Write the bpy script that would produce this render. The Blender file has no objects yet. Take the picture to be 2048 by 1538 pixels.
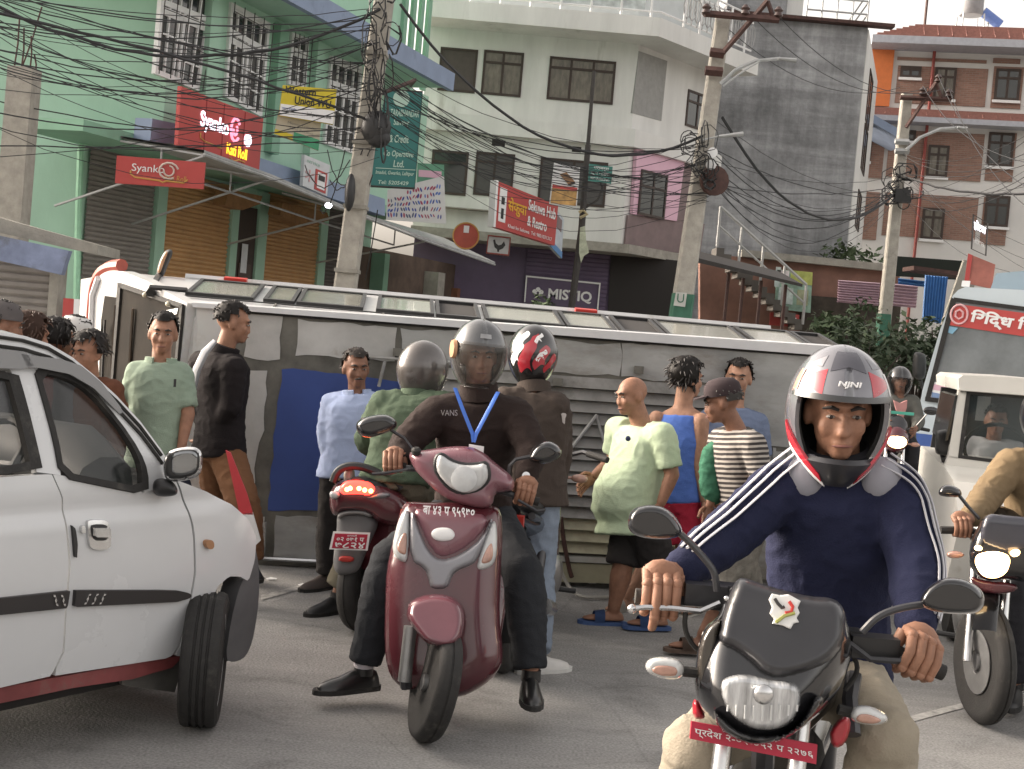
import bpy, bmesh, math, random
from math import sin, cos, tan, atan, atan2, pi, radians, sqrt, exp
from mathutils import Vector as V, Matrix, noise
random.seed(7)
S = bpy.context.scene
COL = S.collection
# ------------------------------------------------------------------ camera
F, CH, ROLL, PITCH = 2700.0, 1.72, radians(5.0), atan(113.6/2700.0)
FW = V((0, cos(PITCH), -sin(PITCH))); R0 = V((1, 0, 0)); U0 = V((0, sin(PITCH), cos(PITCH)))
CR = R0*cos(ROLL) + U0*sin(ROLL); CU = U0*cos(ROLL) - R0*sin(ROLL)
CAM = V((0, 0, CH))
cd = bpy.data.cameras.new('camera'); co = bpy.data.objects.new('camera', cd); COL.objects.link(co)
cd.sensor_width = 36; cd.lens = 36*F/2048; cd.clip_end = 2000; cd.clip_start = .05
Mc = Matrix((CR, CU, -FW)).transposed().to_4x4(); Mc.translation = CAM; co.matrix_world = Mc
S.camera = co
# ------------------------------------------------------------------ light
SUN_EL, SUN_AZ = radians(20), radians(-70)       # low evening sun at the left, behind thin cloud
W = bpy.data.worlds.new('World'); S.world = W; W.use_nodes = True
nt = W.node_tree; bg = nt.nodes['Background']
sky = nt.nodes.new('ShaderNodeTexSky'); sky.sky_type = 'NISHITA'; sky.sun_disc = False
sky.sun_elevation = SUN_EL; sky.sun_rotation = SUN_AZ; sky.dust_density = 7.0; sky.air_density = 1.0
hs = nt.nodes.new('ShaderNodeHueSaturation'); hs.inputs['Saturation'].default_value = .22
wm = nt.nodes.new('ShaderNodeMix'); wm.data_type = 'RGBA'; wm.blend_type = 'MULTIPLY'; wm.inputs[0].default_value = 1; wm.inputs[7].default_value = (1.08, .99, .90, 1)     # thin warm evening cloud
nt.links.new(sky.outputs[0], hs.inputs['Color']); nt.links.new(hs.outputs[0], wm.inputs[6]); nt.links.new(wm.outputs[2], bg.inputs[0])
bg.inputs[1].default_value = .15
sl = bpy.data.lights.new('sun', 'SUN'); so = bpy.data.objects.new('sun', sl); COL.objects.link(so)
sl.energy = .55; sl.angle = radians(25); sl.color = (1, .86, .70)
sd = V((sin(SUN_AZ)*cos(SUN_EL), cos(SUN_AZ)*cos(SUN_EL), sin(SUN_EL)))
so.rotation_euler = sd.to_track_quat('Z', 'Y').to_euler()
S.view_settings.view_transform = 'Standard'; S.view_settings.look = 'None'
S.view_settings.exposure = 1.8; S.view_settings.gamma = 1; S.view_settings.use_curve_mapping = False
try:
    S.cycles.use_denoising = True; S.cycles.max_bounces = 6; S.cycles.transparent_max_bounces = 8
except Exception: pass

# ------------------------------------------------------------------ pixel <-> place
def ray(px, py): return FW*F + CR*(px-1024) - CU*(py-769)
def at(px, py, Y):                     # the point seen at a pixel, Y metres in front
    d = ray(px, py); return CAM + d*(Y/d.y)
def gr(px, py, z=0.0):                 # the point seen at a pixel, at height z
    d = ray(px, py); return CAM + d*((z-CH)/d.z)
class Frame:
    def __init__(s, o, u, v=(0, 0, 1)):
        s.o = V(o); s.u = V(u).normalized(); s.v = V(v).normalized(); s.n = s.u.cross(s.v).normalized()
    def off(s, c): return Frame(s.o + s.n*c, s.u, s.v)
    def px(s, x, y):
        d = ray(x, y); t = (s.o-CAM).dot(s.n)/d.dot(s.n); p = CAM + d*t - s.o
        return (p.dot(s.u), p.dot(s.v))
    def w(s, a, b, c=0.0): return s.o + s.u*a + s.v*b + s.n*c
    def rect(s, x0, y0, x1, y1):       # two opposite corners in pixels
        a0, b1 = s.px(x0, y0); a1, b0 = s.px(x1, y1); return (min(a0, a1), min(b0, b1), max(a0, a1), max(b0, b1))
def zoomer(x0, y0, k): return lambda pts: [(x0+k*x, y0+k*y) for x, y in pts]

# ------------------------------------------------------------------ materials
_m = {}
def M(name, col, rough=.6, metal=0, var=.12, vs=6.0, bump=0.0, bs=60.0, coat=0, emit=None, es=0, spec=.5, dirt=None, dk=0, stretch=None, alpha=1, trans=0):
    if name in _m: return _m[name]
    m = bpy.data.materials.new(name); m.use_nodes = True; _m[name] = m
    n, L = m.node_tree.nodes, m.node_tree.links; b = n['Principled BSDF']
    c = (*col, 1) if len(col) == 3 else col
    b.inputs['Roughness'].default_value = rough; b.inputs['Metallic'].default_value = metal
    b.inputs['Coat Weight'].default_value = coat; b.inputs['Coat Roughness'].default_value = .08
    b.inputs['Specular IOR Level'].default_value = spec
    b.inputs['Alpha'].default_value = alpha; b.inputs['Transmission Weight'].default_value = trans
    tc = n.new('ShaderNodeTexCoord'); mp = n.new('ShaderNodeMapping'); L.new(tc.outputs['Object'], mp.inputs[0])
    if stretch: mp.inputs['Scale'].default_value = stretch
    src = None
    if var > 0:
        nz = n.new('ShaderNodeTexNoise'); nz.inputs['Scale'].default_value = vs; nz.inputs['Detail'].default_value = 8; nz.inputs['Roughness'].default_value = .62
        L.new(mp.outputs[0], nz.inputs['Vector'])
        rp = n.new('ShaderNodeValToRGB'); rp.color_ramp.elements[0].position = .3; rp.color_ramp.elements[1].position = .7
        rp.color_ramp.elements[0].color = (*[x*(1-var) for x in c[:3]], 1); rp.color_ramp.elements[1].color = (*[min(1, x*(1+var)) for x in c[:3]], 1)
        L.new(nz.outputs[0], rp.inputs[0]); src = rp.outputs[0]
        mr = n.new('ShaderNodeMapRange'); mr.inputs['To Min'].default_value = max(.02, rough-.08); mr.inputs['To Max'].default_value = min(1, rough+.1)
        L.new(nz.outputs[0], mr.inputs[0]); L.new(mr.outputs[0], b.inputs['Roughness'])
    if dirt:
        n2 = n.new('ShaderNodeTexNoise'); n2.inputs['Scale'].default_value = dirt[1]; n2.inputs['Detail'].default_value = 10; n2.inputs['Roughness'].default_value = .7
        L.new(mp.outputs[0], n2.inputs['Vector'])
        r2 = n.new('ShaderNodeValToRGB'); r2.color_ramp.elements[0].position = dirt[2]; r2.color_ramp.elements[1].position = dirt[2]+.18
        mx = n.new('ShaderNodeMix'); mx.data_type = 'RGBA'; L.new(n2.outputs[0], r2.inputs[0]); L.new(r2.outputs[0], mx.inputs[0])
        if src: L.new(src, mx.inputs[6])
        else: mx.inputs[6].default_value = c
        mx.inputs[7].default_value = (*dirt[0], 1); src = mx.outputs[2]
    if src: L.new(src, b.inputs['Base Color'])
    else: b.inputs['Base Color'].default_value = c
    if bump > 0:
        n3 = n.new('ShaderNodeTexNoise'); n3.inputs['Scale'].default_value = bs; n3.inputs['Detail'].default_value = 5
        L.new(mp.outputs[0], n3.inputs['Vector'])
        bp = n.new('ShaderNodeBump'); bp.inputs['Strength'].default_value = min(1, bump); bp.inputs['Distance'].default_value = .02
        L.new(n3.outputs[0], bp.inputs['Height']); L.new(bp.outputs[0], b.inputs['Normal'])
    if emit: b.inputs['Emission Color'].default_value = (*emit, 1); b.inputs['Emission Strength'].default_value = es
    return m
def glass(name, col=(.02, .025, .025), rough=.06, alpha=1.0):   # dark window glass; alpha < 1 lets the inside show
    return M(name, col, rough, 0, var=0, alpha=alpha, spec=.8)

# ------------------------------------------------------------------ mesh builder
ORG = {}
class MB:
    def __init__(s): s.bm = bmesh.new()
    def face(s, pts):
        try: return s.bm.faces.new([s.bm.verts.new(p) for p in pts])
        except ValueError: return None
    def rings(s, rings, cap=True, closed=True):
        vs = [[s.bm.verts.new(p) for p in r] for r in rings]
        n = len(vs[0])
        for a, b in zip(vs, vs[1:]):
            for i in range(n if closed else n-1):
                j = (i+1) % n
                s.bm.faces.new((a[i], a[j], b[j], b[i]))
        if cap and closed:
            s.bm.faces.new(vs[0][::-1]); s.bm.faces.new(vs[-1])
        return s
    def box8(s, p):                     # p[0..3] bottom loop, p[4..7] top loop
        v = [s.bm.verts.new(q) for q in p]
        for f in ((3, 2, 1, 0), (4, 5, 6, 7), (0, 1, 5, 4), (1, 2, 6, 5), (2, 3, 7, 6), (3, 0, 4, 7)): s.bm.faces.new([v[i] for i in f])
        return s
    def box(s, c, d, fr=None):
        c = V(c); x, y, z = [q/2 for q in d]
        u, v, w = (V((1, 0, 0)), V((0, 1, 0)), V((0, 0, 1))) if fr is None else fr
        P = lambda i, j, k: c + u*(i*x) + v*(j*y) + w*(k*z)
        return s.box8([P(-1, -1, -1), P(1, -1, -1), P(1, 1, -1), P(-1, 1, -1), P(-1, -1, 1), P(1, -1, 1), P(1, 1, 1), P(-1, 1, 1)])
    def fbox(s, fr, a0, b0, a1, b1, c0, c1):
        w = fr.w
        return s.box8([w(a0, b0, c0), w(a1, b0, c0), w(a1, b1, c0), w(a0, b1, c0), w(a0, b0, c1), w(a1, b0, c1), w(a1, b1, c1), w(a0, b1, c1)])
    def fpoly(s, fr, pts, c0, c1):      # prism from a polygon in a frame
        return s.prism([fr.w(a, b, c0) for a, b in pts], fr.n*(c1-c0))
    def prism(s, pts, d):
        d = V(d); n = len(pts)
        A = [s.bm.verts.new(p) for p in pts]; B = [s.bm.verts.new(V(p)+d) for p in pts]
        s.bm.faces.new(A[::-1]); s.bm.faces.new(B)
        for i in range(n): s.bm.faces.new((A[i], A[(i+1) % n], B[(i+1) % n], B[i]))
        return s
    def tube(s, pts, rad, n=8, cap=True, flat=None):
        pts = [V(p) for p in pts]; m = len(pts)
        if not hasattr(rad, '__len__'): rad = [rad]*m
        T = [((pts[min(i+1, m-1)]-pts[max(i-1, 0)])).normalized() for i in range(m)]
        up = V((0, 0, 1)) if abs(T[0].z) < .9 else V((0, 1, 0))
        x = T[0].cross(up).normalized(); R = []
        for i in range(m):
            x = (x - T[i]*x.dot(T[i])).normalized(); y = T[i].cross(x)
            R.append([pts[i] + (x*cos(2*pi*k/n) + y*sin(2*pi*k/n)*(flat or 1))*rad[i] for k in range(n)])
        return s.rings(R, cap)
    def caps(s, pts, rad, n=10):        # tube with a ball at each joint
        s.tube(pts, rad, n)
        for p, r in zip(pts, rad): s.ell(p, (r, r, r), u=n, v=max(5, n//2))
        return s
    def ell(s, c, r, ax=None, u=14, v=8):
        c = V(c); X, Y, Z = (V((1, 0, 0)), V((0, 1, 0)), V((0, 0, 1))) if ax is None else ax
        R = []
        for j in range(1, v):
            t = pi*j/v
            R.append([c + X*(r[0]*sin(t)*cos(2*pi*k/u)) + Y*(r[1]*sin(t)*sin(2*pi*k/u)) - Z*(r[2]*cos(t)) for k in range(u)])
        vs = [[s.bm.verts.new(p) for p in q] for q in R]
        b = s.bm.verts.new(c - Z*r[2]); t = s.bm.verts.new(c + Z*r[2])
        for a, q in zip(vs, vs[1:]):
            for i in range(u): s.bm.faces.new((a[i], a[(i+1) % u], q[(i+1) % u], q[i]))
        for i in range(u):
            s.bm.faces.new((b, vs[0][(i+1) % u], vs[0][i])); s.bm.faces.new((t, vs[-1][i], vs[-1][(i+1) % u]))
        return s
    def lathe(s, c, ax, prof, n=24):    # prof: (radius, distance along the axis)
        c = V(c); ax = V(ax).normalized()
        x = ax.cross(V((0, 0, 1)) if abs(ax.z) < .9 else V((1, 0, 0))).normalized(); y = ax.cross(x)
        return s.rings([[c + ax*d + (x*cos(2*pi*k/n)+y*sin(2*pi*k/n))*max(r, 1e-4) for k in range(n)] for r, d in prof])
    def build(s, name, mat, parent=None, smooth=40, kind=None, bevel=0, recalc=True, mod=None):
        bm = s.bm
        if bevel: 
            bmesh.ops.bevel(bm, geom=[e for e in bm.edges if e.is_manifold and e.calc_face_angle(0) > .6], offset=bevel, segments=2, profile=.6, affect='EDGES', clamp_overlap=True)
        if recalc: bmesh.ops.recalc_face_normals(bm, faces=bm.faces)
        if parent is not None: org = ORG[parent.name]
        elif bm.verts:
            xs = [v.co for v in bm.verts]
            org = V(((min(p.x for p in xs)+max(p.x for p in xs))/2, (min(p.y for p in xs)+max(p.y for p in xs))/2, min(p.z for p in xs)))
        else: org = V((0, 0, 0))
        bmesh.ops.translate(bm, vec=-org, verts=bm.verts)
        me = bpy.data.meshes.new(name)
        if smooth:
            for f in bm.faces: f.smooth = True
        bm.to_mesh(me); bm.free()
        if smooth: me.set_sharp_from_angle(angle=radians(smooth))
        o = bpy.data.objects.new(name, me); COL.objects.link(o)
        me.materials.append(mat)
        if parent is not None: o.parent = parent
        else: o.location = org
        ORG[o.name] = org
        if kind: o['kind'] = kind
        return o
def tag(o, label, cat, group=None):
    o['label'] = label; o['category'] = cat
    if group: o['group'] = group
    return o
def thing(name, label, cat, loc, group=None):
    o = bpy.data.objects.new(name, None); COL.objects.link(o); o.location = V(loc); o.empty_display_size = .1
    ORG[o.name] = V(loc); return tag(o, label, cat, group)
def part(name, mesh_from, parent, mat=None):     # another object of the same mesh, same place
    o = bpy.data.objects.new(name, mesh_from.data); COL.objects.link(o); o.parent = parent; ORG[o.name] = ORG[parent.name]; return o
def piece(name, me, parent, loc):                # alike piece sharing mesh data, placed at a world point
    o = bpy.data.objects.new(name, me); COL.objects.link(o); o.parent = parent; o.location = V(loc)-ORG[parent.name]; ORG[o.name] = V(loc); return o

# ------------------------------------------------------------------ outline fill
def inpoly(x, y, P):
    r = False; j = len(P)-1
    for i in range(len(P)):
        xi, yi = P[i]; xj, yj = P[j]
        if (yi > y) != (yj > y) and x < (xj-xi)*(y-yi)/(yj-yi)+xi: r = not r
        j = i
    return r
def near(x, y, P):
    best = (1e18, x, y)
    for i in range(len(P)):
        ax, ay = P[i]; bx, by = P[(i+1) % len(P)]; dx, dy = bx-ax, by-ay; l = dx*dx+dy*dy
        t = 0 if l == 0 else max(0, min(1, ((x-ax)*dx+(y-ay)*dy)/l)); qx, qy = ax+t*dx, ay+t*dy
        d = (x-qx)**2+(y-qy)**2
        if d < best[0]: best = (d, qx, qy)
    return sqrt(best[0]), best[1], best[2]
def smoothline(P, it=2, closed=True):            # Chaikin corner cutting
    for _ in range(it):
        Q = []; n = len(P)
        for i in range(n if closed else n-1):
            a, b = P[i], P[(i+1) % n]
            Q += [tuple(a[k]*.75+b[k]*.25 for k in range(len(a))), tuple(a[k]*.25+b[k]*.75 for k in range(len(a)))]
        P = Q if closed else [P[0]]+Q+[P[-1]]
    return P
def gridfill(P, step, holes=()):
    x0, x1 = min(p[0] for p in P), max(p[0] for p in P); y0, y1 = min(p[1] for p in P), max(p[1] for p in P)
    nx, ny = max(2, math.ceil((x1-x0)/step)), max(2, math.ceil((y1-y0)/step))
    sx, sy = (x1-x0)/nx, (y1-y0)/ny; cells = []; cnt = {}
    for i in range(nx):
        for j in range(ny):
            cx, cy = x0+(i+.5)*sx, y0+(j+.5)*sy
            if inpoly(cx, cy, P) and not any(inpoly(cx, cy, h) for h in holes):
                q = ((i, j), (i+1, j), (i+1, j+1), (i, j+1)); cells.append(q)
                for k in q: cnt[k] = cnt.get(k, 0)+1
    pts, idx, dist = [], {}, []
    for k, c in cnt.items():
        x, y = x0+k[0]*sx, y0+k[1]*sy; d, qx, qy = near(x, y, P)
        for h in holes:
            e = near(x, y, h)
            if e[0] < d: d, qx, qy = e
        if c < 4 and d < step*1.3: x, y, d = qx, qy, 0
        idx[k] = len(pts); pts.append((x, y)); dist.append(d)
    quads = [tuple(idx[k] for k in q) for q in cells]
    eds = {}
    for q in quads:
        for a, b in zip(q, q[1:]+q[:1]):
            e = (min(a, b), max(a, b)); eds[e] = None if e in eds else (a, b)
    return pts, quads, dist, [e for e in eds.values() if e]
def solid(mb, P, step, front, back, holes=()):   # front(x,y,d) and back(x,y,d) give world points
    pts, quads, dist, bnd = gridfill(P, step, holes)
    A = [mb.bm.verts.new(front(x, y, d)) for (x, y), d in zip(pts, dist)]
    B = [mb.bm.verts.new(back(x, y, d)) for (x, y), d in zip(pts, dist)]
    for q in quads:
        mb.bm.faces.new([A[i] for i in q][::-1]); mb.bm.faces.new([B[i] for i in q])
    for a, b in bnd: mb.bm.faces.new((A[a], A[b], B[b], B[a]))
    return mb
def inflate(mb, P, Y, bulge=.05, back=.02, rw=None, step=None, backbulge=0, sm=2, holes=()):
    """A rounded shell from an outline seen from the front: Y (number or function) is the rim's distance, bulge comes towards us."""
    if sm: P = smoothline(P, sm)
    w = min(max(p[0] for p in P)-min(p[0] for p in P), max(p[1] for p in P)-min(p[1] for p in P))
    rw = rw or w/2; step = step or max(1.2, w/14)
    Yf = Y if callable(Y) else (lambda x, y: Y)
    pr = lambda d: sqrt(max(0, 1-(1-min(1, d/rw))**2))
    return solid(mb, P, step, lambda x, y, d: at(x, y, Yf(x, y)-bulge*pr(d)), lambda x, y, d: at(x, y, Yf(x, y)+back+backbulge*pr(d)), holes)

# ------------------------------------------------------------------ lettering
def lettering(fr, s, a0, b0, a1, b1, c, mat, parent, name='lettering', th=.004, bold=0, shear=0, keep=False):
    cu = bpy.data.curves.new('t', 'FONT'); cu.body = s; cu.extrude = .02; cu.offset = bold; cu.resolution_u = 3; cu.shear = shear
    o = bpy.data.objects.new('t', cu); COL.objects.link(o)
    bpy.context.view_layer.update()
    me = bpy.data.meshes.new_from_object(o.evaluated_get(bpy.context.evaluated_depsgraph_get()))
    bpy.data.objects.remove(o); bpy.data.curves.remove(cu)
    vs = me.vertices
    if not len(vs): return None
    x0, x1 = min(v.co.x for v in vs), max(v.co.x for v in vs); y0, y1 = min(v.co.y for v in vs), max(v.co.y for v in vs)
    kx, ky = (a1-a0)/(x1-x0), (b1-b0)/max(1e-6, y1-y0)
    if keep: kx = ky = min(kx, ky)
    org = ORG[parent.name]
    for v in vs: v.co = fr.w(a0+(v.co.x-x0)*kx, b0+(v.co.y-y0)*ky, c+(v.co.z+.02)/.04*th)-org
    me.name = name; me.materials.clear(); me.materials.append(mat)
    ob = bpy.data.objects.new(name, me); COL.objects.link(ob); ob.parent = parent; ORG[ob.name] = org
    return ob
# ================================================================== palette
C_green = M('green_plaster', (.36, .56, .44), .8, var=.08, vs=1.2, bump=.12, bs=30, dirt=((.28, .44, .34), .9, .64), stretch=(1, 1, .5))
C_greenD = M('green_plaster_trim', (.22, .40, .29), .8, var=.08, vs=3)
C_bluegrey = M('blue_grey_paint', (.24, .30, .42), .75, var=.1, vs=2, dirt=((.16, .2, .27), 1.4, .6))
C_white = M('white_plaster', (.65, .65, .63), .85, var=.10, vs=1.2, bump=.1, bs=20, dirt=((.38, .37, .34), .8, .58), stretch=(1.6, 1, .3))
C_whitepaint = M('white_gloss_paint', (.74, .74, .74), .45, var=.06, vs=6)
C_cream = M('cream_plaster', (.52, .47, .38), .85, var=.07, vs=1)
def concmat():
    m = M('bare_concrete', (.22, .22, .22), .95, var=0); n, L = m.node_tree.nodes, m.node_tree.links; b = n['Principled BSDF']; tc = n.new('ShaderNodeTexCoord')
    def nz(sc, st, det, lo, hi, ca, cb, dist=0):
        mp = n.new('ShaderNodeMapping'); mp.inputs['Scale'].default_value = st; L.new(tc.outputs['Object'], mp.inputs[0]); t = n.new('ShaderNodeTexNoise'); t.inputs['Scale'].default_value = sc; t.inputs['Detail'].default_value = det; t.inputs['Roughness'].default_value = .65; t.inputs['Distortion'].default_value = dist; L.new(mp.outputs[0], t.inputs[0])
        r = n.new('ShaderNodeValToRGB'); e = r.color_ramp.elements; e[0].position, e[1].position = lo, hi; e[0].color, e[1].color = (*[ca]*3, 1), (*[cb]*3, 1); L.new(t.outputs[0], r.inputs[0]); return r.outputs[0], t.outputs[0]
    def mix(a, c, mode, f):
        x = n.new('ShaderNodeMix'); x.data_type = 'RGBA'; x.blend_type = mode; x.inputs[0].default_value = f; L.new(a, x.inputs[6]); L.new(c, x.inputs[7]); return x.outputs[2]
    big, _ = nz(.32, (1, 1, 1), 9, .36, .64, .24, .46, .4); st, _ = nz(1.6, (1.6, 1, .09), 6, .38, .66, .78, 1.12); hz, _ = nz(.9, (.10, 1, 1.5), 7, .45, .60, .70, 1.12, .3); fn, f0 = nz(6, (1, 1, 1), 8, .3, .7, .8, 1.15)
    c = mix(mix(mix(big, st, 'MULTIPLY', .9), hz, 'MULTIPLY', .8), fn, 'MULTIPLY', .8); tint = n.new('ShaderNodeMix'); tint.data_type = 'RGBA'; tint.blend_type = 'MULTIPLY'; tint.inputs[0].default_value = 1; tint.inputs[7].default_value = (1.0, 1.02, 1.05, 1); L.new(c, tint.inputs[6]); L.new(tint.outputs[2], b.inputs['Base Color'])
    bp = n.new('ShaderNodeBump'); bp.inputs['Strength'].default_value = .5; bp.inputs['Distance'].default_value = .05; L.new(f0, bp.inputs['Height']); L.new(bp.outputs[0], b.inputs['Normal']); return m
C_conc = concmat()
C_conc2 = M('weathered_concrete', (.30, .285, .25), .9, var=.22, vs=5, bump=.35, bs=40, dirt=((.13, .125, .11), 3, .62))
C_pole = M('pole_concrete', (.36, .34, .30), .9, var=.2, vs=7, bump=.3, bs=50, dirt=((.2, .19, .17), 4, .6))
C_steel = M('galvanised_tin', (.42, .43, .43), .5, .35, var=.18, vs=5)
C_darksteel = M('dark_iron', (.05, .045, .042), .6, .3, var=.25, vs=10)
C_rust = M('rusty_iron', (.075, .038, .032), .75, .1, var=.35, vs=12)
C_shut_o = M('ochre_shutter', (.50, .29, .13), .6, .1, var=.12, vs=3)
C_shut_g = M('grey_shutter', (.26, .24, .22), .55, .2, var=.15, vs=3)
C_shut_d = M('dark_shutter', (.12, .105, .10), .6, .2, var=.15, vs=3)
C_glass = glass('window_glass', (.03, .033, .033), .08)
C_curt = M('curtained_glass', (.13, .115, .09), .3, var=.45, vs=9, stretch=(1, 1, .3), spec=.6)
C_wood = M('dark_window_wood', (.045, .03, .024), .6, var=.2, vs=8)
C_purple = M('purple_paint', (.12, .09, .15), .7, var=.12, vs=3)
C_black = M('black_interior', (.03, .027, .026), .9, var=0)
C_pink = M('pink_panel', (.66, .42, .52), .7, var=.06, vs=3)
C_mauve = M('mauve_plaster', (.20, .15, .15), .85, var=.15, vs=3)
C_peach = M('peach_plaster', (.24, .13, .10), .85, var=.25, vs=2, dirt=((.2, .13, .1), 1.2, .58))
C_orange = M('orange_plaster', (.55, .16, .05), .8, var=.08)
C_tile = M('roof_tile', (.25, .12, .10), .8, var=.2, vs=10)
C_red = M('red_sign', (.46, .065, .06), .45, var=.06, vs=4)
C_redpipe = M('red_pipe', (.25, .05, .04), .6)
C_letW = M('white_lettering', (.8, .8, .8), .5, var=0)
C_letY = M('yellow_lettering', (.75, .42, .04), .5, var=0)
C_rubber = M('black_rubber', (.022, .021, .02), .75, var=.3, vs=30, bump=.15, bs=120, dirt=((.075, .07, .062), 7, .56))
C_blackp = M('black_plastic', (.02, .02, .021), .45, var=.2, vs=20)
C_chrome = M('bright_metal', (.62, .62, .62), .22, .95, var=.1, vs=20)

def brickmat():
    m = M('brick_facade', (.30, .13, .085), .85, var=0); n, L = m.node_tree.nodes, m.node_tree.links; b = n['Principled BSDF']
    tc = n.new('ShaderNodeTexCoord'); mp = n.new('ShaderNodeMapping'); L.new(tc.outputs['Object'], mp.inputs[0]); mp.inputs['Rotation'].default_value = (radians(90), 0, 0)
    br = n.new('ShaderNodeTexBrick'); L.new(mp.outputs[0], br.inputs['Vector']); br.inputs['Scale'].default_value = 1
    br.inputs['Color1'].default_value = (.38, .215, .165, 1); br.inputs['Color2'].default_value = (.29, .165, .125, 1); br.inputs['Mortar'].default_value = (.33, .26, .22, 1)
    br.inputs['Brick Width'].default_value = .24; br.inputs['Row Height'].default_value = .075; br.inputs['Mortar Size'].default_value = .008
    nz = n.new('ShaderNodeTexNoise'); nz.inputs['Scale'].default_value = 1.3; nz.inputs['Detail'].default_value = 6; L.new(tc.outputs['Object'], nz.inputs[0])
    mx = n.new('ShaderNodeMix'); mx.data_type = 'RGBA'; mx.blend_type = 'MULTIPLY'; mx.inputs[0].default_value = .6; L.new(br.outputs[0], mx.inputs[6])
    rp = n.new('ShaderNodeValToRGB'); rp.color_ramp.elements[0].color = (.55, .55, .55, 1); rp.color_ramp.elements[0].position = .35; L.new(nz.outputs[0], rp.inputs[0]); L.new(rp.outputs[0], mx.inputs[7])
    L.new(mx.outputs[2], b.inputs['Base Color'])
    bp = n.new('ShaderNodeBump'); bp.inputs['Strength'].default_value = .5; bp.inputs['Distance'].default_value = .02; L.new(br.outputs['Fac'], bp.inputs['Height']); bp.invert = True; L.new(bp.outputs[0], b.inputs['Normal'])
    return m
C_brick = brickmat()

# ================================================================== ground
def asphalt():
    m = M('asphalt', (.10, .10, .098), .9, var=0); n, L = m.node_tree.nodes, m.node_tree.links; b = n['Principled BSDF']
    tc = n.new('ShaderNodeTexCoord'); g = n.new('ShaderNodeTexNoise'); g.inputs['Scale'].default_value = 85; g.inputs['Detail'].default_value = 5; L.new(tc.outputs['Object'], g.inputs[0])
    w = n.new('ShaderNodeTexNoise'); w.inputs['Scale'].default_value = .9; w.inputs['Detail'].default_value = 7; w.inputs['Roughness'].default_value = .6; L.new(tc.outputs['Object'], w.inputs[0])
    mp = n.new('ShaderNodeMapping'); mp.inputs['Rotation'].default_value = (0, 0, radians(-38)); mp.inputs['Scale'].default_value = (.22, 7, 1); L.new(tc.outputs['Object'], mp.inputs[0])
    t = n.new('ShaderNodeTexNoise'); t.inputs['Scale'].default_value = 1.1; t.inputs['Detail'].default_value = 4; L.new(mp.outputs[0], t.inputs[0])
    def ramp(src, a, b_, ca, cb):
        r = n.new('ShaderNodeValToRGB'); e = r.color_ramp.elements; e[0].position, e[1].position = a, b_; e[0].color, e[1].color = (*[ca]*3, 1), (*[cb]*3, 1); L.new(src, r.inputs[0]); return r.outputs[0]
    def mul(a, c, f):
        x = n.new('ShaderNodeMix'); x.data_type = 'RGBA'; x.blend_type = 'MULTIPLY'; x.inputs[0].default_value = f; L.new(a, x.inputs[6]); L.new(c, x.inputs[7]); return x.outputs[2]
    base = n.new('ShaderNodeValToRGB'); e = base.color_ramp.elements; e[0].position = .3; e[1].position = .72; e[0].color = (.27, .265, .257, 1); e[1].color = (.38, .374, .362, 1); L.new(w.outputs[0], base.inputs[0])
    c = mul(base.outputs[0], ramp(g.outputs[0], .34, .64, .62, 1.06), .9)
    st_ = n.new('ShaderNodeTexNoise'); st_.inputs['Scale'].default_value = 1.7; st_.inputs['Detail'].default_value = 9; st_.inputs['Roughness'].default_value = .7; st_.inputs['Distortion'].default_value = .6; L.new(tc.outputs['Object'], st_.inputs[0]); c = mul(c, ramp(st_.outputs[0], .34, .48, .66, 1.0), .85)
    c = mul(c, ramp(t.outputs[0], .40, .66, .82, 1.0), .7)
    v = n.new('ShaderNodeTexVoronoi'); v.feature = 'DISTANCE_TO_EDGE'; v.inputs['Scale'].default_value = .8
    nd = n.new('ShaderNodeMix'); nd.data_type = 'VECTOR'; nd.inputs[0].default_value = .12; L.new(tc.outputs['Object'], nd.inputs[4]); L.new(w.outputs['Color'], nd.inputs[5]); L.new(nd.outputs[1], v.inputs['Vector'])
    c = mul(c, ramp(v.outputs[0], .001, .006, .7, 1.0), .5)
    L.new(c, b.inputs['Base Color'])
    bp = n.new('ShaderNodeBump'); bp.inputs['Strength'].default_value = .8; bp.inputs['Distance'].default_value = .006; L.new(g.outputs[0], bp.inputs['Height']); L.new(bp.outputs[0], b.inputs['Normal'])
    return m
g = MB(); g.face([V((-400, -120, 0)), V((400, -120, 0)), V((400, 900, 0)), V((-400, 900, 0))])
g.build('road', asphalt(), smooth=0, kind='structure')
C_paint = M('worn_white_line', (.42, .41, .39), .8, var=.3, vs=25, dirt=((.13, .13, .125), 5, .47))
def mark(pts):
    b = MB(); b.face([gr(*p, .004) for p in pts]); b.build('road_marking', C_paint, smooth=0, kind='structure')
mark([(522, 1190), (640, 1160), (646, 1166), (522, 1200)])
mark([(1820, 1432), (2048, 1375), (2048, 1383), (1822, 1444)])
# pavement on the far side of the road, with a kerb
g = MB(); g.box8([V(p) for p in ((-30, 17, .004), (40, 17, .004), (40, 60, .004), (-30, 60, .004), (-30, 17, .13), (40, 17, .13), (40, 60, .13), (-30, 60, .13))])
g.build('pavement', C_conc2, smooth=0, kind='structure')

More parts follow.
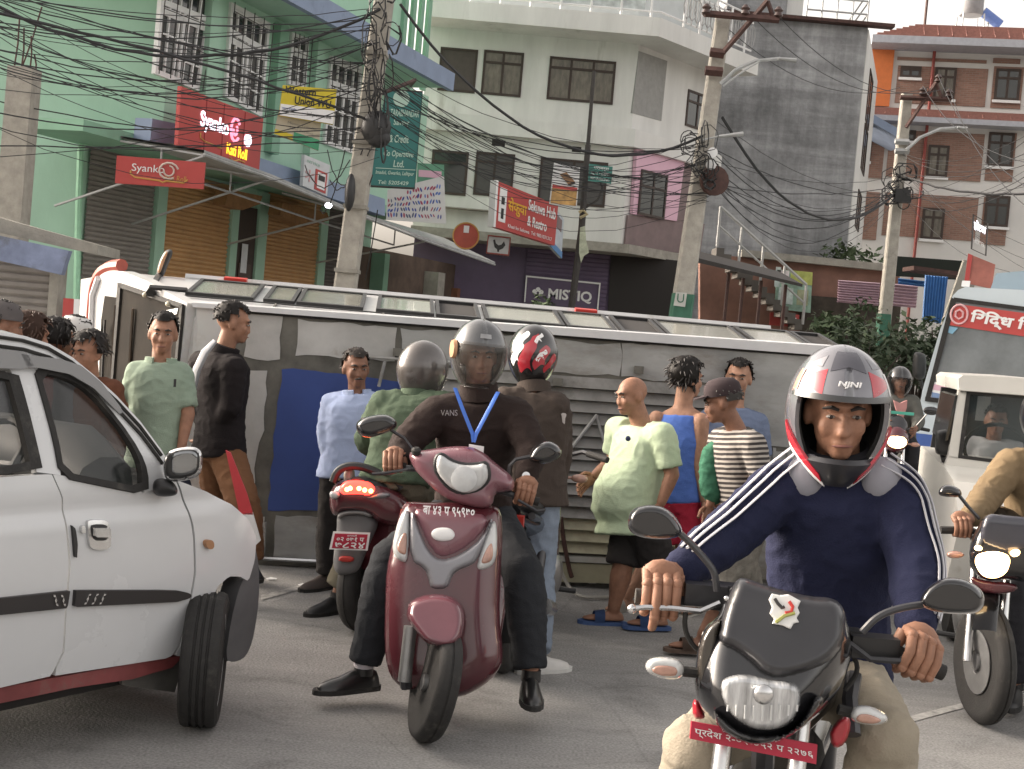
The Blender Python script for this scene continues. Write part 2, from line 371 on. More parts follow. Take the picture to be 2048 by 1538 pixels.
def bil(q, u, v):                      # q = TL, TR, BR, BL in (a,b)
    a = [q[0][k]*(1-u)+q[1][k]*u for k in (0, 1)]; b = [q[3][k]*(1-u)+q[2][k]*u for k in (0, 1)]
    return (a[0]*(1-v)+b[0]*v, a[1]*(1-v)+b[1]*v)
def sub(q, u0, v0, u1, v1): return [bil(q, u0, v0), bil(q, u1, v0), bil(q, u1, v1), bil(q, u0, v1)]
def quad(fr, pts): return [fr.px(*p) for p in pts]
def rq(fr, x0, y0, x1, y1):            # an upright rectangle from two pixel corners
    a0, b0, a1, b1 = fr.rect(x0, y0, x1, y1); return [(a0, b1), (a1, b1), (a1, b0), (a0, b0)]
def window(fr, q, parent, cols=2, tr=.25, frame=.06, fm=None, gm=None, c=.0, sill=None, deep=.06):
    """A framed window set in quad q: frame (part) with panes (sub-parts)."""
    fm = fm or C_wood; gm = gm or C_glass
    W_ = abs(q[1][0]-q[0][0]); H_ = abs(q[0][1]-q[3][1]); fu, fv = frame/W_, frame/H_
    fb = MB()
    def bar(u0, v0, u1, v1, cc=.03): fb.fpoly(fr, sub(q, u0, v0, u1, v1), c-.02, c+cc)
    bar(0, 0, 1, fv); bar(0, 1-fv, 1, 1); bar(0, fv, fu, 1-fv); bar(1-fu, fv, 1, 1-fv)
    rows = [(fv, tr-fv/2), (tr+fv/2, 1-fv)] if tr else [(fv, 1-fv)]
    if tr: bar(fu, tr-fv/2, 1-fu, tr+fv/2, .028)
    for k in range(1, cols):
        for r0, r1 in rows: bar(k/cols-fu/2, r0, k/cols+fu/2, r1, .026)
    win = fb.build('window', fm, parent, smooth=0)
    for k in range(cols):
        u0 = fu if k == 0 else k/cols+fu/2; u1 = 1-fu if k == cols-1 else (k+1)/cols-fu/2
        for r0, r1 in rows:
            MB().fpoly(fr, sub(q, u0, r0, u1, r1), c-deep, c+.008).build('pane', gm, win, smooth=0)
    if sill:
        s = MB(); s.fpoly(fr, sub(q, -.06, 1.004, 1.06, 1.004+sill/H_), c-.02, c+.1); s.build('sill', C_whitepaint, win, smooth=0)
    return win
def wallbox(name, plan, z0, z1, mat, parent):
    return MB().prism([V((x, y, z0)) for x, y in plan], (0, 0, z1-z0)).build(name, mat, parent, smooth=0)
def shutter(fr, a0, b0, a1, b1, c, mat, parent, pitch=.075):
    n = max(4, int((b1-b0)/pitch)); ring = []
    for i in range(n):
        z = b0+(b1-b0)*i/n; d = (b1-b0)/n
        for t, h in ((0, 0), (.35, .022), (.8, .022), (.99, 0)): ring.append((z+d*t, c+h))
    b = MB(); b.rings([[fr.w(a, z, h) for z, h in ring] for a in (a0, a1)], cap=False, closed=False)
    return b.build('shutter', mat, parent, smooth=0, recalc=True)

# ================================================================== green building on the left
TH = radians(18); Y0 = 20.0
o_ = at(300, 590, Y0); o_.z = 0
FG = Frame(o_, (sin(TH), cos(TH), 0)); FS = FG.off(-1.08)      # upper facade / set-back shop fronts
aE = FG.px(857, 200)[0]                                         # far end of the facade
zs = 4.0; ze = 6.55
gb = thing('green_building', 'mint green corner building with roller shutters and white barred windows', 'building', o_)
P2 = lambda a, c: FG.w(a, 0, c).xy[:]
far = 12
wallbox('upper_wall', [P2(0, 0), P2(aE, 0), P2(aE, -far), (o_.x-16, o_.y+far*.9), (o_.x-16, o_.y)], zs, ze, C_green, gb)
xl = at(155, 450, Y0).x; lowA = (xl-o_.x)/FG.u.x
a155 = FS.px(158, 450)[0]; Pl = FS.w(a155, 0)
wallbox('lower_wall', [(Pl.x, Pl.y), P2(aE, -1.08), P2(aE, -far), (o_.x-16, o_.y+far*.9), (o_.x-16, Pl.y)], 0, zs-.003, C_green, gb)
wallbox('slab', [P2(-1.9, .02), P2(aE+.1, .02), P2(aE+.1, -1.1), P2(-1.9, -1.1)], zs-.16, zs-.006, C_greenD, gb)
# top floor set back over the eave slab
wallbox('top_wall', [P2(3.0, -.6), P2(aE-.1, -.6), P2(aE-.1, -far), (o_.x-10, o_.y+far*.9), (o_.x-10, o_.y+1)], ze+.31, ze+4, C_green, gb)
for x in (805, 822, 838, 853): 
    a = FG.off(-.6).px(x, 40)[0]; MB().fbox(FG, a-.09, ze+.31, a+.09, ze+4, -.6, -.52).build('pilaster', C_greenD, gb, smooth=0)
FE = FG.off(1.0)
eq = [FE.px(640, -34), FE.px(912, 135), FE.px(906, 167), FE.px(600, -6)]
b = MB(); b.fpoly(FE, [(-1.5, ze+.3), (FE.px(911, 140)[0], ze+.3), (FE.px(908, 166)[0], ze-.06), (-1.5, ze-.06)], -.12, 0); b.build('eave_fascia', C_bluegrey, gb, smooth=0)
b = MB(); b.prism([FE.w(-1.5, ze+.003, -.123), FE.w(FE.px(908, 166)[0], ze+.003, -.123), FG.w(aE+.6, ze+.003, -far), FG.w(-1.5, ze+.003, -far)], (0, 0, .29)); b.build('eave_slab', C_green, gb, smooth=0)
# band of blue grey paint at the first floor slab and vertical ribs between the windows
b = MB(); b.fpoly(FG, [FG.off(.3).px(*p) for p in ((512, 313), (770, 398), (770, 432), (512, 346))], .02, .3); b.build('slab_band', C_bluegrey, gb, smooth=0)
b = MB(); b.fpoly(FG, [FG.off(.3).px(*p) for p in ((305, 237), (352, 247), (350, 288), (300, 284))], .02, .3); b.build('slab_band', C_bluegrey, gb, smooth=0)
for x0, x1 in ((398, 420), (540, 556), (618, 634)):
    a0, a1 = FG.px(x0, 150)[0], FG.px(x1, 150)[0]
    MB().fbox(FG, a0, zs+.3, a1, ze-.08, -.02, .14).build('pilaster', C_greenD if x0 == 540 else C_green, gb, smooth=0)
# white barred windows
for q, cols, rows in (([(322, -60), (422, -20), (393, 182), (305, 147)], 5, 3), ([(458, 4), (536, 46), (519, 234), (445, 193)], 5, 3),
                      ([(580, 64), (614, 78), (607, 176), (572, 168)], 2, 2), ([(659, 111), (721, 133), (705, 308), (644, 287)], 4, 3)):
    Q = quad(FG, q); W_ = Q[1][0]-Q[0][0]; H_ = Q[0][1]-Q[3][1]
    fu, fv = .07/W_, .07/H_; fb = MB()
    def bar(u0, v0, u1, v1, c=.05): fb.fpoly(FG, sub(Q, u0, v0, u1, v1), -.02, c)
    bar(0, 0, 1, fv); bar(0, 1-fv, 1, 1); bar(0, fv, fu, 1-fv); bar(1-fu, fv, 1, 1-fv); bar(fu, .27, 1-fu, .27+fv*1.2, .048)
    for k in range(1, cols): bar(k/cols-fu*.28, fv, k/cols+fu*.28, 1-fv, .044)
    bar(.5-fu*.5, .3, .5+fu*.5, 1-fv, .046)
    for k in range(rows): bar(fu, .4+.55*k/rows, 1-fu, .4+.55*k/rows+fv*.35, .04)
    bar(fu, .34, 1-fu, .40, .042); bar(fu, .05, 1-fu, .085, .042)
    w_ = fb.build('window', C_whitepaint, gb, smooth=0)
    MB().fpoly(FG, sub(Q, fu*.5, fv*.5, 1-fu*.5, 1-fv*.5), -.015, .012).build('pane', C_glass, w_, smooth=0)
    cg = MB()                                                     # iron cage in front
    for k in range(5): p0, p1 = bil(Q, k/4, 0), bil(Q, k/4, 1); cg.tube([FG.w(*p0, .11), FG.w(*p1, .11)], .008, 4)
    for k in range(4): p0, p1 = bil(Q, 0, .1+k*.27), bil(Q, 1, .1+k*.27); cg.tube([FG.w(*p0, .12), FG.w(*p1, .12)], .007, 4)
    cg.build('window_bars', C_darksteel, w_, smooth=0, kind='stuff')
# shop fronts below
sh = lambda x0, x1, yt, mat, ym=480: shutter(FS, FS.px(x0, ym)[0], .12, FS.px(x1, ym)[0], FS.px((x0+x1)/2, yt)[1], .02, mat, gb)
sh(166, 300, 300, C_shut_g, 450); sh(319, 452, 352, C_shut_o); sh(524, 632, 392, C_shut_o, 500); sh(646, 700, 420, C_shut_d, 500)
for x0, x1 in ((300, 319), (452, 466), (506, 524), (632, 646)):
    a0, a1 = FS.px(x0, 490)[0], FS.px(x1, 490)[0]; MB().fbox(FS, a0, .12, a1, zs-.2, -.02, .09).build('pilaster', C_green, gb, smooth=0)
a0, a1 = FS.px(467, 490)[0], FS.px(505, 490)[0]; zt = FS.px(485, 412)[1]
d_ = MB().fbox(FS, a0, .13, a1, zt, .0, .05).build('door', C_wood, gb, smooth=0)
for z0, z1 in ((.25, .95), (1.05, 1.75), (1.85, 2.45)): MB().fbox(FS, a0+.12, z0, a1-.12, z1, .05, .075).build('panel', M('door_panel', (.07, .045, .035), .5), d_, smooth=0, bevel=.01)
MB().fbox(FS, FS.px(476, 500)[0], FS.px(476, 545)[1], FS.px(488, 500)[0], FS.px(480, 487)[1], .076, .08).build('notice', M('paper_notice', (.62, .64, .66), .8), d_, smooth=0)
# dark recess under the far end of the canopy and its posts
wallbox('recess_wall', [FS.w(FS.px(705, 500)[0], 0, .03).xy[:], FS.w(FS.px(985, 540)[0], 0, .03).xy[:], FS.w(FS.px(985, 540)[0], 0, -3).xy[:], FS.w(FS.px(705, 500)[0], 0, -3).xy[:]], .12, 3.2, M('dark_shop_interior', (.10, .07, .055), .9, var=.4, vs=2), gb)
MB().fbox(FS, FS.px(742, 500)[0], .12, FS.px(752, 500)[0], 3.1, .03, .35).build('column', C_greenD, gb, smooth=0)
MB().fbox(FS, FS.px(848, 530)[0], .12, FS.px(862, 530)[0], 2.9, .03, .4).build('column', C_conc2, gb, smooth=0)
MB().fbox(FS, FS.px(905, 530)[0], .12, FS.px(975, 530)[0], 2.6, .03, .2).build('brown_wall', M('brown_plaster', (.20, .085, .05), .8, var=.25), gb, smooth=0)
# tin canopy
FC = FG.off(1.25); cz = [(408, 305), (540, 352), (700, 420), (850, 478), (990, 527)]
out = [FC.w(*FC.px(*p)) for p in cz]; inn = [FG.w(FC.px(*p)[0]-.2, zs-.12-.07*i, .03) for i, p in enumerate(cz)]
b = MB(); b.rings([out, inn, [p+V((0, 0, .03)) for p in inn], [p+V((0, 0, .035)) for p in out]], cap=False, closed=False); b.rings([[p+V((0, 0, .035)) for p in out], out], cap=False, closed=False)
can = b.build('canopy', C_steel, gb, smooth=0)
b = MB(); b.tube([p+V((0, 0, -.03)) for p in out], .025, 6)
for p, q in zip(out, inn): b.tube([p+V((0, 0, -.04)), q+V((0, 0, -.04))], .018, 5)
for p, q in zip(out[:4], inn): 
    r = FS.w(FC.px(*cz[out.index(p)])[0]-.2, q.z-1.0, .1); b.tube([p+V((0, 0, -.05)), r], .02, 5)
    b.tube([p+(q-p)*.5+V((0, 0, -.05)), p+(q-p)*.5+V((0, 0, -.35)), ], .015, 5)
b.tube([p+(q-p)*.5+V((0, 0, -.35)) for p, q in zip(out[:4], inn)], .018, 5)
b.build('canopy_truss', C_steel, can, smooth=30)
# green drain pipe at the corner
FP = FS.off(.12)
b = MB(); b.tube([FP.w(*FP.px(*p)) for p in ((153, 600), (157, 420), (161, 300), (164, 290), (172, 285), (230, 292), (275, 297))], .05, 8); b.build('drain_pipe', M('pipe_green', (.36, .66, .46), .5), gb)
# bay of dark wood signboards/awnings rolled up over ochre shutters
for pts in ([(452, 378), (520, 392), (515, 408), (480, 420), (445, 410)], [(560, 405), (650, 425), (655, 440), (600, 455), (555, 430)]):
    b = MB(); b.fpoly(FS, quad(FS.off(.5), pts), .3, .55); b.build('rolled_awning', M('ochre_canvas', (.30, .16, .07), .9, var=.25), gb, smooth=0)

# ================================================================== low shop with concrete slab at far left
FL = Frame(at(0, 700, 15.0)*1, (1, 0.10, 0)); FL.o.z = 0
ls = thing('low_shop', 'low concrete shop with a blue valance and grey shutter behind the white car', 'building', FL.w(0, 0))
b = MB(); b.fpoly(FL, [FL.px(*p) for p in ((-60, 418), (40, 447), (198, 490), (198, 510), (150, 500), (-60, 452))], -1.2, .1); b.build('slab', C_conc2, ls, smooth=0)
b = MB(); b.fpoly(FL, [FL.px(*p) for p in ((-60, 458), (155, 505), (140, 552), (-60, 506))], .25, .42); b.build('valance', M('blue_valance', (.20, .24, .36), .7, var=.35, vs=3, dirt=((.12, .13, .15), 2.2, .5)), ls, smooth=0, bevel=.05)
a0, a1 = FL.px(-60, 600)[0], FL.px(100, 600)[0]
shutter(FL, a0, .05, a1, FL.px(40, 500)[1], 0, C_shut_g, ls, .085)
b = MB(); b.fbox(FL, a1, .02, FL.px(118, 600)[0], FL.px(118, 500)[1], -.3, .1); b.fbox(FL, a0, .02, a1, FL.px(40, 495)[1], -.3, -.05); b.build('wall', C_conc2, ls, smooth=0)
# unfinished pillar with reinforcing bars
b = MB(); p0, p1 = at(22, 440, 17), at(50, 137, 17); s = .165
b.box8([V((p0.x+i*s, 17+j*s, p0.z-2.2)) for i, j in ((-1, -1), (1, -1), (1, 1), (-1, 1))]+[V((p1.x+i*s*.95, 17+j*s, p1.z)) for i, j in ((-1, -1), (1, -1), (1, 1), (-1, 1))])
pl = thing('concrete_pillar', 'unfinished square concrete pillar with bare iron bars sticking up', 'pillar', V((p0.x, 17, p0.z-2.2)))
b.build('shaft', C_pole, pl, smooth=0)
for i, (dx, dy, tx, ty) in enumerate(((-.1, -.1, 45, 38), (.0, -.12, 55, 60), (.1, -.1, 68, 75), (-.1, .1, 78, 10), (.1, .1, 63, 105))):
    q = V((p1.x+dx, 17+dy, p1.z-.05)); t = at(tx, ty, 17); t.y = 17+dy; b = MB(); b.tube([q, q+(t-q)*.5+V((.015, 0, 0)), t], .011, 5); b.build('rebar', C_rust, pl)

# ================================================================== white building in the middle
FWb = Frame((0, 34, 0), (1, 0, 0)); wb = thing('white_building', 'white plastered house with brown windows and a railed balcony', 'building', (2, 34, 0))
xa = FWb.px(838, 300)[0]; xc = FWb.px(1268, 200)[0]
F2 = Frame((xc, 34, 0), (.62, .785, 0)); a2 = F2.px(1418, 300)[0]; e2 = F2.w(a2, 0)
zl = FWb.px(1100, 272)[1]; zt = FWb.px(1060, 62)[1]; zg = FWb.px(1150, 482)[1]
body = [(xa, 34), (xc, 34), (e2.x, e2.y), (e2.x-3, e2.y+8), (xa, 44)]
wallbox('first_floor_wall', body, zg, zl, C_white, wb)
wallbox('second_floor_wall', body, zl+.003, zt, C_white, wb)
wallbox('ground_floor_wall', [(xa, 34.9), (xc+.2, 34.9), (e2.x-.3, e2.y+.6), (e2.x-3, e2.y+8), (xa, 44)], 0, zg-.003, C_purple, wb)
def ledge(name, z0, z1, pr, mat, x0=xa, pr2=None):
    n2 = F2.n; q = [V((x0, 34-pr, 0)), V((xc+pr*.35, 34-pr, 0)), F2.w(a2+.3, 0, pr2 or pr), F2.w(a2+.3, 0, -1), V((xc, 35, 0)), V((x0, 35, 0))]
    return wallbox(name, [p.xy[:] for p in q], z0, z1, mat, wb)
ledge('floor_ledge', zl-.12, zl+.32, .25, C_white); ledge('ground_ledge', zg-.22, zg+.002, .5, C_conc2)
ledge('balcony_slab', zt-.1, zt+.35, 1.1, C_white)
wallbox('top_floor_wall', [(p[0], p[1]+1.2) for p in body], zt+.353, zt+5, M('pale_tiles', (.50, .53, .53), .5, var=.08, vs=3), wb)
# balcony railing: posts, rails and lozenge panels
def balpts(x, z, pr=1.02): return V((x, 34-pr, z))
rl = MB(); rz = zt+.38
xs = [xa+.3+i*(xc-xa)/7.2 for i in range(8)]
for z in (rz+.12, rz+.85, rz+1.02): rl.tube([balpts(xs[0], z), balpts(xc+.4, z), F2.w(a2, z, 1.0)], .025, 6)
rail = rl.build('balcony_rail', C_whitepaint, wb)
for x in xs: MB().tube([balpts(x, rz-.02), balpts(x, rz+1.02)], .03, 6).build('post', C_whitepaint, rail)
for k in range(5): MB().tube([F2.w(.4+a2*k/5, rz-.02, 1.0), F2.w(.4+a2*k/5, rz+1.02, 1.0)], .03, 6).build('post', C_whitepaint, rail)
gp = MB(); gp.box(((xs[0]+xc)/2, 34-.97, rz+.48), (xc-xs[0], .02, .66)); gp.build('panel', M('etched_panel', (.5, .54, .54), .35, var=.3, vs=5), rail, smooth=0)
lz = MB()
for i in range(14):
    x = xs[0]+.5+i*(xc-xs[0]-.6)/14; z = rz+.5; pts = [V((x+.13*cos(k*pi/2), 33.0, z+.13*sin(k*pi/2))) for k in range(5)]; lz.tube(pts, .02, 4)
for k in range(14):
    a = .5+a2*k/15; ring = [F2.w(a+.16*cos(t*pi/4), rz+.5+.3*sin(t*pi/4), 1.0) for t in range(9)]; lz.tube(ring, .018, 4); lz.tube([F2.w(a, rz+.1, 1.0), F2.w(a, rz+.9, 1.0)], .014, 4)
lz.build('scrollwork', M('grey_iron', (.33, .33, .33), .6), rail, kind='stuff')
# windows
Z2 = zoomer(600, 0, .3902)
def wz(x0, y0, x1, y1, **k): 
    (p0, p1) = Z2([(x0, y0), (x1, y1)]); return window(FWb, rq(FWb, *p0, *p1), wb, **k)
wz(722, 240, 895, 480, cols=1, tr=0, gm=M('brown_door', (.07, .055, .05), .6, var=.2)); wz(945, 255, 1130, 500, cols=2, tr=.27, gm=C_curt); wz(1282, 288, 1602, 538, cols=3, tr=.25, gm=C_curt)
wz(680, 765, 848, 1005, cols=1, tr=.27); wz(905, 775, 1085, 1015, cols=2, tr=.22, gm=M('dark_mesh', (.075, .072, .07), .6, var=.15)); wz(1235, 805, 1560, 1065, cols=2, tr=0, gm=M('dark_mesh', (.075, .072, .07)))
for x0, y0, x1, y1 in ((985, 715, 1050, 752), (1395, 750, 1440, 782)):
    (p0, p1) = Z2([(x0, y0), (x1, y1)]); MB().fpoly(FWb, rq(FWb, *p0, *p1), -.05, .012).build('vent', C_black, wb, smooth=0)
b = MB(); (p,) = Z2([(1005, 735)]); a, z = FWb.px(*p); 
b.box((a, 33.99, z), (1.5, .008, .5)); b.build('soot_stain', M('soot', (.07, .065, .06), .95, var=.4, vs=4), wb, smooth=0) if 0 else b.bm.free()
# ledge under the first floor windows at the left and diamond netting beside the green house
b = MB(); (p0, p1) = Z2([(640, 1060), (990, 1085)]); a0, z0, a1, z1 = FWb.rect(*p0, *p1); b.fbox(FWb, a0, z0, a1, z1, .0, .4); b.build('window_ledge', C_conc2, wb, smooth=0)
# canted corner: open loggia, pier, window, pink boards, mauve plaster
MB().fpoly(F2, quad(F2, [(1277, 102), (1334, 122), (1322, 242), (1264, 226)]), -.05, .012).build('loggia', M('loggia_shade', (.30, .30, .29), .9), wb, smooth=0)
window(F2, rq(F2, 1376, 178, 1412, 265), wb, cols=2, tr=.3)
MB().fpoly(F2, quad(F2, [(1268, 272), (1364, 308), (1346, 442), (1258, 428)]), .02, .12).build('pink_board', C_pink, wb, smooth=0)
MB().fpoly(F2, quad(F2, [(1252, 430), (1405, 448), (1395, 512), (1246, 490)]), .015, .07).build('plaster_panel', C_mauve, wb, smooth=0)
window(F2.off(.13), rq(F2.off(.13), 1283, 338, 1327, 440), wb, cols=2, tr=.35)
MB().fpoly(F2, quad(F2, [(1364, 310), (1412, 325), (1400, 447), (1347, 440)]), .02, .06).build('ribbed_panel', C_mauve, wb, smooth=0)
# shop front with frame and lettering on purple boards
FM_ = Frame((0, 34.86, 0), (1, 0, 0))
shutter(FM_, FM_.px(1050, 560)[0], .2, FM_.px(1215, 560)[0], FM_.px(1130, 502)[1], 0, C_purple, wb, .11)
sgn = thing('shop_sign', 'purple shop sign with a white outline and white capital letters', 'sign', FM_.w(*FM_.px(1125, 610)))
q = quad(FM_, [(1052, 551), (1201, 566), (1196, 620), (1048, 604)])
fb = MB()
for u0, v0, u1, v1 in ((0, 0, 1, .06), (0, .06, .018, 1), (.982, .06, 1, 1)): fb.fpoly(FM_, sub(q, u0, v0, u1, v1), .05, .09)
fb.build('outline', C_letW, sgn, smooth=0)
MB().fpoly(FM_, sub(q, .02, .07, .98, 1), .035, .05).build('board', C_purple, sgn, smooth=0)
lettering(FM_, '\u273f MISTIQ', bil(q, .1, .8)[0], bil(q, .1, .86)[1], bil(q, .9, .8)[0], bil(q, .9, .36)[1], .052, C_letW, sgn, bold=.03)
MB().fpoly(FM_, quad(FM_, [(1222, 505), (1360, 522), (1345, 640), (1215, 625)]), .01, .04).build('dark_opening', C_black, wb, smooth=0)

# ================================================================== bare concrete block
c0, c1 = at(1432, 300, 42), at(1712, 300, 42)
cb = thing('concrete_block', 'tall blank grey concrete building streaked with damp', 'building', (c0.x+3, 42, 0))
zc = at(1580, 42, 42).z
e = at(1741, 300, 50)
wallbox('wall', [(c0.x-.8, 42), (c1.x, 42), (e.x, 50), (c0.x-.8, 52)], 0, zc, C_conc, cb)
FSd = Frame((c1.x, 42, 0), (e.x-c1.x, 8, 0))
MB().fbox(FSd, .05, 1, 8, zc-.05, .004, .03).build('side_wall', C_white, cb, smooth=0)
for y0, y1 in ((120, 215), (275, 345), (430, 480)):
    a0, b0 = FSd.px(1722, y1); a1, b1 = FSd.px(1735, y0); window(FSd.off(.035), [(2.6, b1), (4.8, b1), (4.8, b0), (2.6, b0)], cb, cols=2, tr=0)
b = MB(); b.box(((c0.x+c1.x)/2+.3, 41.9, zc+.07), (c1.x-c0.x+.9, .4, .10)); b.build('coping', C_rust, cb, smooth=0)
p0 = at(1452, 35, 44); p1 = at(1572, 35, 44); b = MB(); b.box(((p0.x+p1.x)/2, 46, zc+1.5), (p1.x-p0.x, 4, 3)); b.build('roof_room', C_conc, cb, smooth=0)
b = MB(); b.box(((p0.x+p1.x)/2+.9, 46.2, zc+1.5), (1.2, 4.2, 2.98)); b.build('roof_room_wall', C_white, cb, smooth=0)
for y in (4, 30):
    pass
b = MB()
for z in (.45, .85, 1.2): b.tube([V((p1.x+.3, 42.2, zc+z)), V((c1.x, 42.2, zc+z)), V((c1.x+.5, 48, zc+z))], .03, 5)
for k in range(5): x = p1.x+.3+(c1.x-p1.x-.3)*k/4; b.tube([V((x, 42.2, zc)), V((x, 42.2, zc+1.2))], .03, 5)
b.build('roof_rail', C_steel, cb)
# eave on the far side of the block
b = MB(); b.box8([V(p) for p in [(e.x-.3, 49.5, zc-1.5), (e.x+1.2, 49.5, zc-2.2), (e.x+1.2, 52, zc-2.2), (e.x-.3, 52, zc-1.5), (e.x-.3, 49.5, zc-1.2), (e.x+1.2, 49.5, zc-1.9), (e.x+1.2, 52, zc-1.9), (e.x-.3, 52, zc-1.2)]]); b.build('side_eave', C_bluegrey, cb, smooth=0)
# ================================================================== brick building on the right
FB4 = Frame(at(1700, 600, 52), (.976, -.217, 0)); FB4.o.z = 0
bb = thing('brick_building', 'long brick and white building with red tiled eaves under the pale sky', 'building', FB4.w(4, 0))
Z3 = zoomer(1250, 0, .4552)
def r3(x0, y0, x1, y1): (p0, p1) = Z3([(x0, y0), (x1, y1)]); return rq(FB4, *p0, *p1)
ztop = FB4.px(1850, 92)[1]
pw = [FB4.w(-1.2, 0, 0), FB4.w(16, 0, 0), FB4.w(16, 0, -9), FB4.w(-1.2, 0, -9)]
wallbox('wall', [p.xy[:] for p in pw], 0, ztop, M('white_facade', (.66, .65, .63), .85, var=.05, vs=1), bb)
for r in ((1200, 288, 1580, 470), (1197, 250, 1588, 280), (1618, 256, 1735, 282), (1622, 292, 1735, 480), (1045, 565, 1127, 785), (1165, 570, 1560, 800), (1600, 580, 1700, 800), (1020, 840, 1102, 1055), (1145, 845, 1535, 1060), (1578, 865, 1668, 1080)):
    MB().fpoly(FB4, r3(*r), .004, .05).build('brick_panel', C_brick, bb, smooth=0)
for r in ((1212, 290, 1298, 345), (1366, 296, 1445, 440), (1632, 302, 1728, 445), (1035, 565, 1077, 710), (1235, 572, 1275, 622), (1335, 637, 1413, 780), (1600, 582, 1698, 735), (1008, 842, 1046, 980), (1310, 912, 1393, 1055), (1586, 857, 1680, 1000)):
    window(FB4.off(.07), r3(*r), bb, cols=1 if r[2]-r[0] < 70 else 2, tr=.3, frame=.09, gm=C_curt if r[0] in (1366, 1335, 1310) else C_glass, sill=.1)
def roofband(x0, yt, x1, yb, xl, out=.9, fasc=.28):   # tiled pent roof: four corners from pixels on its outer edge
    a0, zb = FB4.px(*Z3([(x0, yb)])[0]); zt_ = FB4.px(*Z3([(x0+60, yt)])[0])[1]; a1 = 15.5
    b = MB(); b.box8([FB4.w(a0, zb, 0.002), FB4.w(a1, zb, .002), FB4.w(a1, zb, out), FB4.w(a0, zb, out), FB4.w(a0+xl, zt_, .002), FB4.w(a1, zt_, .002), FB4.w(a1, zt_, .12), FB4.w(a0+xl, zt_, .12)])
    rf = b.build('tiled_roof', C_tile, bb, smooth=0)
    t = MB(); nrow = 7
    for k in range(nrow):
        f = (k+.5)/nrow; z = zb+(zt_-zb)*f; c = out+(.12-out)*f; t.fbox(FB4, a0+xl*f, z-.03, a1, z+.045, c-.05, c+.05)
    nt_ = int((a1-a0)/.5)
    for k in range(nt_): a = a0+xl+.2+k*.5; t.tube([FB4.w(a, zb+.05, out), FB4.w(a, zt_, .13)], .02, 5)
    t.build('tile', C_tile, rf, kind='stuff')
    MB().fbox(FB4, a0-.05, zb-fasc, a1, zb-.003, .003, out+.04).build('fascia', M('grey_fascia', (.36, .37, .41), .7), bb, smooth=0)
roofband(1088, 108, 1753, 186, 1.6, 1.3); roofband(1043, 476, 1753, 516, .1, .8, .2)
MB().fpoly(FB4, r3(1065, 215, 1160, 470), .052, .12).build('orange_wall', C_orange, bb, smooth=0)
b = MB(); a, _z = FB4.px(*Z3([(1312, 700)])[0]); b.tube([FB4.w(a, 1, .14), FB4.w(a, ztop+.1, .14)], .06, 6); b.build('drain_pipe', C_redpipe, bb)
a = FB4.px(*Z3([(1325, 60)])[0])[0]; MB().tube([FB4.w(a, ztop-.5, -.5), FB4.w(a, ztop+2.2, -.5)], .05, 5).build('chimney_pipe', C_rust, bb)
# water tank and solar heater on its roof
tk = thing('water_tank', 'grey water tank on a steel frame on the brick building roof', 'water tank', FB4.w(FB4.px(1940, 40)[0], ztop, -1.5))
ft = FB4.off(-1.5); a0, z0, a1, z1 = ft.rect(1922, 2, 1962, 46); z0 = ztop
b = MB(); cx = ft.w((a0+a1)/2, 0); b.lathe((cx.x, cx.y, z1-.55), (0, 0, 1), ((.42, 0), (.45, .05), (.45, .7), (.4, .9), (.1, .95)), 16); b.build('tank', M('grey_tank', (.25, .25, .26), .6), tk)
for i, j in ((-1, -1), (1, -1), (1, 1), (-1, 1)): MB().tube([(cx.x+i*.45, cx.y+j*.4, z0), (cx.x+i*.4, cx.y+j*.4, z1-.53)], .03, 5).build('leg', C_steel, tk)
hp = at(1978, 35, cx.y); ht = thing('solar_heater', 'blue solar water heater beside the grey roof tank', 'solar heater', (hp.x, cx.y, ztop))
MB().tube([hp+V((-.25, 0, .2)), hp+V((.45, 0, -.25))], .2, 10).build('barrel', M('blue_barrel', (.12, .2, .5), .4), ht)
MB().tube([(hp.x-.1, cx.y, ztop-.02), hp], .04, 5).build('stand', C_steel, ht)

# ================================================================== small things between the buildings
def sheet(fr, pts, c0, c1, name, mat, label, cat, group=None, **k):
    o = MB().fpoly(fr, quad(fr, pts), c0, c1).build(name, mat, smooth=0, **k); return tag(o, label, cat, group)
FQ = Frame((0, 30, 0), (1, 0, 0))
pw_ = thing('boundary_wall', 'peach plastered boundary wall below the concrete block', 'wall', FQ.w(FQ.px(1600, 700)[0], 0))
for nm, pts, mt, c in (('wall', [(1400, 506), (1800, 545), (1785, 760), (1400, 760)], C_peach, 0), ('coping', [(1480, 500), (1800, 532), (1800, 546), (1480, 514)], C_conc2, .25), ('lower_wall', [(1600, 590), (1800, 605), (1785, 760), (1600, 760)], M('dark_bank', (.06, .05, .04), .95, var=.4, vs=4), .1)):
    MB().fpoly(FQ, quad(FQ, pts), -.3, c).build(nm, mt, pw_, smooth=0)
def corrug(pts, label, mat, Y, vertical=False, n=9, name='corrugated_sheet'):
    f = Frame((0, Y, 0), (1, 0, 0)); q = quad(f, pts); ring = []
    for i in range(n*4+1): ring.append((i/(n*4), .03*sin(i*pi/2)))
    b = MB(); 
    for s_ in (0, 1):
        pass
    rr = [[f.w(*(bil(q, t, s_) if vertical else bil(q, s_, t)), h) for t, h in ring] for s_ in (0, 1)]
    b.rings(rr, cap=False, closed=False); return tag(b.build(name, mat, smooth=0), label, 'metal sheet')
corrug([(1676, 560), (1760, 566), (1757, 612), (1674, 604)], 'pink corrugated sheet left of the far green footed pole', M('pink_tin', (.50, .36, .42), .6, var=.1), 29)
